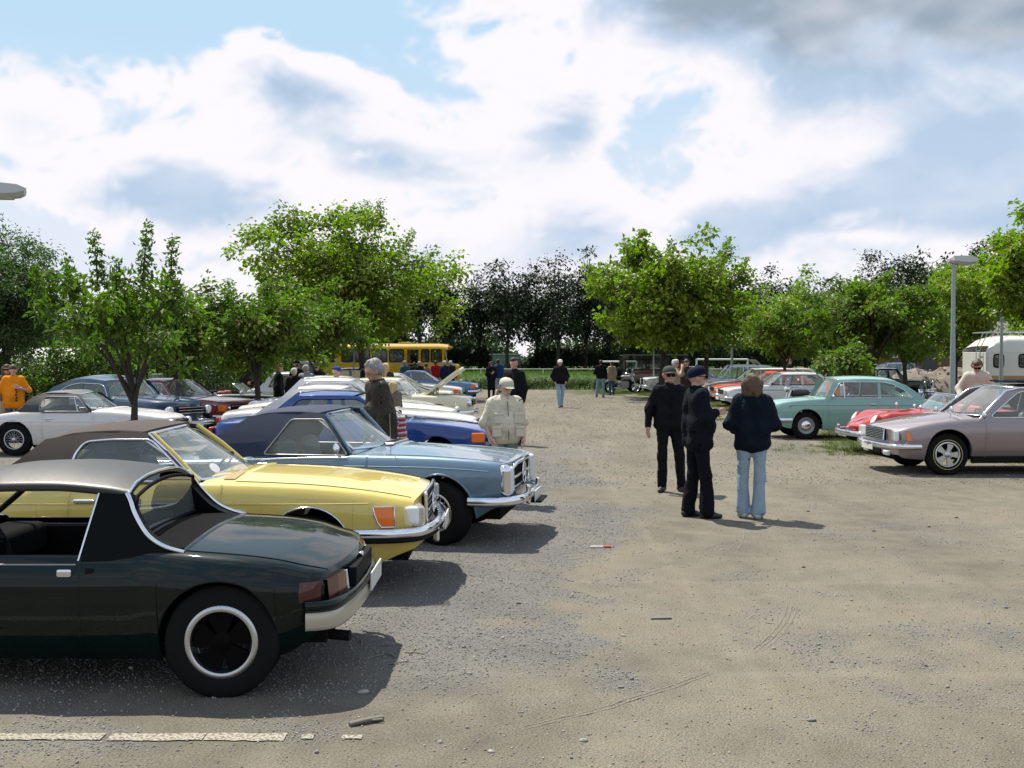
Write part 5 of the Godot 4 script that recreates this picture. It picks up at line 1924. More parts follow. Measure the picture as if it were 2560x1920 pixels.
func yellow_bus() -> void:
	var r := thing("bus", "yellow snub-nosed vintage bus with rounded roof standing across the end of the lane", "bus", Vector3(-7.15, 0, -60.2), 0.0)
	var p := paint(0.46, 0.29, 0.008)
	var x0 := -3.7
	var x1 := 3.45
	var wins := [[-3.3, -2.55, 1.62, 2.3], [-2.15, -1.55, 1.62, 2.3], [-1.45, -0.62, 1.62, 2.3], [-0.48, 0.32, 1.62, 2.3], [0.45, 1.22, 1.62, 2.3], [1.38, 2.05, 0.62, 2.3, 1], [2.2, 2.62, 1.62, 2.3], [2.72, 3.3, 1.62, 2.3]]
	for sg in [1.0, -1.0]:
		wall_with_windows(r, x0, x1, 0.5, 2.36, 1.1 * sg, wins, p, sg)
	var b := MB.new()
	b.box(Vector3(x0 + 0.03, 1.43, 0), Vector3(0.06, 1.86, 2.2)); b.box(Vector3(x1 - 0.03, 1.05, 0), Vector3(0.06, 1.1, 2.2))
	b.box(Vector3((x0 + x1) / 2, 0.55, 0), Vector3(x1 - x0, 0.1, 2.16))
	part(r, "end_walls", b, p)
	var rows := []
	for i in 15:
		var x := lerpf(x0 - 0.02, x1 + 0.2, i / 14.0)
		var row := PackedVector3Array()
		var lift := 0.0 if i > 0 and i < 14 else -0.05
		for k in 13:
			var a := PI * k / 12.0
			row.append(Vector3(x, 2.33 + lift + 0.32 * pow(sin(a), 0.7), 1.13 * cos(a)))
		rows.append(row)
	var rb := MB.new()
	rb.grid(rows, Vector3(0, 1.5, 0))
	part(r, "roof", rb, p)
	blk(r, "visor", Vector3(x1 + 0.22, 2.42, 0), Vector3(0.28, 0.16, 2.0), p, 0.07)
	blk(r, "roof_hatch", Vector3(1.2, 2.68, 0), Vector3(0.7, 0.08, 0.6), p, 0.03)
	var ws := [x1 + 0.12, 1.6, 1.05, x1 - 0.05, 2.32, 1.0, -0.2, 0.02]
	screen(r, ws, "windshield", M.glass_bus, p, 0.05)
	var nb := MB.new()
	nb.box(Vector3(x1 + 0.35, 1.0, 0), Vector3(0.95, 1.05, 2.0), Basis(), 0.22)
	part(r, "engine_cover", nb, p)
	for sg in [-1.0, 1.0]:
		round_lamp(r, Vector3(x1 + 0.82, 0.95, 0.72 * sg), Vector3(1, 0, 0), 0.12)
		for x in [-2.0, 2.9]:
			wheel(r, Vector3(x, 0.44, 0.98 * sg), "plain", 0.44, 0.24, 0.26, sg)
		blk(r, "waist_strip", Vector3(-0.1, 1.52, 1.135 * sg), Vector3(7.1, 0.05, 0.012), M.cream_bumper)
	bumper(r, "bumper", V([3.3, 1.12, 3.8, 1.1, 4.3, 0.95, 4.4, 0.5, 4.4, 0.0]), 0.55, 0.16, 0.05, M.cream_bumper)
	for x in [-3.0, -2.1, -1.2, -0.3, 0.6]:
		for z in [-0.6, 0.6]:
			blk(r, "seat", Vector3(x, 1.15, z), Vector3(0.16, 0.75, 0.85), M.seat_dark, 0.06)
	blk(r, "open_door_leaf", Vector3(1.42, 1.45, 1.3), Vector3(0.05, 1.6, 0.32), p, 0.015)


func camper() -> void:
	var r := thing("camper_van", "white high-roofed camper van with orange and blue stripes and a roof rack", "van", Vector3(19.45, 0, -39.6), 0.0)
	var p := paint(0.60, 0.60, 0.56)
	var wins := [[-2.25, -1.9, 1.52, 1.98], [-1.35, 0.0, 1.52, 1.98], [0.3, 1.35, 1.52, 1.98], [1.6, 2.3, 1.52, 1.98]]
	for sg in [1.0, -1.0]:
		wall_with_windows(r, -2.5, 2.7, 0.42, 2.06, 0.98 * sg, wins, p, sg)
		blk(r, "stripe", Vector3(0.1, 1.16, 1.013 * sg), Vector3(5.1, 0.12, 0.008), mat(lin(0.35, 0.2, 0.05), 0.5))
		blk(r, "stripe", Vector3(0.1, 1.03, 1.013 * sg), Vector3(5.1, 0.12, 0.008), mat(lin(0.03, 0.06, 0.16), 0.5))
		for x in [-1.3, 1.7]:
			wheel(r, Vector3(x, 0.33, 0.88 * sg), "plain", 0.33, 0.19, 0.2, sg)
			blk(r, "wheel_arch_shade", Vector3(x, 0.5, 1.005 * sg), Vector3(0.78, 0.6, 0.02), M.interior, 0.009)  # near-black slab on the uncut wall, painted shade of a wheel arch
	var b := MB.new()
	b.box(Vector3(-2.5, 1.24, 0), Vector3(0.06, 1.64, 2.02), Basis(), 0.02); b.box(Vector3(2.7, 1.0, 0), Vector3(0.06, 1.1, 2.02), Basis(), 0.02)
	b.box(Vector3(0.1, 0.48, 0), Vector3(5.1, 0.1, 1.9))
	part(r, "end_walls", b, p)
	var hr := MB.new()
	var rows := []
	for i in 13:
		var x := lerpf(-2.56, 2.5, i / 12.0)
		var f := minf(1.0, minf(i / 1.5, (12 - i) / 2.5))
		var row := PackedVector3Array()
		for k in 15:
			var a := PI * k / 14.0
			row.append(Vector3(x + 0.28 * (sin(a) if i == 0 else 0.0), 2.05 + (0.24 + 0.38 * f + (0.12 if i > 5 else 0.0)) * pow(sin(a), 0.4), 1.02 * signf(cos(a)) * pow(absf(cos(a)), 0.55)))
		rows.append(row)
	hr.grid(rows, Vector3(0, 1.2, 0))
	part(r, "high_roof", hr, p)
	for z in [-0.7, 0.7]:
		bar(r, "rack_rail", [Vector3(-2.3, 2.78, z), Vector3(-0.5, 2.82, z)], 0.016, M.galvanised)
	for x in [-2.2, -1.7, -1.2, -0.7]:
		bar(r, "rack_bar", [Vector3(x, 2.79, -0.72), Vector3(x, 2.79, 0.72)], 0.013, M.galvanised)
		bar(r, "rack_post", [Vector3(x, 2.6, 0.7), Vector3(x, 2.8, 0.7)], 0.012, M.galvanised)
	for z in [0.35, 0.7]:
		bar(r, "ladder_rail", [Vector3(-2.6, 0.7, z), Vector3(-2.6, 2.2, z), Vector3(-2.35, 2.75, z)], 0.015, M.galvanised)
	for k in 6:
		bar(r, "ladder_rung", [Vector3(-2.6, 0.85 + k * 0.25, 0.35), Vector3(-2.6, 0.85 + k * 0.25, 0.7)], 0.011, M.galvanised)
	bar(r, "front_pillar", [Vector3(2.7, 1.52, 0.95), Vector3(2.45, 2.06, 0.9)], 0.06, p)


func black_van() -> void:
	var r := thing("off_road_car", "boxy black off-road car in the shade under the lime tree", "car", Vector3(7.9, 0, -58.4), 0.0)
	var p := paint(0.008, 0.010, 0.011)
	for sg in [1.0, -1.0]:
		wall_with_windows(r, -2.0, 1.5, 0.5, 1.95, 0.84 * sg, [[-1.85, -0.75, 1.22, 1.78], [-0.6, 0.35, 1.22, 1.78], [0.5, 1.3, 1.22, 1.78]], p, sg)
		for x in [-1.3, 1.6]:
			wheel(r, Vector3(x, 0.38, 0.74 * sg), "plain", 0.38, 0.2, 0.2, sg)
	var b := MB.new()
	b.box(Vector3(-0.25, 1.97, 0), Vector3(3.5, 0.08, 1.7), Basis(), 0.035); b.box(Vector3(-2.0, 1.2, 0), Vector3(0.06, 1.4, 1.68))
	part(r, "roof", b, p)
	var h := MB.new()
	h.box(Vector3(1.95, 0.85, 0), Vector3(0.95, 0.62, 1.5), Basis(), 0.06); h.box(Vector3(1.9, 0.95, 0.74), Vector3(1.0, 0.2, 0.24), Basis(), 0.05); h.box(Vector3(1.9, 0.95, -0.74), Vector3(1.0, 0.2, 0.24), Basis(), 0.05)
	part(r, "engine_cover", h, p)
	bar(r, "spare_tyre_carrier", [Vector3(-2.05, 1.0, 0.1), Vector3(-2.25, 1.0, 0.1)], 0.36, M.tyre, 1.0, 20)
	for z in [-0.6, 0.6]:
		blk(r, "tail_lamp", Vector3(-2.04, 0.75, z), Vector3(0.04, 0.2, 0.14), M.red_lens, 0.015)


func motorcycle(label: String, at: Vector3, turn: float, body: Material) -> void:
	var r := thing("motorcycle", label, "motorcycle", at, turn)
	for x in [-0.7, 0.72]:
		var o := Node3D.new()
		o.name = "wheel"
		r.add_child(o, true)
		o.transform = Transform3D(Basis(Vector3.RIGHT, PI / 2), Vector3(x, 0.31, 0))
		for q in tyre_parts("wire", 0.31, 0.11, 0.22):
			again(o, q[0], q[1], q[2])
	bar(r, "frame", [Vector3(-0.7, 0.31, 0.09), Vector3(-0.35, 0.5, 0.1), Vector3(0.1, 0.42, 0.1), Vector3(0.45, 0.85, 0.04)], 0.022, M.black_plastic)
	for z in [-0.1, 0.1]:
		bar(r, "fork", [Vector3(0.72, 0.31, z), Vector3(0.50, 0.92, z * 0.9)], 0.024, M.chrome)
	blk(r, "engine", Vector3(0.05, 0.45, 0), Vector3(0.5, 0.36, 0.42), M.steel, 0.08)
	blk(r, "tank", Vector3(0.2, 0.83, 0), Vector3(0.56, 0.24, 0.3), body, 0.11)
	blk(r, "saddle", Vector3(-0.42, 0.81, 0), Vector3(0.72, 0.12, 0.27), M.rubber, 0.05)
	bar(r, "handlebar", [Vector3(0.32, 1.04, -0.38), Vector3(0.44, 1.02, -0.2), Vector3(0.48, 0.98, 0), Vector3(0.44, 1.02, 0.2), Vector3(0.32, 1.04, 0.38)], 0.015, M.chrome)
	round_lamp(r, Vector3(0.62, 0.95, 0), Vector3(1, 0, 0), 0.09)
	for z in [-0.3, 0.3]:
		mirror(r, Vector3(0.38, 1.03, z), Vector3(0.40, 1.22, z * 1.25), 0.045)
	bar(r, "exhaust_pipe", [Vector3(0.2, 0.3, 0.16), Vector3(-0.3, 0.26, 0.18), Vector3(-0.9, 0.34, 0.18)], 0.04, M.chrome)
	blk(r, "rear_mudguard", Vector3(-0.82, 0.66, 0), Vector3(0.42, 0.05, 0.14), body, 0.02, Basis(Vector3.BACK, 0.3))
	blk(r, "tail_lamp", Vector3(-1.0, 0.64, 0), Vector3(0.06, 0.09, 0.1), M.red_lens, 0.025)
	blk(r, "windscreen", Vector3(0.56, 1.16, 0), Vector3(0.03, 0.3, 0.36), M.glass_dark, 0.012, Basis(Vector3.BACK, 0.3))


# --- trees, shrubs, grass -------------------------------------------------------------------------------------

func leaf_clump(n: int, leaf: float, spread: float, wide: float, sd: int) -> ArrayMesh:
	var key := "clump %d %s %s %s %d" % [n, leaf, spread, wide, sd]
	if M.has(key):
		return M[key]
	var g := RandomNumberGenerator.new()
	g.seed = sd
	var b := MB.new()
	for k in n:
		var o := Vector3(g.randfn(0, 0.42), g.randfn(0, 0.36), g.randfn(0, 0.42)) * spread
		var dir := (o.normalized() + Vector3(g.randf_range(-0.8, 0.8), g.randf_range(-0.9, 0.35), g.randf_range(-0.8, 0.8))).normalized()
		var side := dir.cross(Vector3(g.randf_range(-0.5, 0.5), 1, g.randf_range(-0.5, 0.5))).normalized()
		var up := side.cross(dir)
		var l := leaf * g.randf_range(0.7, 1.25)
		var w := l * wide
		var a := o
		var t := o + dir * l - up * l * 0.12
		var m := o + dir * l * 0.45
		b.poly([a, m + side * w + up * w * 0.35, t], up)
		b.poly([a, t, m - side * w + up * w * 0.35], up)
	M[key] = b.mesh()
	return M[key]


func leaf_mat(key: String, back: Color, rough := 0.55) -> StandardMaterial3D:
	if not M.has(key):
		var m := StandardMaterial3D.new()
		m.vertex_color_use_as_albedo = true
		m.roughness = rough
		m.backlight_enabled = true
		m.backlight = back
		M[key] = m
	return M[key]


func scatter(parent: Node, called: String, mesh: Mesh, m: Material, xf: Array, cols: Array) -> MultiMeshInstance3D:
	var mm := MultiMesh.new()
	mm.transform_format = MultiMesh.TRANSFORM_3D
	mm.use_colors = cols.size() > 0
	mm.mesh = mesh.duplicate()
	mm.mesh.surface_set_material(0, m)
	mm.instance_count = xf.size()
	for k in xf.size():
		mm.set_instance_transform(k, xf[k])
		if cols.size() > 0:
			mm.set_instance_color(k, cols[k])
	var o := MultiMeshInstance3D.new()
	o.multimesh = mm
	o.name = called
	parent.add_child(o, true)
	return o


# the same, written out as one real mesh with a colour for each copy
func joined(parent: Node, called: String, mesh: ArrayMesh, m: Material, xf: Array, cols: Array) -> MeshInstance3D:
	var src := mesh.surface_get_arrays(0)
	var sv: PackedVector3Array = src[Mesh.ARRAY_VERTEX]
	var sn: PackedVector3Array = src[Mesh.ARRAY_NORMAL]
	var si: PackedInt32Array = src[Mesh.ARRAY_INDEX]
	var v := PackedVector3Array()
	var n := PackedVector3Array()
	var c := PackedColorArray()
	var idx := PackedInt32Array()
	var cc := PackedColorArray()
	cc.resize(sv.size())
	for k in xf.size():
		var at := v.size()
		v.append_array(xf[k] * sv)
		n.append_array(Transform3D(xf[k].basis.orthonormalized(), Vector3.ZERO) * sn)
		cc.fill(cols[k])
		c.append_array(cc)
		for i in si:
			idx.append(at + i)
	var arr := []
	arr.resize(Mesh.ARRAY_MAX)
	arr[Mesh.ARRAY_VERTEX] = v
	arr[Mesh.ARRAY_NORMAL] = n
	arr[Mesh.ARRAY_COLOR] = c
	arr[Mesh.ARRAY_INDEX] = idx
	var am := ArrayMesh.new()
	am.add_surface_from_arrays(Mesh.PRIMITIVE_TRIANGLES, arr)
	return part(parent, called, am, m)


func rand_turn(g: RandomNumberGenerator, s: float) -> Basis:
	return Basis.from_euler(Vector3(g.randf_range(-0.7, 0.7), g.randf() * TAU, g.randf_range(-0.7, 0.7))).scaled(Vector3.ONE * s)


# o: h height, r crown radius, cy crown middle, ry half height of the crown, th height of the fork, tr trunk radius, n tufts, k clumps per tuft,
# leaf, spread, c0 c1 leaf colours, shoots upright shoots, sd seed
func tree(called: String, label: String, at: Vector3, o: Dictionary, group := "") -> void:
	var root := thing(called, label, "tree", at, 0.0, group)
	var g := RandomNumberGenerator.new()
	g.seed = o.sd
	var r: float = o.r
	var ry: float = o.ry
	var mid := Vector3(o.get("ox", 0.0), o.cy, o.get("oz", 0.0))
	var fork: float = o.th
	var wood := MB.new()
	var bark: Material = M.bark
	var lean := Vector3(g.randf_range(-0.1, 0.1), 0, g.randf_range(-0.1, 0.1)) + Vector3(mid.x, 0, mid.z) * 0.25
	var tp := PackedVector3Array()
	var trd := []
	for i in 7:
		var t := i / 6.0
		tp.append(Vector3(lean.x * t + sin(t * 5.0 + o.sd) * 0.03, fork * t, lean.z * t))
		trd.append(o.tr * (1.25 - 0.45 * t + (0.25 if i == 0 else 0.0)))
	wood.tube(tp, trd, 9)
	var limbs := []
	var nl: int = o.get("limbs", 7)
	for k in nl:
		var a := TAU * (k + g.randf_range(-0.25, 0.25)) / nl
		var e := g.randf_range(-0.25, 0.75)
		var end := mid + Vector3(cos(a) * cos(e) * r * 0.62, sin(e) * ry * 0.75, sin(a) * cos(e) * r * 0.62)
		var s := tp[6] if k % 2 == 0 else tp[5]
		var c := s.lerp(end, 0.45) + Vector3(0, 0.12 * ry, 0)
		var p := PackedVector3Array()
		var rd := []
		for i in 9:
			var t := i / 8.0
			p.append(s.lerp(c, t).lerp(c.lerp(end, t), t) + Vector3(g.randf_range(-1, 1), g.randf_range(-1, 1), g.randf_range(-1, 1)) * 0.02 * r * t)
			rd.append(o.tr * lerpf(0.55, 0.12, t))
		wood.tube(p, rd, 6)
		limbs.append(p)
	# the leader
	var lp := PackedVector3Array()
	var ld := []
	for i in 8:
		var t := i / 7.0
		lp.append(tp[6].lerp(mid + Vector3(0, ry * 0.8, 0), t) + Vector3(sin(t * 4.0 + o.sd) * 0.05 * r, 0, cos(t * 3.0) * 0.05 * r) * t)
		ld.append(o.tr * lerpf(0.7, 0.1, t))
	wood.tube(lp, ld, 6)
	limbs.append(lp)
	var xf := []
	var cols := []
	var c0: Color = o.c0
	var c1: Color = o.c1
	var made := 0
	var tries := 0
	while made < o.n and tries < o.n * 6:
		tries += 1
		var d := Vector3(g.randfn(), g.randfn(), g.randfn()).normalized()
		var q := pow(g.randf(), 0.42)
		var bump := 1.0 + 0.95 * noise_c.get_noise_3d(d.x * 75.0 + o.sd * 13.0, d.y * 75.0, d.z * 75.0)
		var tip := mid + Vector3(d.x * r, d.y * ry, d.z * r) * q * bump
		if tip.y < fork * o.get("low", 0.9):
			continue
		made += 1
		# hang the tuft on the nearest limb
		var best := Vector3.ZERO
		var bd := 1e9
		for p in limbs:
			for i in range(2, p.size()):
				var dd: float = (p[i] - tip).length_squared() + maxf(0.0, p[i].y - tip.y) * 0.8
				if dd < bd:
					bd = dd
					best = p[i]
		var m := best.lerp(tip, 0.5) + Vector3(0, 0.06 * r, 0)
		wood.tube([best, m, tip], [o.tr * 0.12 + 0.004, o.tr * 0.08 + 0.003, 0.004], 4, false)
		var tone := g.randf()
		for k in o.k:
			var s: float = o.spread
			var off: Vector3 = Vector3(g.randfn(0, 0.55), g.randfn(0, 0.42), g.randfn(0, 0.55)) * s * o.get("tuft", 1.0)
			xf.append(Transform3D(rand_turn(g, g.randf_range(0.75, 1.2)), tip + off - d * g.randf() * s * 0.6))
			var cc := c0.lerp(c1, clampf(tone * 0.6 + g.randf() * 0.5, 0, 1))
			if g.randf() < o.get("warm", 0.0):
				cc = cc.lerp(Color(0.20, 0.10, 0.03), 0.6)
			cols.append(cc)
	# upright shoots clothed in leaves
	for q in o.get("shoots", []):
		var s := mid + Vector3(q[0], q[1], q[2])
		var e := s + Vector3(q[4] if q.size() > 4 else 0.0, q[3], 0)
		var best := lp[5]
		for p in limbs:
			if (p[8 if p.size() > 8 else 7] - s).length() < (best - s).length():
				best = p[8 if p.size() > 8 else 7]
		wood.tube([best, s, e], [0.022, 0.016, 0.004], 5, false)
		var cnt := int(q[3] * o.get("shoot_n", 40.0))
		for k in cnt:
			var t := float(k) / cnt
			xf.append(Transform3D(rand_turn(g, lerpf(0.8, 0.5, t)), s.lerp(e, t) + Vector3(g.randfn(0, 0.045), 0, g.randfn(0, 0.045)) * (1.2 - 0.6 * t)))
			cols.append(c0.lerp(c1, g.randf()))
	part(root, "trunk", wood, bark)
	joined(root, "crown", leaf_clump(o.get("leaves", 12), o.leaf, o.spread, o.get("wide", 0.34), 100 + int(o.sd) % 3), leaf_mat(o.get("mat", "leaf"), o.get("back", Color(0.75, 1.0, 0.16))), xf, cols)


# a bush or a stretch of hedge: clumps through a box with a lumpy top
func bush(called: String, label: String, at: Vector3, size: Vector3, n: int, c0: Color, c1: Color, sd: int, leaf := 0.08, spread := 0.28, group := "", cat := "bush") -> void:
	var root := thing(called, label, cat, at, 0.0, group)
	var g := RandomNumberGenerator.new()
	g.seed = sd
	var xf := []
	var cols := []
	var wood := MB.new()
	for k in maxi(5, int(size.x * 2.5)):
		var x := g.randf_range(-0.45, 0.45) * size.x
		var z := g.randf_range(-0.35, 0.35) * size.z
		wood.tube([Vector3(x, 0, z), Vector3(x + g.randf_range(-0.1, 0.1), size.y * 0.4, z), Vector3(x + g.randf_range(-0.3, 0.3), size.y * 0.85, z + g.randf_range(-0.2, 0.2))], [0.03, 0.02, 0.006], 5)
	for k in n:
		var x := g.randf_range(-0.5, 0.5)
		var z := g.randf_range(-0.5, 0.5)
		var edge := 1.0 - pow(absf(x) * 2.0, 6.0) * 0.35 if cat == "hedge" else sqrt(maxf(0.05, 1.0 - 3.2 * (x * x + z * z)))
		var top := size.y * edge * (0.82 + 0.5 * noise_c.get_noise_2d(x * size.x * 60.0 + sd * 7.0, z * size.z * 60.0))
		var y := top * pow(g.randf(), 0.6)
		xf.append(Transform3D(rand_turn(g, g.randf_range(0.7, 1.2)), Vector3(x * size.x, y, z * size.z)))
		cols.append(c0.lerp(c1, clampf(g.randf() * 0.6 + 0.4 * noise_a.get_noise_2d(x * 80.0, y * 80.0 + sd), 0, 1)))
	part(root, "stems", wood, M.bark).set_meta("kind", "stuff")
	joined(root, "foliage", leaf_clump(12, leaf, spread, 0.4, 55), leaf_mat("leaf", Color(0.75, 1.0, 0.16)), xf, cols)


func make_trees() -> void:
	var lime0 := Color(0.12, 0.155, 0.012)
	var lime1 := Color(0.29, 0.325, 0.03)
	var mid0 := Color(0.065, 0.105, 0.014)
	var mid1 := Color(0.19, 0.235, 0.03)
	var dark0 := Color(0.014, 0.030, 0.012)
	var dark1 := Color(0.035, 0.065, 0.020)
	tree("fruit_tree", "small fruit tree with upright leafy shoots beside the white sports car", Vector3(-6.25, 0, -18.0), {"h": 4.0, "r": 1.5, "cy": 2.55, "ry": 0.8, "ox": -0.25, "th": 1.25, "tr": 0.062, "limbs": 9, "n": 62, "k": 6, "leaf": 0.12, "spread": 0.17, "leaves": 9, "c0": mid0, "c1": mid1, "sd": 3, "low": 1.05, "wide": 0.26,
		"shoots": [[-1.25, 0.1, 0.1, 0.75, -0.15], [-0.75, 0.25, -0.1, 0.75, -0.2], [-0.35, 0.5, 0.1, 0.9, -0.05], [0.35, 0.5, 0.0, 1.05, 0.1], [0.0, 0.4, 0.2, 0.55], [0.75, 0.35, -0.2, 1.0, 0.05], [-1.0, 0.2, 0.3, 0.5, -0.1], [0.9, 0.1, 0.2, 0.5, 0.1]]})
	tree("fruit_tree", "low round fruit tree at the grey cabinet", Vector3(-8.5, 0, -27.2), {"r": 1.6, "cy": 2.7, "ry": 0.9, "th": 1.5, "tr": 0.07, "n": 80, "k": 6, "leaf": 0.135, "spread": 0.2, "c0": mid0, "c1": mid1, "sd": 4, "low": 1.1})
	tree("fruit_tree", "dark green fruit tree in front of the black sports car", Vector3(-6.35, 0, -26.9), {"r": 1.45, "cy": 2.6, "ry": 1.05, "th": 1.45, "tr": 0.075, "n": 100, "k": 7, "leaf": 0.13, "spread": 0.2, "c0": mid0, "c1": mid1, "sd": 5, "low": 1.0, "warm": 0.05, "shoots": [[-0.7, 0.8, 0, 0.4], [0.3, 0.8, 0.1, 0.35]]})
	tree("fruit_tree", "low fruit tree with hanging twigs before the yellow bus", Vector3(-6.1, 0, -34.0), {"r": 1.75, "cy": 2.75, "ry": 1.25, "th": 1.5, "tr": 0.08, "n": 110, "k": 7, "leaf": 0.135, "spread": 0.22, "c0": mid0, "c1": mid1, "sd": 6, "low": 1.2, "warm": 0.06})
	tree("maple_tree", "tall broad lime green tree with its trunk before the yellow bus", Vector3(-6.5, 0, -48.5), {"r": 4.2, "cy": 5.2, "ry": 3.0, "ox": -1.15, "th": 2.6, "tr": 0.15, "limbs": 11, "n": 330, "k": 6, "leaf": 0.19, "spread": 0.38, "wide": 0.45, "c0": lime0, "c1": lime1, "sd": 8, "low": 0.98, "shoots": [[1.6, 2.5, 0, 1.2, 0.2], [-1.8, 2.3, 0.3, 1.1, -0.3], [0.6, 2.9, 0, 0.6], [2.9, 1.5, 0, 0.9, 0.3], [-3.2, 1.0, 0.2, 0.8, -0.3], [1.0, 2.8, 0, 0.9, 0.1]], "shoot_n": 16.0})
	tree("maple_tree", "lime green tree with feathery top left of its twin, at the black off-road car", Vector3(7.0, 0, -50.5), {"r": 3.3, "cy": 4.5, "ry": 2.6, "th": 2.3, "tr": 0.14, "limbs": 10, "n": 250, "k": 6, "leaf": 0.19, "spread": 0.36, "wide": 0.45, "c0": lime0, "c1": lime1, "sd": 9, "low": 1.0, "shoots": [[-0.9, 2.2, 0, 1.1, -0.1], [-1.5, 1.9, 0, 0.8, -0.2], [0.4, 2.2, 0, 0.7]], "shoot_n": 14.0})
	tree("maple_tree", "lime green tree with forked top behind the woman in the dark jacket", Vector3(9.3, 0, -52.0), {"r": 2.9, "cy": 4.4, "ry": 2.4, "th": 2.3, "tr": 0.13, "limbs": 9, "n": 190, "k": 6, "leaf": 0.19, "spread": 0.36, "wide": 0.45, "c0": lime0, "c1": lime1, "sd": 10, "low": 1.0, "shoots": [[0.9, 2.1, 0, 1.1, 0.2], [1.7, 1.5, 0, 0.8, 0.3]], "shoot_n": 14.0})
	tree("fruit_tree", "low fruit tree overhanging the brown-grey estate", Vector3(10.9, 0, -43.4), {"r": 2.0, "cy": 3.0, "ry": 1.15, "th": 1.75, "tr": 0.07, "n": 95, "k": 7, "leaf": 0.135, "spread": 0.2, "c0": mid0, "c1": mid1, "sd": 12, "low": 1.0, "warm": 0.06})
	tree("fruit_tree", "spreading fruit tree above the turquoise saloon roof", Vector3(12.3, 0, -36.6), {"r": 2.15, "cy": 3.2, "ry": 1.3, "th": 1.7, "tr": 0.12, "limbs": 10, "n": 170, "k": 8, "leaf": 0.15, "spread": 0.22, "c0": mid0, "c1": mid1, "sd": 13, "low": 0.95, "warm": 0.05})
	tree("fruit_tree", "small fruit tree sapling between the white hatchback and the turquoise saloon", Vector3(10.3, 0, -33.0), {"r": 0.8, "cy": 1.75, "ry": 0.5, "th": 1.1, "tr": 0.04, "n": 24, "k": 6, "leaf": 0.135, "spread": 0.18, "c0": mid0, "c1": mid1, "sd": 14, "low": 0.9})
	tree("maple_tree", "yellow-green tree behind the right lamp post", Vector3(18.9, 0, -46.0), {"r": 2.0, "cy": 3.6, "ry": 2.2, "th": 1.9, "tr": 0.11, "n": 130, "k": 8, "leaf": 0.13, "spread": 0.3, "wide": 0.42, "c0": mid1, "c1": lime1, "sd": 15})
	tree("maple_tree", "sunlit green tree behind the raised lid of the beige saloon", Vector3(14.6, 0, -57.0), {"r": 2.6, "cy": 3.6, "ry": 1.9, "th": 2.0, "tr": 0.11, "n": 150, "k": 6, "leaf": 0.18, "spread": 0.34, "wide": 0.42, "c0": mid1, "c1": lime1, "sd": 26})
	tree("maple_tree", "sunlit green tree behind the brown-grey estate", Vector3(17.5, 0, -60.0), {"r": 2.6, "cy": 3.7, "ry": 2.0, "th": 2.0, "tr": 0.11, "n": 150, "k": 6, "leaf": 0.18, "spread": 0.34, "wide": 0.42, "c0": mid0, "c1": mid1, "sd": 27})
	tree("fruit_tree", "green tree beside the yellow-green tree, over the blue estate", Vector3(16.0, 0, -44.0), {"r": 1.7, "cy": 3.2, "ry": 1.5, "th": 1.7, "tr": 0.09, "n": 110, "k": 8, "leaf": 0.16, "spread": 0.26, "c0": mid0, "c1": mid1, "sd": 25})
	tree("ash_tree", "tall light green tree hanging over the camper van", Vector3(15.9, 0, -33.0), {"r": 1.75, "cy": 4.4, "ry": 1.7, "th": 2.4, "tr": 0.1, "n": 130, "k": 8, "leaf": 0.16, "spread": 0.24, "c0": mid1, "c1": lime1, "sd": 16})
	tree("willow_tree", "grey green willow at the white shed", Vector3(-16.4, 0, -35.0), {"r": 2.2, "cy": 3.6, "ry": 2.3, "th": 1.4, "tr": 0.1, "n": 300, "k": 9, "leaf": 0.11, "spread": 0.26, "wide": 0.28, "c0": Color(0.04, 0.07, 0.025), "c1": Color(0.10, 0.14, 0.06), "sd": 17, "low": 0.7})
	# the dark row behind the hedge: each with its own crown and a place in the row
	var names := ["first dark tree of the row, behind the yellow bus roof", "slim dark tree behind the nose of the yellow bus", "dark tree with a two-stemmed trunk behind the woman in black", "dark tree left of the gap of sky in the row", "dark tree with bare low limbs right of the gap of sky", "full dark tree behind the man in the white cap", "dark tree between the white cap man and the jeans man", "dark tree beside the lime green twin trees"]
	var px := [905, 965, 1035, 1095, 1160, 1205, 1265, 1315]
	for k in 8:
		var z := -78.0 - (k * 37 % 5) * 0.8
		var x: float = (px[k] - 1106.0) / 2335.0 * -z
		tree("dark_tree", names[k], Vector3(x, 0.6, z), {"r": 1.9, "cy": 5.0 - (k % 3) * 0.25, "ry": 3.3, "th": 2.5, "tr": 0.13, "limbs": 6, "n": 75, "k": 6, "leaf": 0.22, "spread": 0.46, "c0": dark0, "c1": dark1, "sd": 30 + k, "low": 1.0, "mat": "dark_leaf", "back": Color(0.3, 0.42, 0.2)}, "dark trees behind the hedge")
	var far := [[1655, 8.2, 2.6, "dark tree behind the low fruit tree on the right"], [1740, 8.0, 2.8, "blue-green far tree left of the high dark trees"], [1830, 8.4, 2.8, "far dark tree behind the spreading fruit tree"], [1920, 9.6, 2.6, "high dark tree behind the spreading fruit tree"], [2010, 10.2, 2.8, "high dark tree left of the lamp head"], [2110, 10.4, 2.8, "high dark tree right of the lamp head"], [1390, 7.0, 2.8, "dark tree behind the feathery lime green tree"], [1480, 7.2, 2.8, "dark tree behind the gap of the twin trees"], [1570, 7.0, 2.8, "dark tree behind the forked lime green tree"], [2190, 9.0, 3.0, "dark tree behind the camper van"], [830, 8.0, 2.4, "dark tree behind the broad lime green tree"]]
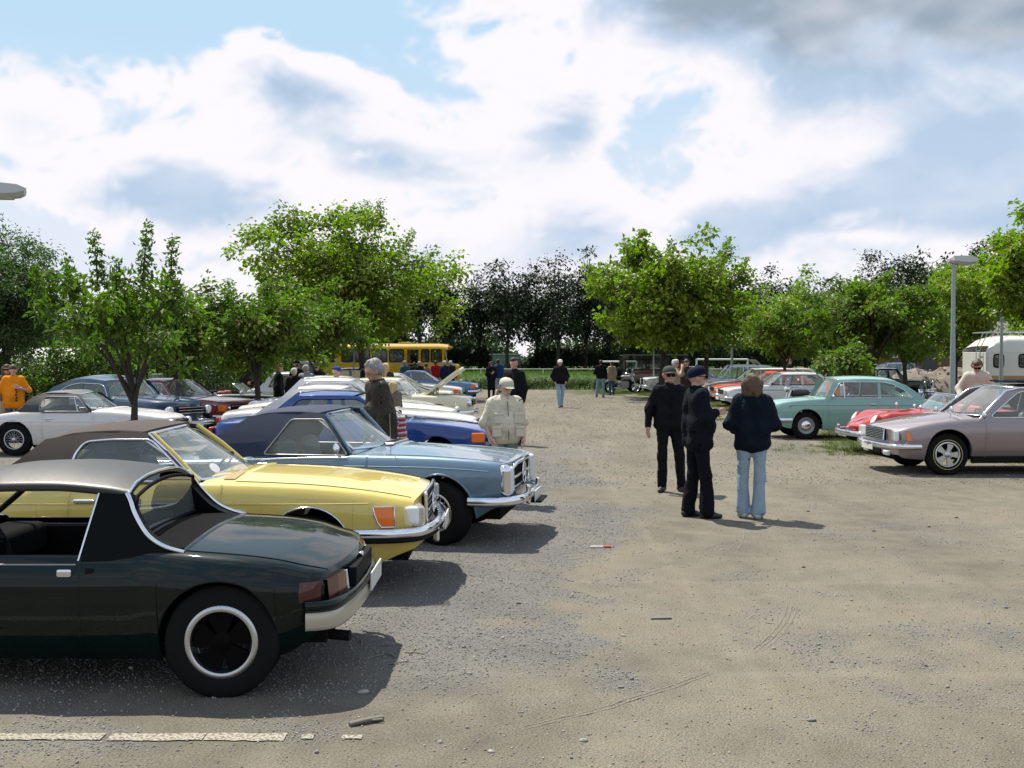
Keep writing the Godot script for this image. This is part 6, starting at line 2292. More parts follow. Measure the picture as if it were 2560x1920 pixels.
	for k in far.size():
		var q: Array = far[k]
		var z := -86.0 - (k % 3) * 1.5
		tree("dark_tree", q[3], Vector3((q[0] - 1106.0) / 2335.0 * -z, 0.7, z), {"r": q[2], "cy": q[1] - 4.3, "ry": 3.6, "th": 2.0, "tr": 0.16, "limbs": 6, "n": 90, "k": 7, "leaf": 0.24, "spread": 0.5, "c0": dark0, "c1": dark1, "sd": 50 + k, "low": 0.7, "mat": "dark_leaf", "back": Color(0.3, 0.42, 0.2)}, "dark trees behind the hedge")
	# shrubs along the left edge of the car park
	var sh := [[25, -41, 3.4, 2.4, "shrub under the willow"], [105, -42, 3.2, 3.0, "light shrub behind the man in the orange shirt"], [190, -43, 3.4, 3.8, "tall shrub behind the dark blue fifties saloon"], [265, -44, 3.0, 3.2, "shrub behind the fruit tree with upright shoots"], [335, -44, 3.0, 3.9, "tall shrub behind the grey cabinet"], [410, -45, 3.2, 3.2, "shrub left of the black sports car"], [480, -46, 3.4, 3.4, "shrub behind the black sports car"], [555, -50, 3.6, 3.8, "tall shrub behind the bald man"], [630, -53, 3.6, 3.0, "shrub left of the yellow bus"], [150, -56, 6.0, 5.6, "large shrub at the back of the left edge"], [330, -58, 6.0, 5.4, "large shrub at the back behind the grey cabinet"], [500, -60, 6.0, 5.0, "large shrub at the back left of the broad lime green tree"], [40, -54, 6.0, 5.4, "large shrub at the back behind the willow"], [660, -66, 5.0, 4.8, "large shrub behind the tail of the yellow bus"]]
	for k in sh.size():
		var q: Array = sh[k]
		bush("shrub", q[4], Vector3((q[0] - 1106.0) / 2335.0 * -q[1], 0, q[1]), Vector3(q[2], q[3], 2.2), 420 if q[2] < 5.0 else 700, mid0, lime0 if k % 2 else mid1, 70 + k, 0.13, 0.34, "shrubs along the left edge")
	bush("hedge", "clipped dark hedge behind the black sports car", Vector3(-10.9, 0, -36.6), Vector3(3.4, 1.5, 0.9), 520, dark0, dark1, 90, 0.06, 0.2, "", "hedge")
	bush("hedge", "tall green hedge behind the willow and the shed", Vector3(-21.5, 0, -50.0), Vector3(14.0, 3.2, 1.6), 1500, mid0, mid1, 95, 0.14, 0.36, "", "hedge")
	bush("hedge", "low dark hedge across the end of the lane", Vector3(4.0, 0, -63.2), Vector3(17.0, 0.6, 0.9), 1500, dark0, mid0, 91, 0.08, 0.24, "", "hedge")
	bush("hedge", "high dark hedge behind the man in the white cap", Vector3(4.6, 0.8, -80.0), Vector3(6.6, 2.0, 1.0), 900, dark0, dark0, 92, 0.14, 0.34, "", "hedge")
	bush("hedge", "high dark hedge behind the nose of the yellow bus", Vector3(-3.6, 0.8, -80.0), Vector3(4.0, 2.0, 1.0), 600, dark0, dark0, 93, 0.14, 0.34, "", "hedge")
	bush("hedge", "long dark hedge behind the black off-road car and the goals", Vector3(14.5, 0.8, -82.0), Vector3(14.0, 2.4, 1.0), 1500, dark0, mid0, 94, 0.16, 0.36, "", "hedge")
	bush("hedge", "dark understorey hedge behind the yellow bus", Vector3(-10.0, 0.8, -84.0), Vector3(9.0, 1.9, 1.0), 900, dark0, dark1, 96, 0.16, 0.36, "", "hedge")
	bush("hedge", "low dark hedge under the gap of sky in the tree row", Vector3(1.4, 0.8, -88.0), Vector3(4.0, 0.9, 0.9), 260, dark0, dark1, 97, 0.14, 0.3, "", "hedge")
	# the wood far behind
	var g := RandomNumberGenerator.new()
	g.seed = 99
	var xf := []
	var cols := []
	for k in 9000:
		var x := g.randf_range(-130, 130)
		var z := -135.0 + g.randf_range(-5, 5)
		var top := (6.5 if absf(x) > 14.0 else 3.2) + 3.5 * noise_a.get_noise_1d(x * 12.0) + 2.0 * noise_c.get_noise_1d(x * 30.0)
		if absf(x - 1.3) < 2.2:
			top *= 0.25
		xf.append(Transform3D(rand_turn(g, g.randf_range(0.8, 1.4)), Vector3(x, maxf(0.3 if absf(x - 1.3) < 2.2 else 3.0, top) * pow(g.randf(), 0.7), z)))
		cols.append(dark1.lerp(mid0, g.randf()))
	var wood := scatter(self, "far_wood", leaf_clump(12, 0.6, 1.3, 0.4, 56), leaf_mat("dark_leaf", Color(0.3, 0.42, 0.2)), xf, cols)
	wood.set_meta("kind", "stuff")
	tag(wood, "dark far wood closing the view behind the sports field", "wood")


func field_point(g: RandomNumberGenerator) -> Vector3:
	var x := g.randf_range(-14, 18)
	var z := g.randf_range(-84, -63.9)
	return Vector3(x, ground_height(x, z) - 0.004, z)


func make_grass() -> void:
	var g := RandomNumberGenerator.new()
	g.seed = 31
	var b := MB.new()
	for k in 9:
		var a := g.randf() * TAU
		var l := g.randf_range(0.05, 0.12)
		var o := Vector3(g.randf_range(-0.05, 0.05), 0, g.randf_range(-0.05, 0.05))
		var d := Vector3(cos(a), 0, sin(a))
		b.poly([o - d.cross(Vector3.UP) * 0.004, o + d.cross(Vector3.UP) * 0.004, o + d * l * 0.5 + Vector3(0, l, 0)])
	var m := b.mesh()
	var xf := []
	var cols := []
	var tries := 0
	while xf.size() < 26000 and tries < 400000:
		tries += 1
		var x := g.randf_range(4.5, 15.0)
		var z := -18.5 - pow(g.randf(), 1.4) * 42.0
		if g.randf() < ground_mix(x, z)[1] * 0.9:
			xf.append(Transform3D(Basis(Vector3.UP, g.randf() * TAU).scaled(Vector3(1, g.randf_range(0.5, 1.1), 1)), Vector3(x, ground_height(x, z) - 0.004, z)))
			cols.append(Color(0.075, 0.10, 0.02).lerp(Color(0.16, 0.15, 0.05), g.randf()))
	for k in 16000:
		xf.append(Transform3D(Basis(Vector3.UP, g.randf() * TAU).scaled(Vector3(2.0, g.randf_range(1.0, 2.2), 2.0)), field_point(g)))
		cols.append(Color(0.07, 0.12, 0.015).lerp(Color(0.12, 0.17, 0.03), g.randf()))
	var o := scatter(self, "grass", m, leaf_mat("leaf", Color(0.75, 1.0, 0.16)), xf, cols)
	o.set_meta("kind", "stuff")
	tag(o, "thin grass growing along the right row and beyond the hedge", "grass")


# --- stones and litter on the ground -----------------------------------------------------------------------------

func make_stones() -> void:
	var g := RandomNumberGenerator.new()
	g.seed = 41
	var b := MB.new()
	var rows := []
	for i in 4:
		var row := PackedVector3Array()
		for k in 6:
			var a := TAU * k / 6.0 + i * 0.3
			var p := PI * i / 3.0
			row.append(Vector3(sin(p) * cos(a) * g.randf_range(0.8, 1.1), cos(p) * 0.6, sin(p) * sin(a) * g.randf_range(0.7, 1.0)))
		rows.append(row)
	b.grid(rows, Vector3.INF, true)
	var m := b.mesh()
	var xf := []
	var cols := []
	var tries := 0
	while xf.size() < 90000 and tries < 600000:
		tries += 1
		var z := -4.6 - pow(g.randf(), 1.5) * 15.0
		var half := -z * 0.49
		var x := g.randf_range(-half, half)
		var k := ground_mix(x, z)
		if g.randf() > 0.07 + k[0] * 0.9:
			continue
		var s := 0.003 + 0.006 * pow(g.randf(), 3.0) + (0.012 * g.randf() if g.randf() < 0.006 else 0.0)
		s *= 1.0 + 0.03 * (-z - 5.0)
		xf.append(Transform3D(rand_turn(g, s), Vector3(x, ground_height(x, z) + s * 0.25, z)))
		var t := g.randf()
		cols.append(Color(0.115, 0.114, 0.11).lerp(Color(0.27, 0.265, 0.255), t) if g.randf() < 0.97 else Color(0.36, 0.35, 0.32))
	for k in 12000:
		var z := -16.0 - 34.0 * pow(g.randf(), 1.3)
		var s := g.randf_range(0.006, 0.016) * (1.0 - z * 0.012)
		var x := g.randf_range(-9.0, 7.5) if z < -24.0 else g.randf_range(-8.0, 8.0)
		xf.append(Transform3D(rand_turn(g, s), Vector3(x, s * 0.2, z)))
		cols.append(Color(0.11, 0.105, 0.09).lerp(Color(0.27, 0.255, 0.22), g.randf()))
	var sm2 := StandardMaterial3D.new()
	sm2.vertex_color_use_as_albedo = true
	sm2.roughness = 0.9
	var o := scatter(self, "loose_chippings", m, sm2, xf, cols)
	o.set_meta("kind", "stuff")
	tag(o, "loose grey chippings strewn over the car park ground", "gravel")
	# a few larger stones that lie apart
	var big := [[-0.83, -6, 0.0275, 0.275], [-0.25, -6.35, 0.0165, 0.165], [0.05, -8.2, 0.0154, 0.055], [0.62, -6.1, 0.0165, 0.193], [1.55, -5.55, 0.022, 0.165], [0.35, -5.25, 0.0193, 0.22], [-0.1, -5.1, 0.0165, 0.275], [3.9, -11.6, 0.0165, 0.066], [2.6, -9.6, 0.0165, 0.055], [3.6, -13.1, 0.0193, 0.055], [5.2, -12.6, 0.0193, 0.055], [0.75, -7.25, 0.0165, 0.248]]
	for k in big.size():
		var q: Array = big[k]
		var st := thing("stone", "%s stone lying loose on the ground %s" % ["pale" if q[3] > 0.13 else "dark", ["beside the tail shadow of the targa", "below the grey chippings", "in the middle of the grey chippings", "at the edge of the sandy track", "on the open sand before the talking group", "near the broken white line", "close to the broken white line", "right of the talking group", "in front of the talking group", "behind the talking group", "before the lilac saloon", "beside the flat metal strip"][k]], "stone", Vector3(q[0], ground_height(q[0], q[1]) + q[2] * 0.3, q[1]))
		var sb := MB.new()
		sb.grid(rows, Vector3.INF, true)
		part(st, "stone_body", sb, mat(lin(q[3], q[3] * 0.98, q[3] * 0.92), 0.9), Transform3D(Basis.from_euler(Vector3(0.3, k * 1.3, 0.2)).scaled(Vector3(1.5, 0.8, 1.0) * q[2]), Vector3.ZERO))
	# stick, red and white stick, flat strip, twigs
	var s1 := thing("wood_stick", "broken grey stick on the sand by the white line", "stick", Vector3(-0.75, ground_height(-0.75, -5.51) + 0.014, -5.51), 0.5)
	bar(s1, "stick_body", [Vector3(-0.09, -0.004, 0), Vector3(0.0, 0.004, 0.004), Vector3(0.095, 0.0, -0.006)], 0.013, mat(lin(0.13, 0.12, 0.10), 0.9), 1.3, 6)
	bar(s1, "stick_splinter", [Vector3(0.02, 0.002, 0.01), Vector3(0.08, 0.004, 0.03)], 0.005, mat(lin(0.22, 0.19, 0.13), 0.9))
	var s2 := thing("marker_stick", "short white stick with a red end on the gravel", "stick", Vector3(0.87, 0.008, -10.63), 0.05)
	bar(s2, "white_end", [Vector3(-0.10, 0, 0), Vector3(0.03, 0, 0)], 0.011, mat(lin(0.6, 0.56, 0.5), 0.7))
	bar(s2, "red_end", [Vector3(0.03, 0, 0), Vector3(0.11, 0.002, 0.01)], 0.0115, mat(lin(0.45, 0.04, 0.03), 0.6))
	var s3 := thing("metal_strip", "flat grey metal strip on the sandy track", "strip", Vector3(1.07, ground_height(1.07, -7.71) + 0.008, -7.71), 0.12)
	blk(s3, "strip_body", Vector3.ZERO, Vector3(0.15, 0.012, 0.03), mat(lin(0.12, 0.12, 0.12), 0.6), 0.004)
	for k in 7:
		var x := -0.95 + 0.06 * k + g.randf_range(-0.05, 0.05)
		var z := -6.75 - g.randf_range(-0.2, 0.3)
		var tw := thing("twig", "dry twig in the tail shadow of the targa", "twig", Vector3(x, ground_height(x, z) + 0.006, z), g.randf() * PI, "twigs behind the targa")
		bar(tw, "twig_body", [Vector3(-0.06, 0, 0), Vector3(0.0, 0.004, 0.008), Vector3(0.07, 0.001, 0)], 0.004, mat(lin(0.2, 0.17, 0.12), 0.9), 1.0, 5)
	# worn white line
	var lm := MB.new()
	var lr := [[-3.6, -2.02], [-1.99, -1.52], [-1.515, -1.12], [-1.04, -0.98], [-0.84, -0.74]]
	for q in lr:
		var n := int((q[1] - q[0]) / 0.04) + 2
		var ra := PackedVector3Array()
		var rb := PackedVector3Array()
		var rc := PackedVector3Array()
		for i in n:
			var x := lerpf(q[0], q[1], float(i) / (n - 1))
			var e := 0.010 * noise_c.get_noise_1d(x * 900.0)
			var e2 := 0.012 * noise_c.get_noise_1d(x * 900.0 + 400.0)
			var thin := 0.6 if q[0] > -1.1 else 1.0
			for z in 3:
				var zz: float = -5.30 + [-0.048 * thin + e, 0.0, 0.048 * thin + e2][z]
				var pt := Vector3(x, ground_height(x, zz) + 0.006, zz)
				if z == 0: ra.append(pt)
				elif z == 1: rb.append(pt)
				else: rc.append(pt)
		lm.grid([ra, rb, rc], Vector3(-2, -9, -5.3))
	var wl := weave(mat(lin(0.34, 0.325, 0.285), 0.9), 0.1, 0.6, 4.0)
	var tx := NoiseTexture2D.new()
	var f := FastNoiseLite.new()
	f.frequency = 0.04
	f.fractal_octaves = 5
	tx.noise = f
	tx.width = 256
	tx.height = 256
	tx.seamless = true
	var rp := Gradient.new()
	rp.offsets = PackedFloat32Array([0.0, 0.40, 0.52, 1.0])
	rp.colors = PackedColorArray([Color(0.60, 0.57, 0.51), Color(0.70, 0.67, 0.61), Color(0.95, 0.94, 0.92), Color(1, 1, 1)])
	tx.color_ramp = rp
	wl.albedo_texture = tx
	structure("painted_line", lm, wl)
	# ridges of earth that tyres left
	var tm := MB.new()
	for q in [[-2.5, -9.4, 4.75, 0.22, 0.58, 3], [-3.4, -10.6, 6.2, 0.72, 1.0, 2], [9.0, -3.0, 6.4, -2.75, -2.4, 2], [-6.5, -13.5, 9.2, 0.1, 0.35, 1]]:
		for k in q[5]:
			var pts := PackedVector3Array()
			var rd := []
			var n := int(q[2] * (q[4] - q[3]) / 0.05)
			for i in n:
				var t := float(i) / (n - 1)
				var a := lerpf(q[3], q[4], t)
				var rr: float = q[2] + k * 0.035 + 0.006 * noise_c.get_noise_1d(t * 900.0 + k * 50.0)
				var x: float = q[0] + cos(a) * rr
				var z: float = q[1] + sin(a) * rr
				pts.append(Vector3(x, ground_height(x, z) - 0.003, z))
				rd.append(0.0085 * minf(1.0, minf(t, 1.0 - t) * 8.0) * (0.65 + 0.8 * absf(noise_c.get_noise_1d(t * 1500.0 + k * 90.0))) + 0.001)
			tm.tube(pts, rd, 5, false)
	structure("tyre_track", tm, weave(mat(lin(0.165, 0.152, 0.12), 0.95), 0.12, 1.2, 3.0))


# --- lamps, boxes, buildings behind ------------------------------------------------------------------------------

func lamp_post(label: String, at: Vector3, turn: float, h := 4.5) -> void:
	var r := thing("street_lamp", label, "lamp", at, turn, "lamps of the car park")
	var b := MB.new()
	b.lathe([[0.075, 0.0], [0.075, h * 0.4], [0.06, h * 0.6], [0.05, h - 0.02], [0.001, h - 0.02]], Transform3D(), 14)
	part(r, "pole", b, M.galvanised)
	# a flat six-sided head with a sloping lower half
	var hb := MB.new()
	var rows := []
	for q in [[-0.16, 0.08, 0.04, 0.09], [-0.06, 0.15, 0.0, 0.16], [0.34, 0.17, -0.03, 0.17], [0.58, 0.14, -0.01, 0.15], [0.68, 0.08, 0.03, 0.11]]:
		var x: float = q[0]
		var row := PackedVector3Array()
		for p in [[-q[1] * 0.55, q[2] - 0.045], [-q[1], q[2] + 0.02], [-q[1] * 0.75, q[3]], [q[1] * 0.75, q[3]], [q[1], q[2] + 0.02], [q[1] * 0.55, q[2] - 0.045]]:
			row.append(Vector3(x, h + p[1], p[0]))
		rows.append(row)
	for i in rows.size() - 1:
		for k in 6:
			hb.poly([rows[i][k], rows[i][(k + 1) % 6], rows[i + 1][(k + 1) % 6], rows[i + 1][k]], (rows[i][k] + rows[i + 1][(k + 1) % 6]) * 0.5 - Vector3(0.22, h + 0.03, 0))
	hb.poly(rows[0], Vector3(-1, 0, 0)); hb.poly(rows[4], Vector3(1, 0, 0))
	var o := part(r, "lamp_head", hb, mat(lin(0.42, 0.42, 0.40), 0.5))
	blk(o, "diffuser", Vector3(0.30, h - 0.07, 0), Vector3(0.40, 0.03, 0.16), mat(lin(0.45, 0.45, 0.42), 0.2), 0.012)


func pole(label: String, at: Vector3, h: float, r := 0.035) -> void:
	var o := thing("sign_post", label, "post", at)
	var b := MB.new()
	b.lathe([[r, 0.0], [r, h], [r * 0.6, h + 0.02], [0.001, h + 0.025]], Transform3D(), 10)
	part(o, "tube", b, M.galvanised)


func goal(label: String, at: Vector3, w: float, h: float) -> void:
	var o := thing("goal", label, "goal", at)
	var m := mat(lin(0.6, 0.62, 0.6), 0.5)
	bar(o, "crossbar", [Vector3(-w / 2, h, 0), Vector3(w / 2, h, 0)], 0.06, m)
	for x in [-w / 2, w / 2]:
		bar(o, "goalpost", [Vector3(x, 0, 0), Vector3(x, h + 0.05, 0)], 0.06, m)
		bar(o, "net_stay", [Vector3(x, h, 0), Vector3(x, 0, -1.0)], 0.025, m)


func surroundings() -> void:
	lamp_post("lamp head reaching in over the white sports car, its pole beside it", Vector3(-8.52, 0, -17.4), 0.12)
	lamp_post("lamp post behind the lilac saloon and the motorcycle", Vector3(12.15, 0, -29.8), 0.15)
	lamp_post("lamp post in front of the broad lime green tree", Vector3(-9.9, 0, -46.0), 0.1)
	lamp_post("lamp post at the forked lime green tree", Vector3(11.6, 0, -57.0), 1.4)
	lamp_post("lamp post in front of the camper van's side", Vector3(17.2, 0, -38.0), 1.5, 3.4)
	pole("thin post before the black off-road car", Vector3(7.0, 0, -53.4), 3.2)
	pole("thin post before the yellow bus windows", Vector3(-7.4, 0, -50.6), 3.3)
	# boxes
	var c := thing("utility_cabinet", "grey steel utility cabinet at the clipped hedge", "cabinet", Vector3(-12.45, 0, -37.8))
	blk(c, "housing", Vector3(0, 0.66, 0), Vector3(0.42, 1.28, 0.34), mat(lin(0.30, 0.33, 0.33), 0.5), 0.02)
	blk(c, "door", Vector3(0, 0.68, 0.175), Vector3(0.37, 1.14, 0.015), mat(lin(0.31, 0.34, 0.34), 0.5), 0.005)
	blk(c, "handle", Vector3(-0.14, 0.78, 0.19), Vector3(0.02, 0.12, 0.02), M.black_plastic, 0.006)
	var k := thing("transformer_box", "beige transformer box with a white lid left of the yellow bus", "cabinet", Vector3(-9.45, 0, -50.2))
	blk(k, "housing", Vector3(0, 0.8, 0), Vector3(0.85, 1.56, 0.7), mat(lin(0.22, 0.20, 0.15), 0.7), 0.02)
	blk(k, "lid", Vector3(0, 1.63, 0), Vector3(0.95, 0.14, 0.8), mat(lin(0.6, 0.6, 0.6), 0.5), 0.03)
	var s := thing("shed", "white lean-to shed roof behind the couple at the left", "shed", Vector3(-20.6, 0, -46.5), 0.1)
	blk(s, "roof_sheet", Vector3(0, 1.75, 0), Vector3(3.4, 0.06, 2.2), mat(lin(0.28, 0.30, 0.31), 0.6), 0.02, Basis(Vector3.RIGHT, 0.5))
	blk(s, "wall", Vector3(0, 0.75, -0.5), Vector3(3.2, 1.5, 0.1), mat(lin(0.26, 0.27, 0.28), 0.7), 0.01)
	for x in [-1.3, -0.5, 0.3, 1.1]:
		bar(s, "post", [Vector3(x, 0, 1.1), Vector3(x + 0.5, 2.1, 0.2)], 0.04, M.bark)
	var n := thing("container", "pale green site container beyond the sports field", "container", Vector3(-0.65, 0.78, -92.0))
	blk(n, "box_body", Vector3(0, 0.65, 0), Vector3(2.5, 1.3, 2.2), mat(lin(0.16, 0.24, 0.20), 0.6), 0.03)
	blk(n, "roof_sheet", Vector3(0, 1.33, 0), Vector3(2.65, 0.08, 2.35), mat(lin(0.24, 0.32, 0.28), 0.6), 0.02)
	for q in [[19.4, -62.0, 3.4, "green rubbish container behind the black saloon"], [21.9, -63.0, 2.6, "green rubbish container behind the sand heap"]]:
		var t := thing("rubbish_container", q[3], "container", Vector3(q[0] - 0.3, 0, q[1]))
		blk(t, "tub", Vector3(0, 0.72, 0), Vector3(q[2], 1.3, 1.6), mat(lin(0.05, 0.17, 0.10), 0.5), 0.05)
		blk(t, "rim", Vector3(0, 1.4, 0), Vector3(q[2] + 0.1, 0.1, 1.7), mat(lin(0.12, 0.26, 0.18), 0.5), 0.03)
		for x in [-0.35, 0.0, 0.35]:
			blk(t, "rib", Vector3(x * q[2], 0.72, 0.82), Vector3(0.08, 1.2, 0.06), mat(lin(0.05, 0.15, 0.09), 0.5), 0.01)
	goal("white youth goal behind the jeans man", Vector3(7.2, 0.78, -73.0), 2.4, 0.8)
	goal("white goal behind the brown-grey estate", Vector3(14.0, 0.78, -72.0), 3.4, 0.95)
	var f := thing("pitch_rail", "white rail along the sports field beyond the hedge", "rail", Vector3(0, 0.5, -69.5))
	bar(f, "rail_bar", [Vector3(-6, 0.62, 0), Vector3(14, 0.62, 0)], 0.02, M.white_paint)
	for x in range(-6, 15, 4):
		bar(f, "rail_post", [Vector3(x, 0, 0), Vector3(x, 0.62, 0)], 0.03, M.white_paint)
	# low brick building
	var b := thing("brick_building", "low red brick building with a grey roof behind the trees on the right", "building", Vector3(29.0, 0.78, -78.0), 0.0)
	var brick := mat(lin(0.16, 0.075, 0.055), 0.85)
	blk(b, "wall", Vector3(0, 1.1, -0.3), Vector3(13.0, 2.2, 5.0), brick)
	var rf := MB.new()
	rf.prism(V([-3.2, 2.15, 3.2, 2.15, 0.0, 3.7]), -6.9, 6.9, Transform3D(Basis(Vector3.UP, PI / 2), Vector3(0, 0, -0.3)))
	part(b, "roof", rf, weave(mat(lin(0.14, 0.125, 0.115), 0.8), 0.1, 0.8, 2.0))
	for x in [-5.2, -4.0, -2.4, -1.2, 1.6, 2.8, 4.6]:
		var w := blk(b, "window", Vector3(x, 1.45, 2.21), Vector3(0.9, 0.8, 0.08), mat(lin(0.5, 0.5, 0.48), 0.5), 0.01)
		blk(w, "pane", Vector3(x, 1.45, 2.255), Vector3(0.74, 0.64, 0.01), M.glass_dark)
	blk(b, "door", Vector3(0.3, 0.98, 2.21), Vector3(0.95, 1.95, 0.08), mat(lin(0.04, 0.05, 0.05), 0.5), 0.01)
	# sand heap: lumpy cone
	var h := thing("sand_heap", "grey brown heap of earth and rubble beside the black saloon", "heap", Vector3(19.0, 0, -48.6))
	var rows := []
	for i in 22:
		var row := PackedVector3Array()
		var t := i / 21.0
		for j in 48:
			var a := TAU * j / 48.0
			var px := cos(a) * t * 3.1
			var pz := sin(a) * t * 1.7
			var y := 1.5 * pow(maxf(0.0, 1.0 - t * t), 0.8) * (1.0 - 0.22 * exp(-pow((px + 0.2) / 0.6, 2.0)))
			y += (0.22 * noise_c.get_noise_2d(px * 120.0, pz * 120.0) + 0.16 * noise_a.get_noise_2d(px * 160.0, pz * 160.0)) * (1.0 - t)
			row.append(Vector3(px, maxf(y, -0.01), pz))
		rows.append(row)
	var hm := MB.new()
	hm.grid(rows, Vector3(0, -1, 0), true)
	part(h, "heap_body", hm, weave(mat(lin(0.22, 0.19, 0.16), 0.95), 0.1, 1.6, 1.2))
	var g := RandomNumberGenerator.new()
	g.seed = 77
	for i in 60:
		var a := g.randf() * TAU
		var t := sqrt(g.randf()) * 0.9
		var q: Vector3 = rows[int(t * 21)][int(a / TAU * 47)]
		blk(h, "rubble_piece", q, Vector3(g.randf_range(0.06, 0.2), g.randf_range(0.05, 0.12), g.randf_range(0.06, 0.18)), M.rubble, 0.02, Basis.from_euler(Vector3(g.randf() * 3, g.randf() * 3, g.randf() * 3)))


# --- people: tapered capsules joined by a smooth minimum, meshed as surface nets -----------------------------------

const EDGES := [[0, 1], [2, 3], [4, 5], [6, 7], [0, 2], [1, 3], [4, 6], [5, 7], [0, 4], [1, 5], [2, 6], [3, 7]]
const CORNERS := [Vector3(0, 0, 0), Vector3(1, 0, 0), Vector3(0, 1, 0), Vector3(1, 1, 0), Vector3(0, 0, 1), Vector3(1, 0, 1), Vector3(0, 1, 1), Vector3(1, 1, 1)]


func blob(pr: Array, cell: float, k: float, wrinkle := 0.0, cut_y := -9.0) -> MB:
	var lo := Vector3.INF
	var hi := -Vector3.INF
	for q in pr:
		var r: float = maxf(q[2], q[3]) + k + cell * 2.0
		lo = lo.min(q[0].min(q[1]) - Vector3.ONE * r)
		hi = hi.max(q[0].max(q[1]) + Vector3.ONE * r)
	var nx := int((hi.x - lo.x) / cell) + 2
	var ny := int((hi.y - lo.y) / cell) + 2
	var nz := int((hi.z - lo.z) / cell) + 2
	var f := PackedFloat32Array()
	f.resize(nx * ny * nz)
	f.fill(9.0)
	var from := PackedInt32Array()
	from.resize(ny * nz)
	from.fill(nx)
	var to := PackedInt32Array()
	to.resize(ny * nz)
	for q in pr:
		var a: Vector3 = q[0]
		var b: Vector3 = q[1]
		var ra: float = q[2]
		var rb: float = q[3]
		var r := maxf(ra, rb) + k + cell * 1.5
		var p0 := (a.min(b) - Vector3.ONE * r - lo) / cell
		var p1 := (a.max(b) + Vector3.ONE * r - lo) / cell
		var ab := b - a
		var l2 := maxf(ab.length_squared(), 1e-9)
		for z in range(maxi(int(p0.z), 0), mini(int(p1.z) + 2, nz)):
			for y in range(maxi(int(p0.y), 0), mini(int(p1.y) + 2, ny)):
				var base := (z * ny + y) * nx
				var x0 := maxi(int(p0.x), 0)
				var x1 := mini(int(p1.x) + 2, nx)
				from[z * ny + y] = mini(from[z * ny + y], x0)
				to[z * ny + y] = maxi(to[z * ny + y], x1)
				for x in range(x0, x1):
					var p := lo + Vector3(x, y, z) * cell
					var t := clampf((p - a).dot(ab) / l2, 0.0, 1.0)
					var d := (p - a - ab * t).length() - ra - (rb - ra) * t
					var o := f[base + x]
					if o > 8.0:
						f[base + x] = d
					else:
						var h := maxf(k - absf(o - d), 0.0) / k
						f[base + x] = minf(o, d) - h * h * k * 0.25
	if wrinkle > 0.0 or cut_y > -8.0:
		for z in nz:
			for y in ny:
				for x in range(from[z * ny + y], to[z * ny + y]):
					var i := (z * ny + y) * nx + x
					if absf(f[i]) < cell * 2.5:
						var p := lo + Vector3(x, y, z) * cell
						if wrinkle > 0.0:
							f[i] += noise_c.get_noise_3d(p.x * 320.0, p.y * 210.0, p.z * 320.0) * wrinkle
						if cut_y > -8.0:
							f[i] = maxf(f[i], cut_y - p.y)
	var b := MB.new()
	var at := {}
	var off := [0, 1, nx, nx + 1, nx * ny, nx * ny + 1, nx * ny + nx, nx * ny + nx + 1]
	var lim := cell * 1.8
	for z in nz - 1:
		for y in ny - 1:
			for x in range(from[z * ny + y], mini(to[z * ny + y], nx - 1)):
				var i := (z * ny + y) * nx + x
				if absf(f[i]) > lim:
					continue
				var s := 0
				for c in 8:
					if f[i + off[c]] < 0.0:
						s += 1
				if s == 0 or s == 8:
					continue
				var sum := Vector3.ZERO
				var n := 0
				for e in EDGES:
					var fa := f[i + off[e[0]]]
					var fb := f[i + off[e[1]]]
					if (fa < 0.0) != (fb < 0.0):
						var t := fa / (fa - fb)
						sum += CORNERS[e[0]].lerp(CORNERS[e[1]], t)
						n += 1
				at[i] = b.v.size()
				b.v.append(lo + (Vector3(x, y, z) + sum / n) * cell)
				var g := Vector3(f[i + 1] - f[i], f[i + nx] - f[i], f[i + nx * ny] - f[i])
				g += Vector3(f[i + nx * ny + nx + 1] - f[i + nx * ny + nx], f[i + nx * ny + nx + 1] - f[i + nx * ny + 1], f[i + nx * ny + nx + 1] - f[i + nx + 1])
				b.n.append(g.normalized())
	for i in at:
		if (f[i] < 0.0) != (f[i + 1] < 0.0):
			quad_of(b, at, i, nx, nx * ny)
		if (f[i] < 0.0) != (f[i + nx] < 0.0):
			quad_of(b, at, i, 1, nx * ny)
		if (f[i] < 0.0) != (f[i + nx * ny] < 0.0):
			quad_of(b, at, i, 1, nx)
	return b


func quad_of(b: MB, at: Dictionary, i: int, du: int, dv: int) -> void:
	if at.has(i - du) and at.has(i - dv) and at.has(i - du - dv):
		b.tri(at[i], at[i - du], at[i - dv])
		b.tri(at[i - du], at[i - du - dv], at[i - dv])


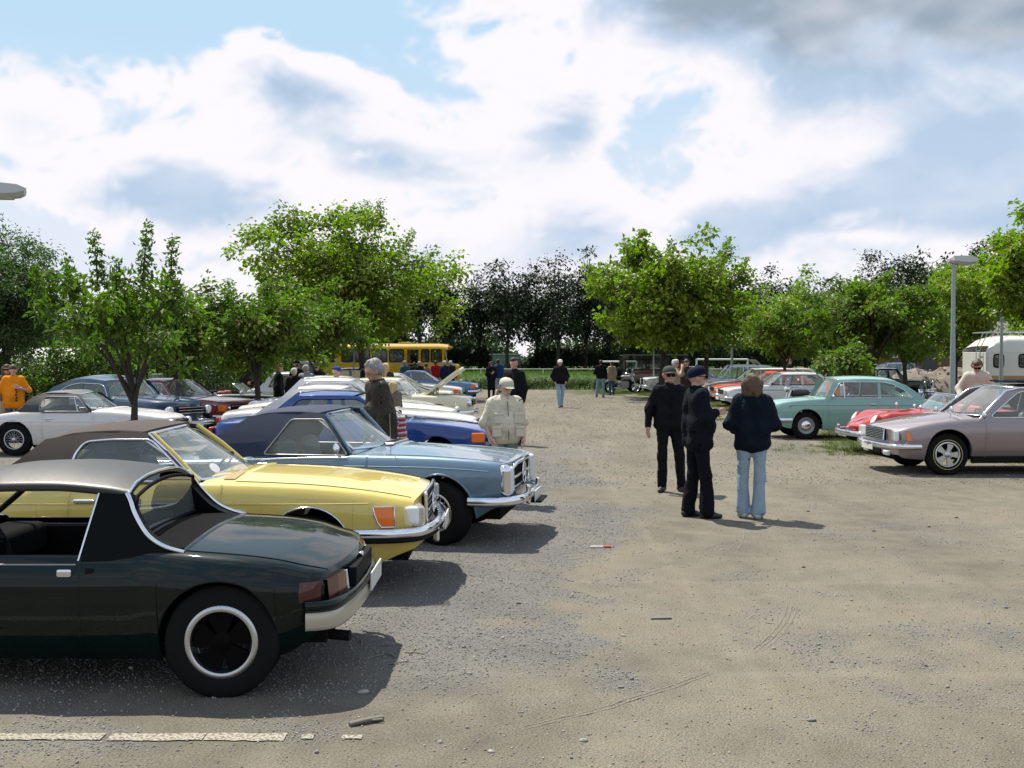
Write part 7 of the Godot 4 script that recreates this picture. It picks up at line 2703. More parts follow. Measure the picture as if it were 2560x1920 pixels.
# o: h height; fat; jacket trousers shoes hair skin (materials); kind jacket/coat/shirt/vest; head down turn; arm positions el er (elbow) wl wr (wrist); legs kl kr fl fr; style short/long/bald; cap; near
func person(label: String, at: Vector3, turn: float, o: Dictionary) -> Node3D:
	var root := thing("person", label, "person", at, turn)
	var s: float = o.get("h", 1.75) / 1.75
	var dist := Vector2(at.x, at.z).length()
	var cell: float = clampf(dist * 0.0010, 0.0125, 0.042) / s
	var fine: float = clampf(dist * 0.0008, 0.0078, 0.03) / s
	var near: bool = dist < 19.0
	var fat: float = o.get("fat", 1.0)
	var xf := Transform3D(Basis().scaled(Vector3.ONE * s), Vector3.ZERO)
	var lean: Vector3 = o.get("lean", Vector3.ZERO)          # shift of the shoulders
	var hipx := 0.095
	var hip := Vector3(0, 0.93, 0)
	var chest := Vector3(0, 1.34, 0) + lean * 0.85
	var sho := Vector3(0, 1.43, 0) + lean
	var fl: Vector3 = o.get("fl", Vector3(0.11, 0.07, 0.0))
	var fr: Vector3 = o.get("fr", Vector3(-0.11, 0.07, 0.0))
	var kl: Vector3 = o.get("kl", (fl + Vector3(hipx, 0.9, 0)) * 0.5 + Vector3(0.01, 0.01, 0.03))
	var kr: Vector3 = o.get("kr", (fr + Vector3(-hipx, 0.9, 0)) * 0.5 + Vector3(-0.01, 0.01, 0.03))
	var el: Vector3 = o.get("el", Vector3(0.245, 1.15, -0.03)) + lean * 0.7
	var er: Vector3 = o.get("er", Vector3(-0.245, 1.15, -0.03)) + lean * 0.7
	var wl: Vector3 = o.get("wl", Vector3(0.265, 0.90, 0.05)) + lean * 0.5
	var wr: Vector3 = o.get("wr", Vector3(-0.265, 0.90, 0.05)) + lean * 0.5
	var sl := sho + Vector3(0.17, 0, 0)
	var sr := sho + Vector3(-0.17, 0, 0)
	# trousers
	var flare: float = o.get("flare", 0.062)
	var tr := [[Vector3(-hipx * 0.7, 0.95, 0), Vector3(hipx * 0.7, 0.95, 0), 0.103 * fat, 0.103 * fat]]
	for q in [[1.0, kl, fl], [-1.0, kr, fr]]:
		tr.append([Vector3(hipx * q[0], 0.90, 0), q[1], 0.092 * sqrt(fat), 0.068]); tr.append([q[1], q[2] + Vector3(0, 0.02, -0.01), 0.068, flare])
	part(root, "trousers", blob(tr, cell, 0.04, 0.02 if near else 0.0), o.trousers, xf)
	# shoes
	for q in [[kl, fl, o.get("tl", 0.25)], [kr, fr, o.get("tr", -0.25)]]:
		var d := Vector3(sin(q[2]), 0, cos(q[2]))
		var f: Vector3 = q[1]
		var sm2 := [[f + Vector3(0, -0.025, 0) - d * 0.05, f + Vector3(0, -0.035, 0) + d * 0.07, 0.046, 0.040], [f + Vector3(0, -0.035, 0) + d * 0.07, f + Vector3(0, -0.042, 0) + d * 0.15, 0.040, 0.028]]
		part(root, "shoe", blob(sm2, maxf(fine, 0.008), 0.02), o.get("shoes", M.shoe), xf)
	# upper garment
	var kind: String = o.get("kind", "jacket")
	var hem: float = o.get("hem", 0.88)
	var w := 0.012 if kind == "shirt" else 0.022
	var up := []
	for sg in [-1.0, 1.0]:
		up.append([Vector3(0.075 * sg * fat, hem + 0.1, 0.01), Vector3(0.085 * sg * fat, 1.1, 0.0) + lean * 0.3, 0.122 * fat + w, 0.105 * fat + w])
		up.append([Vector3(0.085 * sg * fat, 1.1, 0.0) + lean * 0.3, chest + Vector3(0.095 * sg, 0, 0.0), 0.105 * fat + w, 0.098 + w])
	up.append([sl - Vector3(0.03, 0.01, 0), sr + Vector3(0.03, -0.01, 0), 0.066 + w, 0.066 + w])
	up.append([sho + Vector3(0, 0.0, -0.01), sho + Vector3(0, 0.075, -0.005), 0.08, 0.062])
	if fat > 1.05:
		up.append([Vector3(0, 1.06, 0.06 * fat), Vector3(0, 1.12, 0.05 * fat) + lean * 0.3, 0.15 * fat, 0.14 * fat])
	if kind == "coat":
		up.append([Vector3(0, 0.55, 0.0), Vector3(0, 1.0, 0.0), 0.185, 0.165])
	var skin := []
	for q in [[sl, el, wl], [sr, er, wr]]:
		up.append([q[0], q[1], 0.058 + w, 0.045 + w])
		if not o.get("short", false):
			up.append([q[1], q[2], 0.044 + w, 0.032 + w])
		else:
			up.append([q[1], q[1].lerp(q[2], 0.06), 0.046 + w, 0.046 + w])
		var bare: bool = o.get("short", false)
		skin.append([q[0], q[1], 0.03, 0.042 if bare else 0.028]); skin.append([q[1], q[2], 0.042 if bare else 0.028, 0.03 if bare else 0.026])
	part(root, "shirt" if kind == "shirt" else kind, blob(up, cell, 0.05, 0.026 if near else 0.0, hem - 0.03 if kind != "coat" else 0.42), o.jacket, xf)
	# body: chest core, neck, head, arms and hands in one surface
	var nod: float = o.get("nod", 0.0)
	var hb := Basis(Vector3.UP, o.get("look", 0.0)) * Basis(Vector3.RIGHT, nod)
	var neck := sho + Vector3(0, 0.09, 0.0)
	var H := func(p: Vector3) -> Vector3: return neck + hb * (p - Vector3(0, 1.52, 0))
	skin.append([hip + Vector3(0, 0.1, -0.02), chest - Vector3(0, 0, 0.02), 0.06, 0.06])
	skin.append([chest - Vector3(0, 0, 0.02), neck + Vector3(0, 0.02, -0.01), 0.05, 0.05])
	var head := [[neck - Vector3(0, 0.03, 0.01), H.call(Vector3(0, 1.58, -0.01)), 0.056, 0.052],
		[H.call(Vector3(0, 1.665, -0.025)), H.call(Vector3(0, 1.655, 0.012)), 0.087, 0.080],
		[H.call(Vector3(0, 1.605, 0.02)), H.call(Vector3(0, 1.575, 0.045)), 0.062, 0.042],
		[H.call(Vector3(0, 1.565, 0.062)), H.call(Vector3(0, 1.562, 0.066)), 0.022, 0.02]]
	var detail := [[H.call(Vector3(0, 1.635, 0.09)), H.call(Vector3(0, 1.607, 0.108)), 0.009, 0.015], [H.call(Vector3(-0.035, 1.655, 0.078)), H.call(Vector3(0.035, 1.655, 0.078)), 0.013, 0.013]]
	for sg in [-1.0, 1.0]:
		detail.append([H.call(Vector3(0.084 * sg, 1.64, -0.012)), H.call(Vector3(0.082 * sg, 1.605, -0.004)), 0.016, 0.011])
	var hands := []
	for q in [[el, wl, 1.0, o.get("handl", Vector3.ZERO)], [er, wr, -1.0, o.get("handr", Vector3.ZERO)]]:
		var d: Vector3 = (q[1] - q[0]).normalized() if q[3] == Vector3.ZERO else q[3].normalized()
		var side := d.cross(Vector3(q[2], 0, 0.3)).normalized()
		if side.length() < 0.5:
			side = Vector3.FORWARD
		var inw := side.cross(d).normalized() * (1.0 if side.cross(d).dot(Vector3(-q[2], 0, 0.4)) > 0.0 else -1.0)
		var p0: Vector3 = q[1]
		hands.append([p0, p0 + d * 0.03, 0.030, 0.030])
		hands.append([p0 + d * 0.03 + side * 0.018, p0 + d * 0.085 + side * 0.026, 0.021, 0.017])
		hands.append([p0 + d * 0.03 - side * 0.018, p0 + d * 0.085 - side * 0.024, 0.021, 0.016])
		var rr := 0.0088 if near else 0.012
		for k in 4:
			var b0 := p0 + d * 0.085 + side * (0.03 - 0.019 * k)
			var ln: float = [0.068, 0.078, 0.072, 0.055][k]
			var b1 := b0 + d * ln * 0.55 + inw * 0.008
			hands.append([b0, b1, rr + 0.001, rr]); hands.append([b1, b1 + d * ln * 0.4 + inw * ln * 0.3, rr, rr * 0.85])
		var th := p0 + d * 0.03 + side * 0.032
		hands.append([th, th + (d * 0.6 + side * 0.65 + inw * 0.3).normalized() * 0.04, 0.013, rr + 0.002]); hands.append([th + (d * 0.6 + side * 0.65 + inw * 0.3).normalized() * 0.04, th + (d * 0.6 + side * 0.65 + inw * 0.3).normalized() * 0.04 + (d + inw * 0.4).normalized() * 0.035, rr + 0.001, rr])
	var body := blob(skin, maxf(cell, 0.012 if o.get("short", false) else 0.017), 0.03)
	var hd := blob(head, fine, 0.04)
	if dist < 40.0:
		hd = blob_two(head, detail, fine)
	var extras := [hd]
	if not o.get("no_hands", false):
		var hc := fine if dist >= 45.0 else minf(fine, 0.0055 if near else 0.011)
		var half := hands.size() / 2
		extras.append(blob(hands.slice(0, half), hc, 0.008)); extras.append(blob(hands.slice(half), hc, 0.008))
	for extra in extras:
		var k0 := body.v.size()
		body.v.append_array(extra.v)
		body.n.append_array(extra.n)
		for i in extra.idx:
			body.idx.append(i + k0)
	part(root, "body", body, o.get("skin", M.skin), xf)
	# hair
	var hm: Material = o.get("hair", M.hair_brown)
	var st: String = o.get("style", "short")
	var hair := []
	if st != "bald" and not o.has("capm"):
		hair.append([H.call(Vector3(0, 1.675, -0.035)), H.call(Vector3(0, 1.69, 0.008)), 0.092, 0.078])
		hair.append([H.call(Vector3(-0.03, 1.63, -0.05)), H.call(Vector3(0.03, 1.63, -0.05)), 0.072, 0.072])
	else:
		hair.append([H.call(Vector3(-0.05, 1.635, -0.045)), H.call(Vector3(0.05, 1.635, -0.045)), 0.050, 0.050])
	if st == "long":
		for sg in [-1.0, 1.0]:
			hair.append([H.call(Vector3(0.055 * sg, 1.66, -0.03)), H.call(Vector3(0.075 * sg, 1.53, -0.035)), 0.07, 0.05])
			hair.append([H.call(Vector3(0.04 * sg, 1.62, -0.06)), H.call(Vector3(0.045 * sg, 1.47 - o.get("tress", 0.0), -0.075)), 0.065, 0.04])
	if not o.get("cap", "") in ["beanie"]:
		part(root, "hair", blob(hair, maxf(fine, 0.009), 0.03, 0.03 if near else 0.02), hm, xf)
	# headwear
	var cap: String = o.get("cap", "")
	if cap:
		var cx := Transform3D(hb, neck - hb * Vector3(0, 1.52, 0))
		var cb := MB.new()
		if cap == "beanie":
			var rows := []
			for i in 9:
				var t := i / 8.0
				var row := PackedVector3Array()
				for k in 24:
					var a := TAU * k / 24.0
					var rr2 := 0.108 * sqrt(maxf(0.0, 1.0 - pow(t, 3.0) * 0.999)) * (1.0 + (0.05 if i == 0 else 0.0))
					row.append(cx * Vector3(cos(a) * rr2 * 0.93, 1.648 + 0.125 * t + 0.012 * sin(a) - 0.022 * (1 - t) * sin(-a), sin(a) * rr2 * 1.1 - 0.012))
				rows.append(row)
			cb.grid(rows, cx * Vector3(0, 1.66, 0), true)
			part(root, "beanie", cb, o.capm, xf)
		else:
			var rows := []
			for i in 8:
				var t := i / 7.0
				var row := PackedVector3Array()
				for k in 24:
					var a := TAU * k / 24.0
					var rr2 := 0.105 * sqrt(maxf(0.0, 1.0 - pow(t, 2.2) * 0.999))
					row.append(cx * Vector3(cos(a) * rr2 * 0.93, 1.684 + 0.092 * t, sin(a) * rr2 * 1.08 - 0.008))
				rows.append(row)
			cb.grid(rows, cx * Vector3(0, 1.66, 0), true)
			var br := []
			for i in 4:
				var t := i / 3.0
				var row := PackedVector3Array()
				for k in 9:
					var a := lerpf(0.35, PI - 0.35, k / 8.0)
					row.append(cx * Vector3(cos(a) * (0.1 - 0.012 * t), 1.692 - 0.016 * t - 0.018 * cos(a) * cos(a), sin(a) * (0.1 + 0.08 * t) - 0.005))
				br.append(row)
			cb.grid(br, cx * Vector3(0, 1.2, 0.1))
			part(root, "cap", cb, o.capm, xf)
	if o.get("shades", false):
		var gb := MB.new()
		for sg in [-1.0, 1.0]:
			gb.box(H.call(Vector3(0.034 * sg, 1.638, 0.107)), Vector3(0.06, 0.042, 0.016), hb, 0.0075)
			gb.tube([H.call(Vector3(0.066 * sg, 1.647, 0.1)), H.call(Vector3(0.088 * sg, 1.645, 0.0))], 0.004, 5)
		gb.tube([H.call(Vector3(-0.02, 1.648, 0.109)), H.call(Vector3(0.02, 1.648, 0.109))], 0.004, 5)
		part(root, "sunglasses", gb, M.black_plastic, xf)
	elif near:
		var eb := MB.new()
		for sg in [-1.0, 1.0]:
			eb.box(H.call(Vector3(0.034 * sg, 1.638, 0.092)), Vector3(0.024, 0.010, 0.012), hb, 0.0045)
		part(root, "eyes", eb, mat(lin(0.02, 0.016, 0.012), 0.3), xf)
		var mo := MB.new()
		mo.box(H.call(Vector3(0, 1.578, 0.090)), Vector3(0.046, 0.007, 0.01), hb, 0.003)
		part(root, "mouth", mo, mat(lin(0.22, 0.07, 0.06), 0.6), xf)
	if kind == "jacket" and near:
		var cl := MB.new()
		var cp := PackedVector3Array()
		for k in 17:
			var a := lerpf(-2.5, 2.5, k / 16.0)
			cp.append(neck + Vector3(sin(a) * 0.082, -0.012 + 0.0 * a - 0.03 * (1.0 - absf(a) / 2.5) * -0.6, -cos(a) * 0.078 + 0.0))
		cl.tube(cp, 0.021, 6, true, 0.7)
		part(root, "collar", cl, o.jacket, xf)
	return root


func blob_two(head: Array, detail: Array, cell: float) -> MB:
	# big forms first with a wide blend, then the small ones with a narrow one
	var all := head.duplicate()
	all.append_array(detail)
	return blob(all, cell, 0.022)


func cloth(r: float, g: float, b: float, rough := 0.9) -> StandardMaterial3D:
	var m := weave(mat(lin(r, g, b), rough), 0.35, 0.35, 8.0)
	m.metallic_specular = 0.25
	return m


func people() -> void:
	M.skin = mat(lin(0.42, 0.23, 0.16), 0.55)
	M.skin_pale = mat(lin(0.5, 0.3, 0.23), 0.55)
	M.shoe = mat(lin(0.012, 0.012, 0.012), 0.5)
	M.hair_brown = mat(lin(0.06, 0.04, 0.025), 0.7)
	M.hair_dark = mat(lin(0.02, 0.015, 0.012), 0.7)
	M.hair_grey = mat(lin(0.22, 0.215, 0.21), 0.75)
	M.hair_white = mat(lin(0.42, 0.41, 0.40), 0.75)
	M.hair_blond = mat(lin(0.36, 0.26, 0.13), 0.7)
	M.hair_sandy = mat(lin(0.075, 0.048, 0.026), 0.7)
	var black := cloth(0.006, 0.007, 0.009)
	var navy := cloth(0.005, 0.007, 0.012)
	var jeans := cloth(0.25, 0.33, 0.40)
	var jeans_dark := cloth(0.05, 0.08, 0.14)
	var khaki := cloth(0.58, 0.54, 0.43)
	# the talking group
	person("person in black sweater, black cap and sunglasses facing the lane", Vector3(2.20, 0, -15.1), 0.08, {"h": 1.74, "jacket": black, "trousers": black, "kind": "shirt", "hem": 0.86, "cap": "cap", "capm": cloth(0.05, 0.055, 0.05), "shades": true, "fat": 1.04, "el": Vector3(0.27, 1.16, -0.02), "er": Vector3(-0.29, 1.17, -0.02), "wr": Vector3(-0.31, 0.92, 0.04), "wl": Vector3(0.24, 0.92, 0.1), "fl": Vector3(0.17, 0.07, 0.03), "fr": Vector3(-0.10, 0.07, 0.02), "tr": -0.5, "hair": M.hair_dark})
	person("person in dark blue jacket and navy beanie talking with one hand raised", Vector3(2.16, 0, -12.62), PI / 2 + 0.18, {"h": 1.76, "jacket": navy, "trousers": cloth(0.005, 0.006, 0.009), "kind": "jacket", "hem": 0.80, "cap": "beanie", "capm": cloth(0.004, 0.008, 0.024), "shades": true, "fat": 1.06, "el": Vector3(0.22, 1.14, 0.02), "wl": Vector3(0.17, 1.2, 0.15), "handl": Vector3(-0.1, 0.25, 1.0), "er": Vector3(-0.25, 1.16, 0.03), "wr": Vector3(-0.2, 1.24, 0.15), "handr": Vector3(0.2, 0.12, 1.0), "fl": Vector3(0.09, 0.07, -0.06), "fr": Vector3(-0.1, 0.07, 0.10), "flare": 0.085, "tl": 0.1, "tr": -0.1, "skin": M.skin_pale, "look": -0.2})
	person("person with light brown bob, dark blue jacket and faded flared jeans, seen from behind", Vector3(2.80, 0, -12.58), PI - 0.1, {"h": 1.67, "jacket": cloth(0.005, 0.009, 0.016), "trousers": jeans, "kind": "jacket", "hem": 0.83, "style": "long", "tress": -0.05, "hair": M.hair_sandy, "fat": 1.0, "flare": 0.088, "el": Vector3(0.28, 1.15, -0.03), "er": Vector3(-0.28, 1.15, -0.03), "wl": Vector3(0.16, 1.05, 0.18), "wr": Vector3(-0.16, 1.05, 0.18), "fl": Vector3(0.10, 0.07, 0.05), "fr": Vector3(-0.07, 0.07, -0.05), "shoes": mat(lin(0.4, 0.4, 0.42), 0.6), "lean": Vector3(0, 0, 0.03)})
	# at the roadsters
	var vest := person("person in beige pocket waistcoat and khaki cap behind the light blue roadster", Vector3(-0.10, 0, -13.9), 0.3, {"h": 1.66, "jacket": khaki, "trousers": cloth(0.16, 0.19, 0.17), "kind": "vest", "hem": 0.84, "short": true, "cap": "cap", "capm": cloth(0.46, 0.44, 0.34), "fat": 1.06, "nod": 0.28, "look": 0.15, "hair": M.hair_grey, "skin": M.skin_pale, "el": Vector3(0.27, 1.14, -0.05), "er": Vector3(-0.28, 1.14, -0.04), "wl": Vector3(0.24, 0.92, 0.08), "wr": Vector3(-0.22, 0.92, 0.12), "lean": Vector3(0, -0.06, 0.05)})
	for q in [[-0.12, 1.16], [0.14, 1.16], [-0.15, 0.98], [0.16, 0.98]]:
		blk(vest, "pocket", Vector3(q[0], q[1] * 0.95, 0.175), Vector3(0.12, 0.13, 0.03), khaki, 0.013)
		blk(vest, "pocket_flap", Vector3(q[0], q[1] * 0.95 + 0.055, 0.183), Vector3(0.125, 0.035, 0.03), khaki, 0.012)
	bar(vest, "zip", [Vector3(0.0, 0.82, 0.195), Vector3(0.0, 1.03, 0.205), Vector3(0.0, 1.2, 0.172), Vector3(0.0, 1.32, 0.145)], 0.005, mat(lin(0.06, 0.05, 0.04), 0.5))
	var lj := cloth(0.035, 0.030, 0.022, 0.5)
	person("grey-haired person with moustache in brown leather jacket looking down between the blue cars", Vector3(-1.60, 0, -13.3), -PI / 2 + 0.45, {"h": 1.84, "jacket": lj, "trousers": jeans_dark, "hem": 0.78, "hair": M.hair_grey, "nod": 0.38, "fat": 1.15, "lean": Vector3(0, 0, 0.06), "el": Vector3(0.27, 1.14, -0.02), "wl": Vector3(0.24, 0.9, 0.1)})
	var bag := thing("striped_bag", "red and white striped bag hanging beside the person in leather jacket", "bag", Vector3(-1.36, 0.86, -13.35))
	for k in 9:
		blk(bag, "stripe", Vector3(0.006 * sin(k * 1.3), 0.02 + k * 0.032, 0), Vector3(0.12 - 0.004 * k, 0.031, 0.07), mat(lin(0.5, 0.04, 0.05), 0.7) if k % 2 else mat(lin(0.6, 0.58, 0.58), 0.7), 0.012, Basis(Vector3.BACK, 0.12))
	bar(bag, "handle", [Vector3(-0.03, 0.29, 0), Vector3(-0.05, 0.36, 0), Vector3(0.02, 0.29, 0)], 0.008, mat(lin(0.5, 0.48, 0.48), 0.7))
	person("person in black jacket with short dark hair, behind the khaki cap", Vector3(0.05, 0, -23.2), -0.7, {"h": 1.86, "jacket": black, "trousers": black, "kind": "jacket", "hem": 0.82, "hair": M.hair_dark, "er": Vector3(-0.25, 1.15, 0.05), "wr": Vector3(-0.2, 1.1, 0.25)})
	person("person in white cap, black jacket and light jeans walking down the lane", Vector3(1.80, 0, -40.4), 0.1, {"h": 1.78, "jacket": black, "trousers": cloth(0.26, 0.34, 0.44), "cap": "cap", "capm": cloth(0.6, 0.55, 0.5), "fat": 1.08, "shoes": mat(lin(0.06, 0.03, 0.02), 0.6), "fl": Vector3(0.07, 0.07, -0.18), "fr": Vector3(-0.05, 0.07, 0.22), "el": Vector3(0.3, 1.16, -0.06), "er": Vector3(-0.3, 1.16, -0.06), "wl": Vector3(0.22, 0.96, 0.08), "wr": Vector3(-0.22, 0.96, 0.08), "hair": M.hair_white})
	person("person in dark jacket and blue jeans walking away with bent arms", Vector3(4.16, 0, -50.6), PI - 0.1, {"h": 1.74, "jacket": black, "trousers": cloth(0.16, 0.26, 0.36), "fat": 1.05, "fl": Vector3(0.2, 0.07, 0.1), "fr": Vector3(-0.12, 0.07, -0.12), "el": Vector3(0.3, 1.15, -0.03), "wl": Vector3(0.15, 1.1, 0.2), "hair": M.hair_dark})
	person("person in beige jacket standing beside the one in blue jeans", Vector3(4.95, 0, -53.6), PI + 0.6, {"h": 1.66, "jacket": cloth(0.32, 0.27, 0.2), "trousers": jeans_dark, "hair": M.hair_dark, "hem": 0.76})
	person("person in long black dress with white collar holding papers at the lane's end", Vector3(-0.93, 0, -48.5), 0.3, {"h": 1.68, "jacket": black, "trousers": black, "kind": "coat", "style": "long", "hair": M.hair_dark, "el": Vector3(0.24, 1.15, 0.02), "wl": Vector3(0.08, 1.25, 0.22), "er": Vector3(-0.24, 1.15, 0.02), "wr": Vector3(-0.08, 1.2, 0.22), "shades": true})
	person("person in blue jacket with dark hair behind the one in the long black dress", Vector3(-0.62, 0, -50.4), 2.6, {"h": 1.78, "jacket": cloth(0.012, 0.04, 0.11), "trousers": jeans, "hair": M.hair_dark})
	person("grey-haired person raising a camera, with bare arms", Vector3(5.15, 0, -34.0), 1.3, {"h": 1.80, "jacket": cloth(0.25, 0.2, 0.14), "trousers": jeans_dark, "short": true, "kind": "shirt", "hair": M.hair_white, "shades": true, "el": Vector3(0.3, 1.3, 0.18), "wl": Vector3(0.1, 1.52, 0.2), "er": Vector3(-0.32, 1.28, 0.18), "wr": Vector3(-0.1, 1.52, 0.2)})
	person("person in dark brown jacket looking down beside the camera holder", Vector3(5.85, 0, -36.2), -0.4, {"h": 1.80, "jacket": cloth(0.03, 0.02, 0.014), "trousers": black, "nod": 0.4, "hair": M.hair_brown, "hem": 0.75})
	person("person in cream jacket and sunglasses bending over the red sports car", Vector3(9.78, 0, -22.75), -0.35, {"h": 1.86, "jacket": cloth(0.46, 0.43, 0.35), "trousers": jeans_dark, "nod": 0.45, "shades": true, "hair": M.hair_brown, "fat": 1.14, "lean": Vector3(0, -0.03, 0.12), "el": Vector3(0.3, 1.17, 0.05), "er": Vector3(-0.33, 1.17, 0.05), "wr": Vector3(-0.3, 1.0, 0.25), "hem": 0.8})
	var tee := person("person in orange T-shirt with dark print and blue jeans at the fifties saloon", Vector3(-11.35, 0, -24.6), 0.35, {"h": 1.70, "jacket": cloth(0.72, 0.24, 0.01), "trousers": jeans_dark, "kind": "shirt", "short": true, "hem": 0.76, "nod": 0.4, "fat": 1.16, "hair": M.hair_brown, "el": Vector3(0.34, 1.15, 0.0), "wl": Vector3(0.14, 1.22, 0.24), "er": Vector3(-0.33, 1.12, 0.0), "wr": Vector3(-0.3, 0.92, 0.14), "skin": M.skin_pale})
	for k in 5:
		blk(tee, "print", Vector3(0.07 + 0.012 * (k % 2), 1.15 - 0.062 * k, 0.225 - 0.012 * absf(k - 2.0)), Vector3(0.05, 0.045, 0.02), mat(lin(0.12, 0.03, 0.01), 0.9), 0.008)
	person("person with long sandy hair and sunglasses beside the orange T-shirt", Vector3(-11.78, 0, -25.2), 0.3, {"h": 1.70, "jacket": cloth(0.12, 0.08, 0.06), "trousers": cloth(0.34, 0.3, 0.22), "style": "long", "tress": 0.08, "hair": M.hair_sandy, "shades": true, "kind": "shirt"})
	# around the black sports car
	person("bald person in dark olive jacket behind the black sports car", Vector3(-8.85, 0, -36.0), 1.2, {"h": 1.74, "jacket": cloth(0.02, 0.018, 0.012), "trousers": jeans_dark, "style": "bald", "hair": M.hair_white})
	person("person in black jacket leaning, next to the bald one in olive", Vector3(-8.3, 0, -35.6), -1.2, {"h": 1.66, "jacket": black, "trousers": black, "hair": M.hair_sandy, "lean": Vector3(0, 0, 0.1), "wr": Vector3(-0.1, 1.1, 0.25)})
	person("red-haired person in black jacket at the nose of the black sports car", Vector3(-6.2, 0, -28.7), 1.9, {"h": 1.70, "jacket": black, "trousers": black, "hair": mat(lin(0.16, 0.07, 0.03), 0.7), "nod": 0.2, "hem": 0.7})
	person("white-haired person in dark brown waistcoat seen from behind", Vector3(-5.92, 0, -29.4), 2.9, {"h": 1.58, "jacket": cloth(0.014, 0.010, 0.009), "trousers": black, "hair": M.hair_white, "fat": 1.1})
	person("grey-haired person in pale grey-blue jacket beside the dark waistcoat", Vector3(-5.75, 0, -30.2), 2.8, {"h": 1.66, "jacket": cloth(0.20, 0.22, 0.26), "trousers": jeans_dark, "hair": M.hair_grey, "fat": 1.1})
	person("person in black hat behind the two grey-haired ones", Vector3(-6.45, 0, -32.4), 2.6, {"h": 1.76, "jacket": black, "trousers": black, "cap": "cap", "capm": black, "hair": M.hair_dark})
	person("person with dark long hair and sunglasses in black, at the beige transformer box", Vector3(-5.65, 0, -31.3), 0.2, {"h": 1.70, "jacket": black, "trousers": black, "style": "long", "hair": M.hair_dark, "shades": true})
	person("person in light blue jacket with dark hair bending forward", Vector3(-5.2, 0, -27.5), 1.2, {"h": 1.52, "jacket": cloth(0.30, 0.42, 0.48), "trousers": jeans_dark, "hair": M.hair_dark, "style": "long", "nod": 0.6, "lean": Vector3(0, -0.1, 0.16)})
	person("person in mustard shirt and blue baseball cap among the white cars", Vector3(-3.95, 0, -24.3), 1.35, {"h": 1.66, "jacket": cloth(0.34, 0.21, 0.06), "trousers": jeans_dark, "kind": "shirt", "cap": "cap", "capm": cloth(0.02, 0.05, 0.18), "hair": M.hair_white, "skin": M.skin_pale, "nod": 0.1})
	person("bald person in dark jacket before the yellow bus", Vector3(-4.95, 0, -36.8), -2.4, {"h": 1.70, "jacket": black, "trousers": black, "style": "bald", "hair": M.hair_grey, "fat": 1.1})
	person("person with long blond hair in dark jacket near the silver car", Vector3(-3.5, 0, -30.0), 2.7, {"h": 1.71, "jacket": cloth(0.03, 0.03, 0.028), "trousers": jeans_dark, "style": "long", "tress": 0.16, "hair": M.hair_blond})
	person("child with blond hair in front of the blond adult", Vector3(-2.35, 0, -21.5), 2.4, {"h": 1.40, "jacket": cloth(0.12, 0.10, 0.08), "trousers": jeans_dark, "style": "long", "hair": M.hair_blond})
	# at the bus
	var crowd := [[1012, 905, "person in blue jacket and grey hat at the bus, left end of the crowd", [0.03, 0.10, 0.17], "hair_grey", 1.7], [1018, 917, "child in light blue at the bus beside the blue jacket", [0.25, 0.35, 0.4], "hair_grey", 1.4], [1036, 914, "person in black at the bus with dark hair", [0.01, 0.01, 0.012], "hair_dark", 1.62], [1049, 911, "bald person in dark suit at the bus", [0.012, 0.012, 0.014], "hair_white", 1.68], [1066, 915, "person with brown hair and beige collar near the bus door", [0.22, 0.18, 0.14], "hair_brown", 1.58], [1089, 906, "person in red jacket at the bus door", [0.30, 0.012, 0.016], "hair_dark", 1.70], [1112, 908, "white-haired person in navy jacket at the nose of the bus", [0.012, 0.02, 0.06], "hair_white", 1.70], [1127, 908, "person with white hair in dark clothes at the engine cover of the bus", [0.02, 0.018, 0.018], "hair_white", 1.70]]
	for k in crowd.size():
		var q: Array = crowd[k]
		var z := -53.0 - (k % 3) * 1.1
		var c: Array = q[3]
		person(q[2], Vector3((q[0] - 1280.0) / 2702.0 * -z, 0, z), 2.6 + 0.35 * (k % 3), {"h": q[5], "jacket": cloth(c[0], c[1], c[2]), "trousers": black, "hair": M[q[4]], "style": "bald" if k == 3 else "short", "no_hands": true})
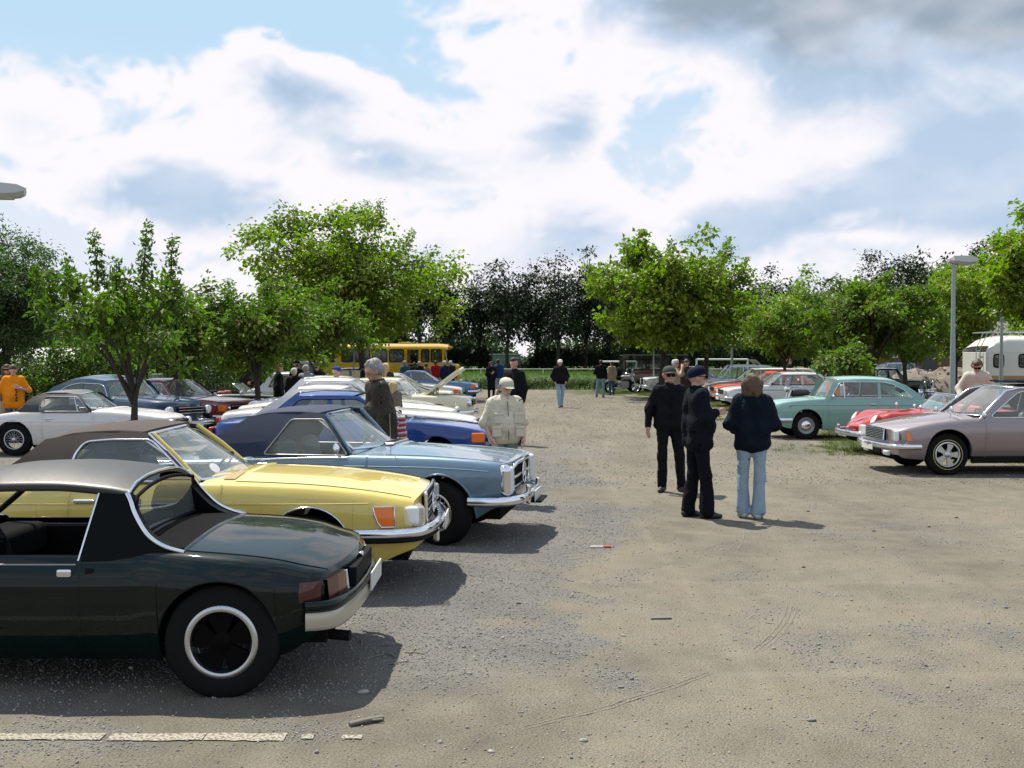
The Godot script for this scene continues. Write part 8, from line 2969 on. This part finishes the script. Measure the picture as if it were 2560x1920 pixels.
	person("person in black beside the raised lid of the beige saloon", Vector3(11.85, 0, -46.2), 1.2, {"h": 1.80, "jacket": black, "trousers": black, "hair": M.hair_brown})


func more_materials() -> void:
	M.wheel_black = mat(lin(0.003, 0.003, 0.0035), 0.4)
	M.wheel_black.metallic_specular = 0.15
	M.rim_dark = mat(lin(0.10, 0.10, 0.10), 0.4, 0.5)
	M.stripe = mat(lin(0.45, 0.38, 0.16), 0.7)
	M.cream_bumper = mat(lin(0.40, 0.38, 0.31), 0.25, 0.3)
	M.tail_dark = paint(0.05, 0.008, 0.008, 0.0, 0.3)
	M.tail_amber = paint(0.13, 0.045, 0.025, 0.0, 0.3)
	M.plastic_window = glass(0.7, 0.66, 0.5, 0.35)
	M.glass_bus = glass(0.04, 0.06, 0.055, 0.4)
	M.teal_strip = mat(lin(0.06, 0.15, 0.14), 0.4)
	M.bark = weave(mat(lin(0.045, 0.036, 0.028), 0.9), 0.08, 1.2, 3.0)
	M.rubble = mat(lin(0.24, 0.21, 0.18), 0.95)
	for k in ["rubber", "tyre", "interior", "seat_dark", "black_plastic"]:
		M[k].metallic_specular = 0.1
	M.tyre.albedo_color = lin(0.013, 0.013, 0.0135)


func _ready() -> void:
	rng.seed = 7
	make_setup()
	make_materials()
	more_materials()
	make_ground()
	print("ground ", Time.get_ticks_msec())
	surroundings()
	make_trees()
	make_grass()
	make_stones()
	print("trees ", Time.get_ticks_msec())
	dark_targa()
	yellow_roadster()
	blue_roadster()
	other_cars()
	yellow_bus()
	camper()
	black_van()
	motorcycle("dark blue motorcycle with small windscreen beside the lamp post", Vector3(11.3, 0, -28.2), PI * 0.8, mat(lin(0.02, 0.03, 0.1), 0.3))
	motorcycle("motorcycle with chrome mirrors between the white hatchback and the turquoise saloon", Vector3(8.6, 0, -31.6), PI * 1.05, mat(lin(0.02, 0.02, 0.02), 0.3))
	motorcycle("small red-lit motorcycle standing at the black off-road car", Vector3(5.75, 0, -56.2), 0.3, mat(lin(0.25, 0.25, 0.26), 0.3))
	print("cars ", Time.get_ticks_msec())
	people()
	print("people ", Time.get_ticks_msec())
